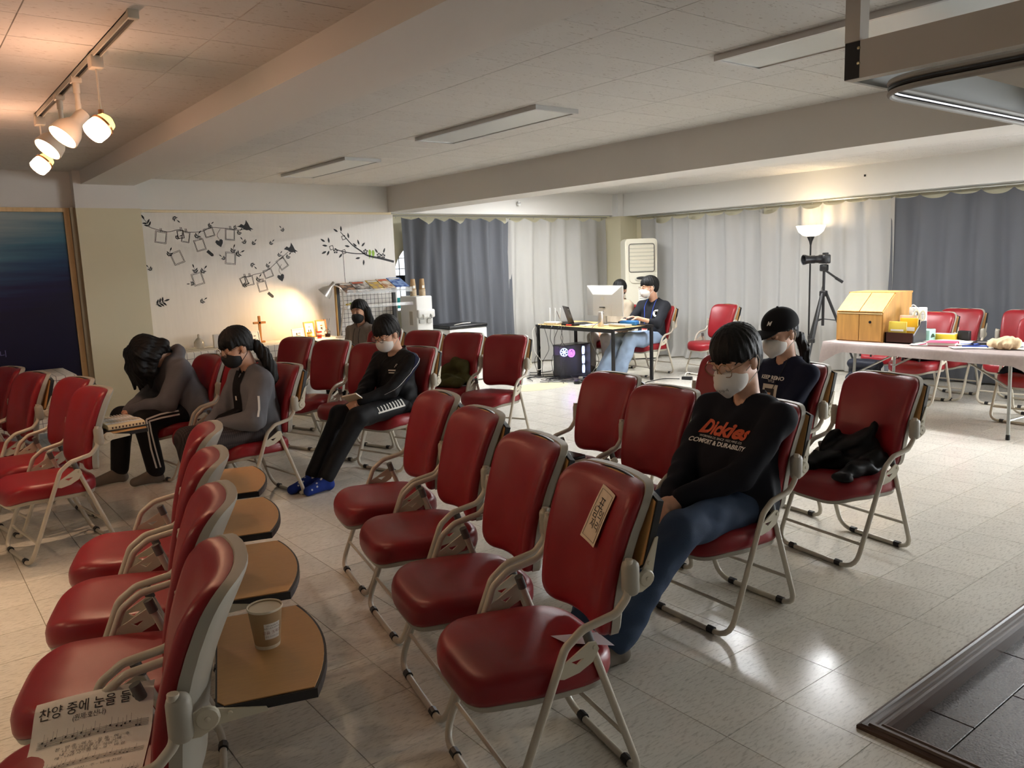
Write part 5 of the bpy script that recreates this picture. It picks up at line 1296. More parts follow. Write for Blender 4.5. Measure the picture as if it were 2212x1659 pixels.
for k, (x, y, w, lab, c1, c2) in enumerate(mags):
    o = MB().box((0, 0, 0), (w, .27, .008)).build('magazine', mag_mat('magazine_cover_%d' % k, c1, c2, k*3.1), smooth=False, label=lab, cat='magazine', group='magazines on the tilted shelf')
    p = Vector((4.91+x, 9.28, 0))+Vector((0, -.165+.006*k, 1.345+.010*k)); o.location = p; o.rotation_euler = (.42, 0, 0)
    MB().b2(-w*.38, w*.38, .08, .115, .0042, .0052).build('cover_title', m_orange if k % 2 else m_whitep, o, smooth=False)
t = empty('dried_flowers', (4.66, 9.15, 1.093), 0, 'yellow and green dried flower bunch on the low rack shelf', 'flowers'); rs = random.Random(3)
for k in range(9):
    a = rs.uniform(0, 6.28); p = (rs.uniform(-.12, .12), rs.uniform(-.05, .05), rs.uniform(.02, .06)); MB().lathe([(0, -.012), (.016, -.004), (.02, .006), (.008, .014), (0, .012)], p, 8).build('blossom', mat('flower_%d' % (k % 3), srgb(*((214, 190, 70), (120, 150, 60), (225, 205, 150))[k % 3]), .7), t)
for x_, lab in ((4.58, 'left pink box at the foot of the wire rack'), (4.66, 'right pink box at the foot of the wire rack')): MB().rbox((x_, 9.17, .792), (.06, .09, .10), .008).build('pink_box', mat('pink_card', srgb(225, 170, 150), .6), label=lab, cat='box', group='pink boxes by the rack')
# water dispenser
m_wd = mat('dispenser_white', srgb(226, 226, 222), .35); m_wdg = mat('dispenser_grey', srgb(190, 190, 186), .4)
t = empty('water_dispenser', (5.57, 9.22, 0), 0, 'tall white water dispenser with two taps beside the grey curtain', 'dispenser')
MB().rbox((0, 0, .595), (.25, .42, 1.19), .018, 3).build('body', m_wd, t); MB().rbox((0, -.235, .96), (.26, .06, .11), .02, 3).build('tap_panel', m_wd, t)
for x in (-.06, .06):
    MB().tube(fillet([(x, -.26, .95), (x, -.285, .935), (x, -.28, .90)], .015), .009, 8).build('tap', m_wdg, t); MB().rbox((x, -.222, .86), (.07, .02, .055), .006).build('drip_niche', m_wdg, t)
MB().b2(-.127, -.1255, -.12, -.02, .80, 1.0).build('notice', m_paperw, t, smooth=False); MB().b2(-.1275, -.127, -.11, -.03, .81, .99).build('notice_print', mat('notice_ink', srgb(170, 165, 155), .6), t, smooth=False)
m_kraft = mat('kraft_paper', srgb(176, 146, 108), .7); m_rim = mat('cup_rim', srgb(226, 214, 190), .6)
for x_, y_, lab in ((5.50, 9.16, 'left stack of upturned kraft paper cups on the dispenser'), (5.62, 9.13, 'right stack of upturned kraft paper cups on the dispenser')):
    t = empty('cup_stack', (x_, y_, 1.192), 0, lab, 'cup stack', 'cup stacks on the dispenser')
    for k in range(5):
        z = .018*k; c_ = MB().lathe([(.042, z), (.031, z+.10), (.0, z+.10)] if k < 4 else [(.042, z), (.03, z+.145), (.028, z+.15), (0, z+.146)], (0, 0, 0), 18).build('paper_cup', m_kraft, t)
        MB().lathe([(.040, z-.003), (.045, z), (.0445, z+.006), (.041, z+.006)], (0, 0, 0), 18).build('rolled_rim', m_rim, c_)
    MB().b2(-.02, .012, -.0395, -.0385, .10, .135).build('sticker', m_paperw, t, smooth=False)
t = empty('chest_freezer', (6.15, 9.1, 0), 0, 'low white chest with a black lid in front of the grey curtain', 'freezer')
MB().rbox((0, 0, .37), (.62, .5, .72), .02, 3).build('body', m_wd, t); MB().rbox((0, 0, .755), (.64, .52, .045), .015, 3).build('lid', m_black, t); MB().tube(fillet([(-.2, -.2, .78), (-.1, -.24, .80), (.05, -.23, .80)], .04), .006, 6).build('cord', m_whitep, t)
# ================================================================ wall stickers
m_stk = mat('black_vinyl_sticker', (.01, .01, .011), .5); m_stkg = mat('green_vinyl_sticker', srgb(150, 190, 60), .5); m_stkl = mat('grey_line_sticker', srgb(70, 66, 62), .5)
WYS = 9.5195
def wm(o, rot=0, sc=1): 
    c, s_ = math.cos(rot)*sc, math.sin(rot)*sc
    return lambda a, b: (o[0]+a*c-b*s_, WYS, o[1]+a*s_+b*c)
def flat(mb, poly, f, thick=.0012):
    n = len(poly); v = [f(a, b) for a, b in poly]; v2 = [(p[0], p[1]-thick, p[2]) for p in v]
    mb.add(v+v2, [tuple(range(n)), tuple(range(2*n-1, n-1, -1))]+[(i, (i+1) % n, n+(i+1) % n, n+i) for i in range(n)])
LEAF = [(0, 0), (.012, .008), (.028, .011), (.045, .006), (.058, 0), (.045, -.007), (.028, -.010), (.012, -.007)]
def leaf(mb, o, rot, sc=1): flat(mb, LEAF, wm(o, rot, sc))
def line(mb, pts, w):
    P_ = [Vector((a, 0, b)) for a, b in pts]; L = []; R2 = []
    for i, p in enumerate(P_):
        d = (P_[min(i+1, len(P_)-1)]-P_[max(i-1, 0)]).normalized(); n = Vector((-d.z, 0, d.x)); ww = w[i] if isinstance(w, list) else w
        L.append(p+n*ww/2); R2.append(p-n*ww/2)
    for i in range(len(P_)-1):
        q = [L[i], L[i+1], R2[i+1], R2[i]]; flat(mb, [(a.x, a.z) for a in q], lambda a, b: (a, WYS, b))
def smooth_line(pts, n=6):
    out = []
    for i in range(len(pts)-1):
        p0, p1, p2, p3 = pts[max(i-1, 0)], pts[i], pts[i+1], pts[min(i+2, len(pts)-1)]
        for k in range(n):
            t = k/n; out.append(tuple(.5*((2*p1[j])+(-p0[j]+p2[j])*t+(2*p0[j]-5*p1[j]+4*p2[j]-p3[j])*t*t+(-p0[j]+3*p1[j]-3*p2[j]+p3[j])*t**3) for j in (0, 1)))
    return out+[pts[-1]]
def sprig(mb, o, rot=0, sc=1, n=3):
    f = wm(o, rot, sc); line(mb, [(p[0], p[2]) for p in (f(-.02, 0), f(.04, .0), f(.07, .005))], .004*sc)
    for k in range(n): 
        for s_ in (1, -1):
            p = f(-.01+.025*k, 0); leaf(mb, (p[0], p[2]), rot+s_*(.9+.1*k), .8*sc)
    p = f(.06, 0); leaf(mb, (p[0], p[2]), rot, .8*sc)
def frame_outline(mb, o, rot, w, h):
    for s_ in (1, .84):
        f = wm(o, rot, s_); c = [f(-w/2, -h/2), f(w/2, -h/2), f(w/2, h/2), f(-w/2, h/2), f(-w/2, -h/2)]
        for i in range(4): line(mb, [(c[i][0], c[i][2]), (c[i+1][0], c[i+1][2])], .0045)
BIRD = [(-.09, .02), (-.05, .05), (-.02, .03), (.0, .05), (.015, .09), (.035, .045), (.05, .0), (.085, -.03), (.05, -.025), (.055, -.05), (.03, -.03), (.0, -.03), (-.03, -.015), (-.04, .0)]
HEART = [(0, -.05), (.035, -.01), (.045, .02), (.03, .04), (.005, .03), (0, .02), (-.005, .03), (-.03, .04), (-.045, .02), (-.035, -.01)]
def clip(mb, o): f = wm(o, .2); line(mb, [(f(-.008, -.012)[0], f(0, -.012)[2]), (f(-.004, .03)[0], f(0, .03)[2])], .006); line(mb, [(f(.008, -.012)[0], f(0, -.012)[2]), (f(.010, .03)[0], f(0, .03)[2])], .006)
def sticker(label, parts):
    t = empty('wall_sticker', (0, 0, 0), 0, label, 'wall sticker', 'black decorative stickers on the white wall')
    for nm, mb, m in parts: mb.build(nm, m, t, smooth=False)
    return t
def garland(line_pts, frames, bird, heart, tagp, sprigs, label, second=None):
    s_ = MB(); line(s_, smooth_line(line_pts), .006); fr = MB(); cl = MB(); lv = MB(); bd = MB(); ht = MB(); tg = MB()
    for (o, rot, w, h) in frames: frame_outline(fr, o, rot, w, h)
    for (o, rot, w, h) in frames[:]: clip(cl, (o[0]+.01, o[1]+h/2+.005))
    flat(bd, BIRD, wm(bird, .1, 1.0)); flat(ht, HEART, wm(heart, .25, 1.0)); line(ht, smooth_line([(heart[0]+.01, heart[1]+.03), (heart[0]-.02, heart[1]+.09), (heart[0]+.02, heart[1]+.16)]), .004)
    f = wm(tagp, -.75); 
    flat(tg, [(-.045, -.018), (.03, -.018), (.045, 0), (.03, .018), (-.045, .018)][::-1], f)
    for o, r, sc in sprigs: sprig(lv, o, r, sc, 2)
    return sticker(label, [('string', s_, m_stkl), ('frame_outline', fr, m_stkl), ('clip', cl, m_stkl), ('leaves', lv, m_stk), ('bird', bd, m_stk), ('heart', ht, m_stk), ('tag', tg, m_stk)])
garland([(2.35, 2.13), (2.42, 2.098), (2.504, 2.075), (2.584, 2.059), (2.687, 2.082), (2.743, 2.069), (2.819, 2.054), (2.951, 2.064), (3.061, 2.106), (3.168, 2.1), (3.249, 2.093), (3.357, 2.076), (3.442, 2.085)],
    [((2.495, 2.0), -.16, .12, .13), ((2.71, 2.03), .1, .07, .09), ((2.763, 2.0), -.2, .085, .12), ((2.913, 1.909), .25, .11, .13), ((3.029, 2.05), .25, .11, .10), ((3.268, 2.025), -.08, .11, .13)],
    (3.465, 2.103), (3.139, 1.929), (3.023, 1.81), [((2.378, 2.136), 2.1, 1.2), ((2.66, 1.993), .4, .7), ((2.879, 1.998), .9, .9), ((3.368, 2.035), .9, .8), ((3.035, 2.123), .7, .7), ((3.325, 2.103), .3, .7)], 'upper black garland sticker with empty photo frames, heart and flying bird')
garland([(3.366, 1.527), (3.444, 1.531), (3.539, 1.555), (3.627, 1.569), (3.703, 1.605), (3.781, 1.667), (3.869, 1.735), (3.965, 1.811)],
    [((3.39, 1.477), .35, .08, .10), ((3.451, 1.478), .15, .10, .11), ((3.606, 1.405), .2, .11, .12), ((3.691, 1.556), .3, .11, .10), ((3.878, 1.671), .55, .11, .13)],
    (4.004, 1.832), (3.849, 1.501), (3.703, 1.294), [((3.554, 1.477), 1, .9), ((3.378, 1.422), .4, .8), ((3.948, 1.74), .9, .8), ((3.841, 1.764), .9, .7), ((3.684, 1.641), .9, .7)], 'lower black garland sticker rising to a flying bird above the lamp glow')
for lab, o, rot, sp in (('tilted empty frame sticker with leaves at its left corner', (2.651, 1.769), .35, [((2.563, 1.80), 1.2, .9)]), ('empty frame sticker with leaves at its upper right', (3.25, 1.75), -.12, [((3.332, 1.789), .5, 1), ((3.28, 1.825), 1.2, .9), ((3.177, 1.745), 2.4, .7)]), ('lowest empty frame sticker with leaf pairs on top', (2.855, 1.524), .25, [((2.84, 1.606), 1.9, .9), ((2.91, 1.60), .9, .9), ((2.798, 1.475), 3.2, .7)])):
    fr = MB(); frame_outline(fr, o, rot, .12, .14); lv = MB()
    for a, r, sc in sp: sprig(lv, a, r, sc, 2)
    sticker(lab, [('frame_outline', fr, m_stkl), ('leaves', lv, m_stk)])
for lab, o, r, sc in (('leaf sprig sticker near the top left corner', (2.652, 2.216), -.7, .8), ('small leaf sticker beside the cream pillar', (2.358, 1.647), 2.3, .7), ('small leaf sticker alone near upper middle', (3.922, 2.067), 2.2, .7), ('left one of three leaf stickers under the bird', (3.438, 1.927), 2.2, .8), ('middle one of three leaf stickers under the bird', (3.534, 1.91), .9, .7), ('right one of three leaf stickers under the bird', (3.748, 1.909), .8, .7), ('leaf sticker midway between the garlands', (3.496, 1.675), -.8, .8), ('leaf sprig sticker low on the wall above the bent girl', (2.87, 1.259), .6, .8), ('curly leaf branch sticker low beside the cream pillar', (2.395, 1.264), .35, 1.3)):
    lv = MB(); sprig(lv, o, r, sc, 2 if sc < 1 else 3); sticker(lab, [('leaves', lv, m_stk)])
b1 = MB(); line(b1, smooth_line([(5.44, 1.65), (5.234, 1.701), (5.097, 1.728), (5.013, 1.76), (4.948, 1.807), (4.836, 1.884), (4.758, 1.967), (4.682, 2.049)]), [.030-.022*i/42 for i in range(43)])
line(b1, smooth_line([(5.0, 1.765), (4.878, 1.77), (4.729, 1.793), (4.601, 1.828)]), .012)
line(b1, [(4.70, 1.79), (4.705, 1.40)], .005); lv = MB()
for (x, z), r in zip([(4.649, 2.049), (4.695, 2.052), (4.795, 1.966), (4.801, 1.862), (4.904, 1.86), (4.94, 1.882), (4.972, 1.859), (4.463, 1.926), (4.518, 1.91), (4.491, 1.874), (4.47, 1.808), (4.511, 1.815), (4.687, 1.774), (4.942, 1.716), (4.991, 1.688), (5.204, 1.771), (5.288, 1.769)], (2.6, 1.6, 1.7, 3.0, 2.5, 1.9, .8, 2.6, 1.7, 3, 3.6, 4.2, 4, 3.3, 4.6, 2.2, 1.2)): leaf(lv, (x, z), r, 1.25)
def flower(mb, o, sc=1):
    for k in range(5): a = k*2*PI/5+.3; flat(mb, [(.004, 0), (.022, .012), (.03, 0), (.022, -.012)], wm(o, a, sc))
fl = MB()
for o in ((4.599, 1.81), (5.024, 1.793), (5.219, 1.74), (5.28, 1.731)): flower(fl, o, 1.2)
of = MB()
for o in ((4.723, 1.975), (4.546, 1.851), (4.713, 1.796)): frame_outline(of, o, .3, .05, .05)
gb = MB()
for o in ((5.085, 1.765), (5.135, 1.757)): flat(gb, [(-.012, -.075), (.0, -.03), (.015, -.02), (.022, .02), (.012, .05), (-.008, .052), (-.02, .03), (-.016, -.01)], wm(o, 0, 1.0))
sticker('black tree branch sticker with leaves and two green birds', [('branch', b1, m_stk), ('leaves', lv, m_stk), ('blossom', fl, m_stk), ('line_blossom', of, m_stkl), ('green_bird', gb, m_stkg)])
# ================================================================ air conditioner
t = empty('air_conditioner', (9.36, 8.72, 0), math.radians(-122), 'tall cream floor standing air conditioner in the far corner', 'air conditioner')
m_ac = mat('cream_plastic', srgb(222, 217, 198), .4); m_acd = mat('cream_plastic_dark', srgb(190, 186, 170), .45)
# local x = front
ac = rrect(.245, .255, .02, 1.88, [.02, .02, .07, .07]); MB().prism(ac, -.15, .14, lambda a, b, h: (h, a, b)).build('body', m_ac, t, angle=50)
pf = rrect(.19, .23, 1.20, 1.86, [.08, .08, .06, .06]); MB().prism(pf, .14, .16, lambda a, b, h: (h, a, b)).build('front_panel', m_ac, t, angle=50)
gf = rrect(.2, .2, 1.37, 1.80, .04); MB().prism(gf, .158, .166, lambda a, b, h: (h, a, b)).build('grille', m_acd, t, smooth=False)
MB().tube([(.166, a, b) for a, b in gf], .005, 6, closed=True).build('grille_edge', m_brim, t)
for k in range(7): MB().box((.17, 0, 1.41+.058*k), (.012, .38, .040), Matrix.Rotation(.35, 3, 'Y')).build('louvre', m_ac, t, smooth=False)
MB().lathe([(0, .004), (.10, .002), (.115, -.006)], (.164, 0, 1.26), 24, Matrix.Rotation(PI/2, 3, 'Y') @ Matrix.Diagonal((.42, 1, 1))).build('control_panel', m_acd, t)
MB().lathe([(0, .004), (.08, .002), (.09, -.002)], (.167, 0, 1.275), 24, Matrix.Rotation(PI/2, 3, 'Y') @ Matrix.Diagonal((.28, 1, 1))).build('display', m_black, t)
pp_ = MB().b2(.1415, .1425, -.05, .13, .72, 1.12).build('paper_notice', m_paperw, t, smooth=False)
for k in range(9): MB().b2(.1426, .143, .0-.03, .11-.012*(k % 3), 1.06-.035*k, 1.066-.035*k).build('notice_line', m_stkl, pp_, smooth=False)
# ================================================================ technician's desk
m_desk = mat('desk_laminate', srgb(206, 170, 112), .4, var=.08, vscale=3, stretch=(1, 8, 1))
t = empty('computer_desk', (7.435, 7.775, 0), 0, 'black framed desk with pale wood top crowded with electronics', 'desk')
MB().rbox((0, 0, .71), (.75, 1.5, .022), .003, 1).build('desktop', m_desk, t, smooth=False)
MB().b2(-.376, .376, -.751, -.745, .695, .722).b2(-.376, .376, .745, .751, .695, .722).b2(-.378, -.372, -.75, .75, .695, .722).b2(.372, .378, -.75, .75, .695, .722).build('edge_band', m_black, t, smooth=False)
for sx in (-1, 1):
    for sy in (-1, 1): MB().b2(sx*.352-.017, sx*.352+.017, sy*.727-.017, sy*.727+.017, 0, .7).build('leg', m_black, t, smooth=False)
for sx in (-1, 1): MB().b2(sx*.352-.012, sx*.352+.012, -.72, .72, .67, .695).build('side_rail', m_black, t, smooth=False)
DZ = .722
t = empty('monitor', (7.52, 7.62, DZ), 0, 'large monitor seen from behind on the desk', 'monitor')
m_mon = mat('monitor_silver_white', srgb(186, 184, 178), .4)
MB().rbox((0, 0, .32), (.025, .66, .40), .006).build('panel', m_mon, t)
bk = MB(); o_ = [(-.33, .12), (.33, .12), (.33, .52), (-.33, .52)]; i_ = [(-.18, .12), (.18, .12), (.18, .40), (-.18, .40)]
bk.add([(-.0125, a, b) for a, b in o_]+[(-.05, a, b) for a, b in i_], [(4, 5, 6, 7)]+[(k, (k+1) % 4, 4+(k+1) % 4, 4+k) for k in range(4)]); bk.build('back_shell', m_mon, t, smooth=False)
MB().b2(.0126, .0135, -.32, .32, .13, .51).build('screen', m_black, t, smooth=False); MB().rbox((0, 0, .08), (.03, .05, .16), .006).build('stand_neck', m_mon, t); MB().rbox((.0, 0, .006), (.2, .24, .012), .005).build('stand_base', m_mon, t)
MB().b2(-.052, -.0505, -.03, .03, .33, .37).build('rating_label', m_acd, t, smooth=False); MB().b2(-.053, -.0505, -.05, .06, .23, .24).build('ports', m_black, t, smooth=False)
def laptop(x, y, rz, w, d, ang, lab, m_lid):
    t = empty('laptop', (x, y, DZ), rz, lab, 'laptop', 'laptops on the desk')
    MB().rbox((d/2, 0, .009), (d, w, .016), .004).build('keyboard_deck', m_black, t); R_ = Matrix.Rotation(ang, 3, 'Y')
    MB().rbox(R_ @ Vector((0, 0, d*.5))+Vector((0, 0, .014)), (.008, w, d), .003, 2, R_).build('lid', m_lid, t)
    MB().box(R_ @ Vector((-.0048, -w*.38, d*.86))+Vector((0, 0, .014)), (.001, .05, .008), R_).build('lid_mark', m_alu, t, smooth=False)
laptop(7.30, 8.05, -.5, .36, .25, -.32, 'dark grey laptop opened on the desk beside the monitor', mat('dark_grey_lid', srgb(70, 68, 66), .4))
laptop(7.42, 8.40, -.7, .22, .16, -.35, 'small brown backed laptop behind the white router', mat('brown_lid', srgb(110, 90, 82), .4))
t = empty('wifi_router', (7.22, 8.34, DZ), .2, 'white router with three upright antennas on the desk corner', 'router')
MB().rbox((0, 0, .018), (.14, .22, .03), .008, 2).build('body', m_white, t)
for y in (-.09, 0, .09): MB().rbox((.05, y, .12), (.012, .016, .2), .004).build('antenna', m_white, t)
t = empty('speaker_cylinder', (7.30, 7.48, DZ), 0, 'silver cylindrical speaker standing on the desk', 'speaker'); MB().lathe([(0, 0), (.036, 0), (.038, .005), (.038, .185), (.034, .192), (0, .192)], (0, 0, 0), 24).build('body', m_silver, t); MB().tube(fillet([(.02, 0, .185), (.045, 0, .2), (.055, 0, .15)], .02), .004, 6).build('cable', m_black, t)
t = empty('blue_case', (7.62, 7.28, DZ), .3, 'blue zip case with black end on the desk front', 'case'); MB().rbox((0, 0, .03), (.11, .24, .06), .015, 3).build('body', mat('blue_plastic', srgb(50, 120, 185), .4), t); MB().rbox((0, .125, .026), (.09, .04, .05), .008).build('end', m_black, t)
t = empty('audio_interface', (7.20, 7.95, DZ), 0, 'flat black box with red lit plugs at the desk edge', 'audio box'); MB().rbox((0, 0, .014), (.12, .26, .028), .004).build('body', m_black, t)
for y in (-.07, -.04, .0, .04): MB().cyl((-.06, y, .014), (-.085, y, .014), .006, 8).build('plug', mat('red_plug', srgb(210, 50, 40), .4, emit=(1, .05, .03), estr=.6) if y < .02 else m_brim, t)
for nm, cat_, x, y, w, d, h, lab, m_ in (('flat_box', 'box', 7.42, 7.25, .12, .3, .03, 'beige flat box lying by the silver speaker', m_acd), ('paper_sheets', 'papers', 7.30, 7.72, .2, .14, .012, 'white papers pushed beside the monitor stand', m_paperw), ('keyboard', 'keyboard', 7.68, 7.62, .13, .34, .014, 'black keyboard by the operator hand', m_black), ('tablet', 'tablet', 7.70, 7.10, .1, .2, .012, 'black tablet at the near desk corner', m_black)): MB().rbox((x, y, DZ+h/2+.001), (w, d, h), .004).build(nm, m_, label=lab, cat=cat_)
# computer tower
t = empty('computer_tower', (7.36, 8.12, 0), -.05, 'black computer tower with glowing purple and blue fans under the desk', 'computer')
mb = MB(); mb.b2(-.24, .24, -.11, .11, 0, .012); mb.b2(-.24, .24, -.11, .11, .44, .452); mb.b2(-.24, .24, .105, .11, 0, .45); mb.b2(.235, .24, -.11, .11, 0, .45); mb.b2(-.24, .24, .098, .104, .012, .44); mb.build('case', m_black, t, smooth=False)
MB().b2(-.238, .236, -.112, -.108, .01, .445).build('side_glass', mat('smoked_glass', (.3, .3, .34), .05, alpha=.22, spec=.8), t, smooth=False)
MB().b2(-.242, -.238, -.11, .11, .01, .445).build('front_glass', MATS['smoked_glass'], t, smooth=False)
MB().b2(-.2, .1, .02, .09, .012, .3).build('mainboard', mat('dark_board', (.015, .016, .03), .5), t, smooth=False)
def fan(c, r, rot, m_):
    f_ = MB().lathe([(r*.82, -.012), (r, -.012), (r, .012), (r*.82, .012)], c, 20, rot, True).build('fan', m_, t)
    h_ = MB(); h_.lathe([(0, .008), (r*.3, .008), (r*.3, -.008), (0, -.008)], c, 12, rot)
    for k in range(7):
        a = k*2*PI/7; h_.box(Vector(c)+rot @ Vector((math.cos(a)*r*.55, math.sin(a)*r*.55, 0)), (r*.5, r*.25, .003), rot @ Matrix.Rotation(a, 3, 'Z') @ Matrix.Rotation(.5, 3, 'X'))
    h_.build('fan_blades', m_, f_, smooth=False)
m_f1 = mat('purple_fan_glow', (.5, .1, .9), .3, emit=(.55, .12, 1), estr=2.6); m_f2 = mat('blue_fan_glow', (.3, .4, 1), .3, emit=(.45, .55, 1), estr=1.6)
RXf = Matrix.Rotation(PI/2, 3, 'X'); RYf = Matrix.Rotation(PI/2, 3, 'Y')
fan((-.06, -.06, .33), .055, RXf, m_f1)
for z in (.09, .22, .35): fan((.17, -.04, z), .058, RXf @ Matrix.Rotation(.7, 3, 'Y'), m_f2)
fan((-.17, -.04, .35), .058, RXf @ Matrix.Rotation(-.7, 3, 'Y'), m_f2)
# cables
def cable(lab, pts, r=.004, m_=None, rad=.12): return MB().tube(fillet(pts, rad, 5), r, 6).build('cable', m_ or m_black, label=lab, cat='cable', group='cables under the desk')
rs = random.Random(9)
def drop(x, y, lab, m_=None, r=.0035):
    p = [(x, y, .73), (x-.05, y+rs.uniform(-.03, .03), .7)]; z = .55
    while z > .1: p.append((x-.05+rs.uniform(-.06, .06), y+rs.uniform(-.07, .07), z)); z -= .16
    p += [(x-.08, y+rs.uniform(-.1, .1), .03), (x-rs.uniform(.1, .3), y+rs.uniform(-.3, .1), .008)]; return cable(lab, p, r, m_)
for k, (y, lab) in enumerate(((8.48, 'black cable dangling at the far desk leg'), (8.40, 'thin black cable second from the far desk leg'), (8.28, 'black cable hanging beside the router'), (8.16, 'black cable hanging in front of the tower top'), (8.02, 'thick black cable hanging from the red plugs'), (7.97, 'black cable just right of the red plugs'), (7.90, 'black cable hanging right of the audio box'))): drop(7.06, y, lab)
cable('white cable looping from the desk corner to the floor', [(7.1, 8.5, .73), (7.02, 8.56, .65), (7.0, 8.5, .35), (7.05, 8.38, .2), (6.95, 8.3, .12), (7.0, 8.45, .1), (7.1, 8.55, .02)], .006, m_whitep)
cable('grey cable falling from the silver speaker over the desk edge', [(7.30, 7.46, .80), (7.1, 7.44, .735), (7.04, 7.43, .6), (7.1, 7.3, .3), (7.0, 7.4, .1), (6.9, 7.6, .01)], .005, m_cap)
for k in range(9):
    p = [(6.55+rs.uniform(0, .2), 8.3+rs.uniform(-.5, .5), .006+.004*k)]
    for j_ in range(5): q = p[-1]; p.append((q[0]+rs.uniform(.02, .25), q[1]+rs.uniform(-.28, .22), .006+.004*k))
    cable(['black floor cable, outermost loop of the tangle', 'black floor cable curling towards the back curtain', 'black floor cable crossing the tangle', 'black floor cable beneath the tower corner', 'black floor cable near the desk leg foot', 'black floor cable snaking across the pale patch', 'black floor cable lying highest in the tangle', 'black floor cable ending by the power strip', 'black floor cable beside the white adapter'][k], p, .005)
cable('long black cable across the floor to the socket near the lone chair', [(7.35, 6.83, .006), (7.6, 6.95, .006), (7.95, 6.98, .006), (8.05, 6.8, .006)], .005)
t = empty('socket_block', (8.08, 6.70, 0), .3, 'black socket block on the floor before the lone chair', 'power strip'); MB().rbox((0, 0, .02), (.07, .13, .04), .006).build('body', m_black, t); MB().tube(fillet([(.03, .05, .02), (.2, .1, .07), (.35, -.05, .02), (.15, -.1, .012)], .1), .006, 6).build('white_lead', m_whitep, t)
t = empty('power_strip', (7.02, 7.62, 0), .6, 'black power strip among the cables under the desk', 'power strip'); MB().rbox((0, 0, .02), (.3, .07, .04), .008).build('body', m_black, t); MB().rbox((.1, 0, .05), (.05, .05, .03), .006).build('plug', m_whitep, t)
t = MB().lathe([(0, 0), (.09, 0), (.11, .02), (.10, .07), (.05, .09), (0, .09)], (6.92, 8.68, 0), 20).build('cable_reel', m_white, label='white rounded cable reel on the floor by the desk', cat='cable reel'); MB().lathe([(.03, .0905), (.02, .088), (0, .088)], (6.92, 8.68, 0.003), 14).build('reel_hole', m_black, t)
MB().lathe([(0, .002), (.33, .002), (.33, .0005), (0, .0005)], (6.45, 7.75, 0), 28, Matrix.Diagonal((1.35, .75, 1))).build('floor_patch', mat('yellowed_patch', srgb(206, 200, 168), .5), label='faint yellowed round patch on the floor before the cables', cat='floor patch')
# ================================================================ long table at right
m_tleg = mat('grey_table_leg', srgb(150, 150, 146), .35, metal=.5)
LT = empty('folding_table', (7.56, 3.26, 0), math.radians(-5), 'long folding table at right under a plastic cloth', 'table')
MB().rbox((0, 0, .70), (.80, 1.9, .03), .004).build('tabletop', m_ply, LT)
for sy in (-1, 1):
    for sx in (-1, 1): MB().tube([(sx*.33, sy*.70, .685), (sx*.34, sy*.72, .02)], .014, 10).build('leg', m_tleg, LT); MB().lathe([(0, 0), (.017, 0), (.017, .04), (.014, .045)], (sx*.34, sy*.72, 0), 10).build('foot_cap', m_black, LT)
    MB().tube([(-.33, sy*.715, .16), (.33, sy*.715, .16)], .010, 8).build('cross_tube', m_tleg, LT)
    for sx in (-1, 1): MB().tube([(sx*.3, sy*.70, .42), (sx*.3, sy*.22, .68)], .009, 8).build('brace', m_tleg, LT)
m_vinylc = mat('pale_plastic_cloth', srgb(172, 158, 154), .35, var=.06, vscale=40)
tc_ = cloth_over('tablecloth', -.43, .43, -.99, .99, .7175, .09, m_vinylc, 'pale pinkish plastic cloth over the long table', 'tablecloth', wave=.008, seed=8, cornerdrop=.14); tc_.location = (7.56, 3.26, 0); tc_.rotation_euler = (0, 0, math.radians(-5))
HZ = .7195
m_pine = mat('pine_wood', srgb(206, 156, 88), .4, var=.14, vscale=3.5, stretch=(9, 9, .9))
t = empty('wooden_cabinet', (7.37, 4.0, HZ), 0, 'pale wooden two door box with slanted lid on the long table', 'wooden box')
sidep = [(0, 0), (.55, 0), (.55, .46), (.24, .46), (0, .285)]
for y in (-.225, .225): MB().prism(sidep[::-1], -.008, .008, lambda a, b, h: (a, y+h, b)).build('side_panel', m_pine, t, smooth=False)
MB().b2(.008, .55, -.217, .217, 0, .015).build('bottom', m_pine, t, smooth=False); MB().b2(.534, .55, -.217, .217, .015, .445).build('back', m_pine, t, smooth=False); MB().b2(.22, .56, -.235, .235, .445, .463).build('top', m_pine, t, smooth=False)
ln = math.hypot(.24, .175); an = -math.atan2(.175, .24)
for s_ in (-1, 1):
    d_ = MB().b2(-.008, .006, s_*.1135-.11, s_*.1135+.11, .01, .262).build('door', m_pine, t, smooth=False)
    l_ = MB().box(Vector((.115, s_*.1135, .372)), (ln*.97, .22, .014), Matrix.Rotation(an, 3, 'Y')).build('lid', m_pine, t, smooth=False)
    if s_ < 0: MB().lathe([(0, .006), (.012, .005), (.014, 0)], (-.008, -.11, .19), 12, Matrix.Rotation(-PI/2, 3, 'Y')).build('keyhole', m_black, d_)
MB().b2(-.01, .0, -.225, .225, .266, .276).build('front_rail', mat('pine_edge', srgb(236, 208, 150), .4), t, smooth=False)
t = empty('desk_organiser', (7.38, 3.62, HZ), 0, 'dark brown open organiser tray beside the wooden box', 'organiser'); m_dkw = mat('dark_walnut', srgb(66, 34, 26), .35)
mb = MB(); mb.b2(0, .012, -.13, .13, 0, .1); mb.b2(0, .24, .118, .13, 0, .1); mb.b2(.228, .24, -.13, .13, 0, .13); mb.b2(0, .24, -.13, .13, 0, .01); mb.build('tray', m_dkw, t, smooth=False)
MB().prism([(0, 0), (.24, 0), (.24, .2), (.16, .2), (0, .07)][::-1], -.14, -.128, lambda a, b, h: (a, h, b)).build('side_wall', mat('dark_slate', srgb(58, 60, 66), .4), t, smooth=False)
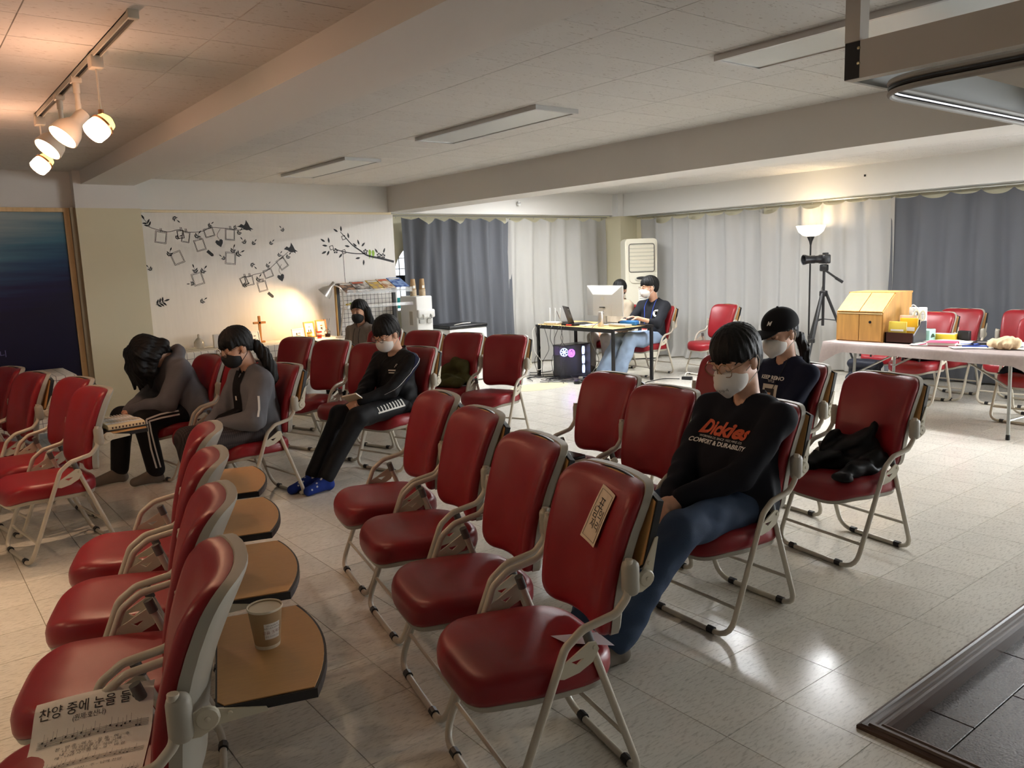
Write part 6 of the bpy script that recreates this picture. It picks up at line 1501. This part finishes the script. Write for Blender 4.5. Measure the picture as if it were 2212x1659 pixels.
for k, (dx, dy, h, c, lab) in enumerate(((.03, .03, .19, (222, 196, 84), 'pale yellow sachet at the front of the organiser'), (.10, -.04, .22, (232, 178, 40), 'deep yellow sachet behind the pale one in the organiser'), (.17, .0, .24, (226, 186, 160), 'pink and white pouch with cap at the back of the organiser'))):
    o = MB().rbox((0, 0, h/2), (.018, .17, h), .008, 2).build('sachet', mat('sachet_%d' % k, srgb(*c), .35), label=lab, cat='sachet', group='sachets in the organiser'); o.location = (7.38+dx, 3.62+dy, HZ+.011); o.rotation_euler = (0, .06, 0)
    MB().b2(-.0102, -.0095, -.06, .06, .1, h*.62).build('print_panel', m_paperw, o, smooth=False)
    if k == 2: MB().cyl((0, -.05, h), (0, -.05, h+.03), .018, 10).build('cap', m_white, o)
t = empty('scissors', (7.52, 3.50, HZ+.02), 0, 'scissors with pale handles stuck upright in the organiser', 'scissors')
for s_ in (-1, 1): MB().tube([(0, s_*.028+.022*math.cos(a), .235+.045*math.sin(a)+.0) for a in np.linspace(0, 2*PI, 15)[:-1]], .006, 6, closed=True).build('handle', mat('cream_handle', srgb(226, 222, 190), .4), t); MB().box((0, s_*.006, .10), (.004, .014, .19), Matrix.Rotation(s_*.05, 3, 'X')).build('blade', m_alu, t, smooth=False)
m_tum = mat('white_tumbler', srgb(232, 232, 230), .35)
for x, y, lab in ((7.74, 3.66, 'left white tumbler bottle with a carrying cord'), (7.74, 3.575, 'right white tumbler bottle')):
    t = empty('tumbler', (x, y, HZ+.115), 0, lab, 'tumbler', 'white tumblers on the long table')
    MB().lathe([(0, 0), (.036, 0), (.039, .005), (.039, .135), (0, .135)], (0, 0, 0), 20).build('body', m_tum, t); MB().lathe([(.039, .137), (.039, .195), (.035, .2), (0, .2)], (0, 0, 0), 20).build('cap', m_tum, t); MB().lathe([(.0375, .135), (.0375, .138)], (0, 0, 0), 20).build('seam', m_black, t)
    if y > 3.6: MB().tube(fillet([(-.03, .01, .2), (-.05, -.01, .23), (-.05, -.05, .21), (-.045, -.03, .11), (-.045, -.01, .17), (-.02, -.02, .2)], .03), .005, 6).build('cord', m_whitep, t)
t = empty('tissue_box', (7.72, 3.60, HZ), .1, 'mint green tissue box with a dark green emblem under the tumblers', 'tissue box'); m_mint = mat('mint_card', srgb(176, 222, 208), .5); MB().rbox((0, 0, .055), (.16, .26, .11), .004, 1).build('box', m_mint, t, smooth=False)
m_dg = mat('dark_green_print', srgb(24, 60, 52), .5); el_ = [(.07*math.cos(a), .055+.036*math.sin(a)) for a in np.linspace(0, PI, 12)]; MB().prism(el_, -.0815, -.0805, lambda a, b, h: (h, a, b-.02)).build('emblem', m_dg, t, smooth=False); MB().b2(-.082, -.0812, -.05, .05, .045, .052).build('emblem_text', m_paperw, t, smooth=False); MB().prism(el_, -.1312, -.1305, lambda a, b, h: (a*.7, h, b-.02)).build('emblem', m_dg, t, smooth=False)
def papers(x, y, rz, w, d, n, lab, m_=None, h=.0025):
    t = empty('paper_pile', (x, y, HZ), rz, lab, 'papers', 'paper piles on the long table')
    for k in range(n):
        o = MB().box((0, 0, 0), (w, d, h)).build('sheet', m_ or m_paperw, t, smooth=False); o.location = (rs.uniform(-.012, .012)*k, rs.uniform(-.015, .015)*k, h*.5+h*1.05*k); o.rotation_euler = (0, 0, rs.uniform(-.12, .12)*k)
    return t
papers(7.40, 3.42, .35, .2, .15, 4, 'small white paper stack in front of the organiser'); papers(7.68, 3.26, -.3, .3, .42, 5, 'spread white sheets in the middle of the long table'); papers(7.78, 2.80, .15, .3, .5, 4, 'white sheets with a bluish tint towards the right end', mat('bluish_paper', srgb(214, 226, 236), .6)); papers(7.38, 2.98, .5, .14, .28, 3, 'thin leaflets at the table front edge'); papers(7.50, 2.52, -.2, .2, .28, 3, 'white sheets at the near right end of the table')
t = empty('clipboard', (7.70, 2.99, HZ+.016), .2, 'black clipboard edge under the bluish sheets', 'clipboard'); MB().rbox((0, 0, .003), (.24, .2, .005), .002, 1).build('board', m_black, t); MB().rbox((-.1, 0, .012), (.03, .1, .012), .004).build('clip', m_alu, t)
t = empty('pink_notebook', (7.42, 3.24, HZ), .25, 'pink zip notebook lying on the long table', 'notebook'); m_pk = mat('pink_leather', srgb(196, 76, 110), .45); MB().rbox((0, 0, .034), (.17, .24, .006), .003, 1).build('cover', m_pk, t); MB().rbox((0, 0, .004), (.17, .24, .006), .003, 1).build('cover', m_pk, t); MB().b2(-.075, .078, -.11, .112, .007, .031).build('pages', m_paperw, t, smooth=False); MB().b2(.078, .084, -.118, .118, .004, .034).build('spine', m_pk, t, smooth=False); MB().tube([(-.06, .12, .02), (-.08, .16, .012), (-.07, .19, .006)], .006, 6).build('strap', m_pk, t)
t = empty('yellow_box', (7.88, 3.42, HZ), .1, 'yellow and white paper box behind the papers', 'box'); MB().rbox((0, 0, .03), (.12, .2, .06), .004, 1).build('box', mat('yellow_card', srgb(232, 196, 60), .5), t, smooth=False); MB().b2(-.05, .05, -.09, .09, .0602, .0612).build('label', m_paperw, t, smooth=False)
MB().rbox((7.93, 3.27, HZ+.045), (.06, .10, .09), .006).build('black_box', m_black, label='small black box beside the yellow box', cat='box')
bg = Sdf(); bg.ell((0, 0, .045), (.08, .13, .05), k=.02); bg.ell((.02, -.05, .06), (.06, .08, .05), k=.02); bg.disp(lambda Q: .010*np.sin(Q[..., 0]*60+2*np.sin(Q[..., 1]*40))*np.cos(Q[..., 1]*45+Q[..., 2]*30)); bg.cut(lambda Q: -Q[..., 2])
o = obj('paper_bag', bg.mesh('paper_bag', mat('cream_kraft', srgb(226, 200, 160), .7), .008, smooth=0), label='crumpled cream paper bag at the front of the table', cat='paper bag'); o.location = (7.42, 2.74, HZ); [p.__setattr__('use_smooth', False) for p in o.data.polygons]
for lab, pts in (('blue lanyard coiled among the sheets', [(7.50, 3.12, HZ+.012), (7.58, 3.05, HZ+.014), (7.66, 3.08, HZ+.014), (7.62, 3.0, HZ+.014), (7.52, 3.02, HZ+.014)]), ('blue lanyard lying by the thin leaflets', [(7.36, 3.05, HZ+.012), (7.40, 2.95, HZ+.013), (7.48, 2.88, HZ+.013), (7.40, 2.86, HZ+.013)])): MB().tube(fillet(pts, .03), .006, 6).build('lanyard', m_lan, label=lab, cat='lanyard', group='lanyards on the long table')
# bags and clothes on and under the chairs
def lump(name, ch, prims, m_, label, cat, disp=.006, res=.011, f=40, cutz=None):
    S_ = Sdf()
    for a, b, r1, r2 in prims: S_.rc(a, b, r1, r2, k=.05)
    S_.disp(folds(disp, f, len(prims)))
    if cutz is not None: S_.cut(lambda Q: cutz-Q[..., 2])
    o = obj(name, S_.mesh(name, m_, res), label=label, cat=cat); o.location = ch.location; o.rotation_euler = ch.rotation_euler; return o
SZ = .447
lump('jacket', CH['E1'], [((.16, .10, .50), (.20, -.12, .53), .07, .08), ((.22, .1, .48), (.48, .16, .46), .06, .04), ((.3, -.05, .49), (.46, -.12, .47), .06, .045), ((.46, -.16, .46), (.58, -.2, .36), .045, .03), ((.14, 0, .56), (.12, .05, .66), .05, .03)], fabric('black_nylon', srgb(14, 14, 16), .5), 'black jacket bundled on the chair at right', 'jacket', .012, .010, 60, SZ)
lump('coat', CH['G2'], [((.15, -.14, .50), (.15, .14, .49), .07, .06), ((.13, -.12, .58), (.12, .06, .63), .055, .06), ((.14, .0, .66), (.13, .08, .60), .05, .05), ((.32, -.13, .48), (.34, .14, .475), .045, .045), ((.24, -.05, .52), (.28, .12, .50), .05, .04)], fabric('olive_canvas', srgb(74, 70, 38)), 'olive green coat lying on a chair in the back row', 'coat', .01, .011, 45, SZ)
bp_ = lump('backpack', CH['T1'], [((.20, -.15, .54), (.20, .15, .54), .09, .09), ((.16, -.14, .64), (.16, .14, .64), .08, .08), ((.3, -.08, .50), (.3, .08, .50), .06, .06)], fabric('black_pack_nylon', srgb(26, 27, 31), .5), 'black backpack resting on the chair behind the long table', 'backpack', .004, .011, 40, SZ)
for y in (-.05, .05): MB().tube(fillet([(.25, y, .62), (.40, y*1.6, .52), (.44, y*1.8, .42), (.43, y*1.6, .36)], .05), .012, 6).build('strap', m_black, bp_)
MB().tube(fillet([(.16, -.06, .71), (.16, -.05, .76), (.16, .05, .76), (.16, .06, .71)], .03), .010, 6).build('top_handle', m_black, bp_)
lump('dark_clothes', CH['T4'], [((.15, -.12, .5), (.2, .12, .51), .07, .07), ((.3, -.12, .49), (.42, .1, .48), .055, .05), ((.4, -.15, .47), (.5, -.18, .42), .04, .03)], fabric('navy_wool', srgb(30, 33, 44)), 'dark navy clothes heaped on the rightmost chair', 'clothes', .01, .011, 45, SZ)
lump('dark_bag', CH['T3'], [((.15, -.12, .5), (.25, .12, .5), .06, .06), ((.3, -.1, .48), (.4, .1, .48), .045, .045)], fabric('charcoal_bag', srgb(28, 30, 36)), 'dark folded bag on the chair by the grey curtain', 'bag', .006, .012, 40, SZ)
S_ = Sdf(); [S_.rc((x_, -.13, z_), (x_, .13, z_), .05, k=.05) for x_, z_ in ((-.07, .05), (.07, .05), (-.07, .2), (.07, .2), (-.05, .36), (.05, .36), (0, .12), (0, .28))]; S_.disp(folds(.004, 35, 4)); S_.cut(lambda Q: -Q[..., 2])
o = obj('floor_bag', S_.mesh('floor_bag', fabric('navy_nylon', srgb(26, 29, 40), .5), .012), label='dark navy bag standing on the floor under the left table end', cat='bag'); o.location = (8.35, 4.45, 0); MB().tube(fillet([(0, -.06, .44), (0, -.06, .50), (0, .06, .50), (0, .06, .44)], .03), .010, 6).build('handle', m_black, o)
# ================================================================ floor lamp, camera on tripod
t = empty('floor_lamp', (9.52, 5.86, 0), 0, 'black floor lamp with a glowing white bowl against the pale curtain', 'lamp')
MB().lathe([(0, 0), (.14, 0), (.14, .015), (.02, .03), (0, .03)], (0, 0, 0), 28).build('base', m_black, t); MB().cyl((0, 0, .02), (0, 0, 1.70), .011, 12).build('pole', m_black, t); MB().lathe([(.012, 1.68), (.02, 1.72), (.05, 1.785), (.055, 1.79), (0, 1.79)], (0, 0, 0), 20).build('cup', m_black, t)
m_bowl = mat('opal_bowl', (1, .95, .85), .3, emit=(1, .86, .62), estr=1.0); MB().lathe([(.05, 1.785), (.10, 1.80), (.155, 1.85), (.185, 1.925), (.18, 1.925), (.15, 1.855), (.10, 1.81), (0, 1.80)], (0, 0, 0), 32).build('bowl', m_bowl, t)
l = bpy.data.lights.new('bowl_light', 'POINT'); l.energy = 4.5; l.color = (1, .76, .48); l.shadow_soft_size = .05; o = bpy.data.objects.new('bowl_light', l); COL.objects.link(o); o.parent = t; o.location = (0, 0, 1.93)
t = empty('camera_tripod', (8.71, 5.18, 0), math.radians(10), 'black tripod standing between the cap wearer and the long table', 'tripod')
MB().cyl((0, 0, .72), (0, 0, 1.36), .016, 12).build('centre_column', m_black, t); MB().rbox((0, 0, 1.10), (.08, .08, .07), .015, 2).build('crown', m_black, t); MB().rbox((0, 0, 1.40), (.07, .09, .08), .015, 2).build('pan_head', m_black, t); MB().cyl((.0, 0, 1.38), (.1, -.16, 1.24), .012, 10).build('pan_handle', m_black, t); MB().cyl((.07, -.11, 1.28), (.11, -.18, 1.225), .017, 10).build('grip', m_black, t)
for k in range(3):
    a = math.radians(-65+120*k); c_, s_ = math.cos(a), math.sin(a); MB().tube([(c_*.03, s_*.03, 1.10), (c_*.25, s_*.25, .55)], .017, 10).build('upper_leg', m_black, t); lw = MB().tube([(c_*.25, s_*.25, .56), (c_*.46, s_*.46, .015)], .012, 10).build('lower_leg', m_black, t); MB().rbox((c_*.25, s_*.25, .56), (.05, .05, .05), .01).build('clamp', m_black, lw); MB().cyl((0, 0, .80), (c_*.16, s_*.16, .78), .006, 8).build('spreader', m_black, t)
t2 = empty('video_camera', (8.71, 5.18, 1.445), math.radians(150), 'black camera with long lens mounted on the tripod', 'camera'); t2.scale = (1.25, 1.25, 1.25)
MB().rbox((0, 0, .045), (.07, .12, .085), .012, 2).build('body', m_black, t2); MB().lathe([(0, 0), (.034, 0), (.036, .02), (.034, .06), (.038, .065), (.038, .13), (.047, .16), (.047, .175), (.04, .172), (.036, .14), (0, .14)], (.035, 0, .045), 20, Matrix.Rotation(PI/2, 3, 'Y')).build('lens', m_black, t2); MB().rbox((-.01, 0, .095), (.04, .05, .02), .006).build('hot_shoe', m_black, t2); MB().tube(fillet([(-.03, -.06, .04), (-.08, -.10, .03), (-.07, -.12, -.15), (-.02, -.10, -.3), (-.08, -.16, -.4), (-.03, -.06, -.42)], .06), .003, 5).build('lead', m_black, t2); MB().lathe([(0, .008), (.008, .004), (.009, 0)], (-.06, -.09, .05), 8).build('tally_lamp', mat('tiny_white_lamp', (1, 1, 1), .3, emit=(1, 1, 1), estr=4), t2)
# ================================================================ small things on the chairs
def place(o, ch, loc, rz=0):
    a = ch.rotation_euler.z; c_, s_ = math.cos(a), math.sin(a); o.location = (ch.location.x+loc[0]*c_-loc[1]*s_, ch.location.y+loc[0]*s_+loc[1]*c_, loc[2]); o.rotation_euler = (0, 0, a+rz); return o
TBL = .664+.0125
t = empty('paper_cup', (0, 0, 0), 0, 'kraft paper cup with a white label standing on the nearest lowered tablet', 'cup'); place(t, CH['A1'], (-.135, -.02, TBL), 0)
MB().lathe([(0, .003), (.027, .003), (.0275, .0), (.03, .0), (.0415, .100), (.0395, .100), (.028, .006), (0, .006)], (0, 0, 0), 32).build('wall', m_kraft, t)
MB().lathe([(.0300, 0), (.0315, .009), (.0305, .0095)], (0, 0, 0), 32).build('white_foot', m_rim, t); MB().lathe([(.0395, .098), (.0425, .097), (.0435, .1), (.0425, .103), (.0395, .102)], (0, 0, 0), 32, None, True).build('rolled_rim', m_rim, t); MB().lathe([(.0385, .098), (.0285, .008), (0, .008)], (0, 0, 0), 32).build('inside', m_rim, t)
va = -PI/2-math.radians(162)+.06    # label turned towards the aisle
lab_ = MB()
for i in range(9):
    for j_ in range(2):
        a = va+(-.55+1.1*i/8); z = .028+.042*j_; r = .0303+.0115*z/.1+.0004; lab_.v.append((r*math.cos(a), r*math.sin(a), z))
lab_.f = [(i*2, i*2+2, i*2+3, i*2+1) for i in range(8)]; lab_.mi = [0]*8; lo_ = lab_.build('label', m_paperw, t, fix=False)
def on_cup(txt, size, zc, m_):
    v, f = text_mesh(txt, size); q = []
    for p in v:      # printed upside down, wrapped round the cup
        a = va-p.x/.034; z = zc-p.y; r = .0303+.0115*z/.1+.0009; q.append((r*math.cos(a), r*math.sin(a), z))
    MB().add(q, f).build('label_lettering', m_, lo_, fix=False, smooth=False)
on_cup('오늘도 평강', .0095, .047, mat('brown_print', srgb(150, 96, 80), .6)); on_cup('하나님의 은혜가 함께', .0042, .058, m_stkl); on_cup('늘 충만하시길', .0046, .0645, m_stkl); on_cup('커피 한잔의 여유', .005, .036, mat('grey_print2', srgb(150, 145, 140), .6))
# song sheet curled on the seat of the nearest chair
t = empty('song_sheet', (0, 0, 0), 0, 'white song sheet with staves lying on the nearest seat', 'song sheet'); place(t, CH['A1'], (.0, .0, .0))
def sheet_pt(u, v):       # u across the page (0..1, left to right for the reader), v down the page
    return Vector((.43-.275*u+.02*v, -.245+.38*v-.02*u, .448+.075*math.exp(-(v/.2)**2)+.006*math.sin(u*PI)))
MB().grid(24, 30, lambda u, v: tuple(sheet_pt(u, v))).build('page', m_paperw, t, fix=False)
def on_sheet(txt, size, u0, v0, m_=m_stk, **kw):
    vv, f = text_mesh(txt, size, **kw); q = []
    for p in vv:
        u, w_ = u0+p.x/.275, v0-p.y/.38; a = sheet_pt(u, w_); n = (sheet_pt(u+.01, w_)-a).cross(sheet_pt(u, w_+.01)-a).normalized(); n = n if n.z > 0 else -n
        q.append(tuple(a+n*.0015))
    MB().add(q, f).build('lettering', m_, t, fix=False, smooth=False)
on_sheet('찬양 중에 눈을 들어', .029, .47, .10); on_sheet('(원제:호산나)', .014, .46, .155)
ink = MB(); rsn = random.Random(4)
for sgi, v0 in enumerate((.24, .50, .72)):
    for ln_ in range(5):
        pts = [sheet_pt(u, v0+ln_*.011) for u in np.linspace(.06, .97, 14)]
        for a, b in zip(pts[:-1], pts[1:]):
            d = Vector((0, .0006, 0)); up_ = Vector((0, .0006, .0014)); ink.add([tuple(a+up_-d), tuple(b+up_-d), tuple(b+up_+d), tuple(a+up_+d)], [(0, 1, 2, 3)])
    u = .1
    while u < .95:
        w_ = v0+rsn.uniform(.0, .045); c_ = sheet_pt(u, w_)+Vector((0, .001, .002)); e1 = (sheet_pt(u+.008, w_)-sheet_pt(u, w_)); e2 = (sheet_pt(u, w_+.007)-sheet_pt(u, w_)); e3 = (sheet_pt(u, w_-.05)-sheet_pt(u, w_))
        ink.add([tuple(c_+e1*math.cos(a)+e2*math.sin(a)) for a in np.linspace(0, 2*PI, 9)[:-1]], [tuple(range(8))]); ink.add([tuple(c_+e1), tuple(c_+e1*1.25), tuple(c_+e1*1.25+e3), tuple(c_+e1+e3)], [(0, 1, 2, 3)]); u += rsn.choice((.03, .04, .055))
ink.build('music_notation', m_stk, t, fix=False, smooth=False)
for k, (tx, v_) in enumerate((('찬 - 양 중 - 에 눈 - 을 들 - 어 -  주', .335), ('나 - 의 마음을 다 - 해 고백', .365), ('내 - 게 마음을 다 - 하여 드 -', .395), ('해 - 나라 사 - 랑 해 - 요 -  바 람', .425), ('모 - 든 - 것 되신 - 주 - 님께 찬양', .60))): on_sheet(tx, .012, .52, v_)
# open thick book on the lowered tablet of the chair at left
t = empty('open_book', (0, 0, 0), 0, 'open thick book with gilt indexed pages on a lowered tablet at left', 'book'); place(t, CH['B1'], (-.135, .0, TBL), 0)
MB().rbox((0, 0, .004), (.24, .36, .006), .003, 1).build('cover', m_black, t); m_gilt = mat('cream_page_edge', srgb(226, 204, 160), .5)
for s_ in (-1, 1):
    pr_ = [(0, .008), (.165, .008), (.165, .026), (.15, .034), (.08, .042), (.02, .038), (0, .024)]; pr_ = [(s_*a, b) for a, b in pr_]; pg = MB().prism(pr_ if s_ < 0 else pr_[::-1], -.108, .108, lambda a, b, h: (h, a, b)).build('page_block', m_gilt, t, smooth=False)
    MB().grid(2, 8, lambda u, v: (-.106+.212*u, s_*(.003+.15*v), .0385-.012*(v > .9)+.0045*math.sin(v*3)-.004*v)).build('open_page', m_paperw, pg, fix=False)
    for k in range(10):
        MB().b2(-.09+.018*k, -.082+.018*k, s_*.02 if s_ > 0 else -.14, .14 if s_ > 0 else -.02, .0432, .0436).build('text_line', mat('page_print', srgb(190, 182, 170), .7), pg, smooth=False)
        MB().b2(-.10+.02*k, -.092+.02*k, s_*.1652-.0004, s_*.1652+.0004, .012, .024).build('index_tab', m_dkw, pg, smooth=False)
# handwritten note on the backrest
t = empty('seat_note', (0, 0, 0), 0, 'cream handwritten paper note taped to the front backrest', 'note'); place(t, CH['C1'], (0, 0, 0))
def back_pt(a, b): tt = (b-.455)/.47; return Vector((.072-.132*tt**2+.05*(abs(a)/.22)**2.2+.0365, a, b))
def note_pt(u, v):      # u along the short side, v along the long side (top to bottom of the picture)
    a = .055+.095*(u-.5)-.03*v; b = .885-.165*v-.012*(u-.5); p = back_pt(a, b); p.x += .004+.018*max(0, v-.75)**1*2*.25; return p
MB().grid(6, 16, lambda u, v: tuple(note_pt(u, v))).build('paper', mat('cream_paper', srgb(232, 212, 186), .7), t, fix=False)
nv = MB()
for tx, sz, u0, v0 in (('표', .042, .45, .30), ('님의', .036, .5, .48), ('자리', .032, .55, .68)):
    vv, f = text_mesh(tx, sz); q = []
    for p in vv: a = note_pt(u0+p.x/.095, v0-p.y/.165); q.append((a.x+.0012, a.y, a.z))
    nv.add(q, f)
nv.build('handwriting', m_stk, t, fix=False, smooth=False)
bd = MB()
for i in range(4):
    c = [(.1, .06), (.9, .06), (.9, .94), (.1, .94)]; p0, p1 = c[i], c[(i+1) % 4]; pts = [note_pt(p0[0]+(p1[0]-p0[0])*k/12, p0[1]+(p1[1]-p0[1])*k/12)+Vector((.0012, 0, 0)) for k in range(13)]; bd.tube([tuple(p) for p in pts], .0008, 4)
bd.build('printed_border', mat('grey_border', srgb(150, 138, 122), .7), t)
o = MB().grid(6, 6, lambda u, v: (.10+.14*u, -.09+.10*v-.05*u, .444+.02*u*v)).build('loose_paper', mat('lilac_paper', srgb(208, 204, 214), .7), fix=False, label='loose pale paper lying at the rear of the front seat', cat='paper'); place(o, CH['C1'], (-.02, .18, 0))
t = empty('folder_pile', (0, 0, 0), 0, 'black and white folders lying on the chair two places from the man', 'folders'); place(t, CH['D3'], (.36, -.02, SZ-.003), .1); MB().rbox((0, 0, .012), (.24, .2, .02), .004).build('folder', m_black, t); MB().rbox((0, 0, .03), (.23, .19, .012), .003).build('folder', m_paperw, t); MB().rbox((.01, 0, .048), (.22, .19, .02), .004).build('folder', m_black, t)
# booklet in the boy's hands
t = empty('booklet', (0, 0, 0), 0, 'thin cream booklet held by the boy in the tracksuit', 'booklet'); place(t, CH['F1'], (.70, .0, .60), 0); t.rotation_euler = (.25, -.55, CH['F1'].rotation_euler.z+.2); MB().b2(-.10, .09, -.06, .065, 0, .004).build('cover', mat('cream_cover', srgb(226, 208, 176), .6), t, smooth=False); MB().b2(-.098, .088, -.058, .063, .004, .012).build('pages', m_paperw, t, smooth=False)
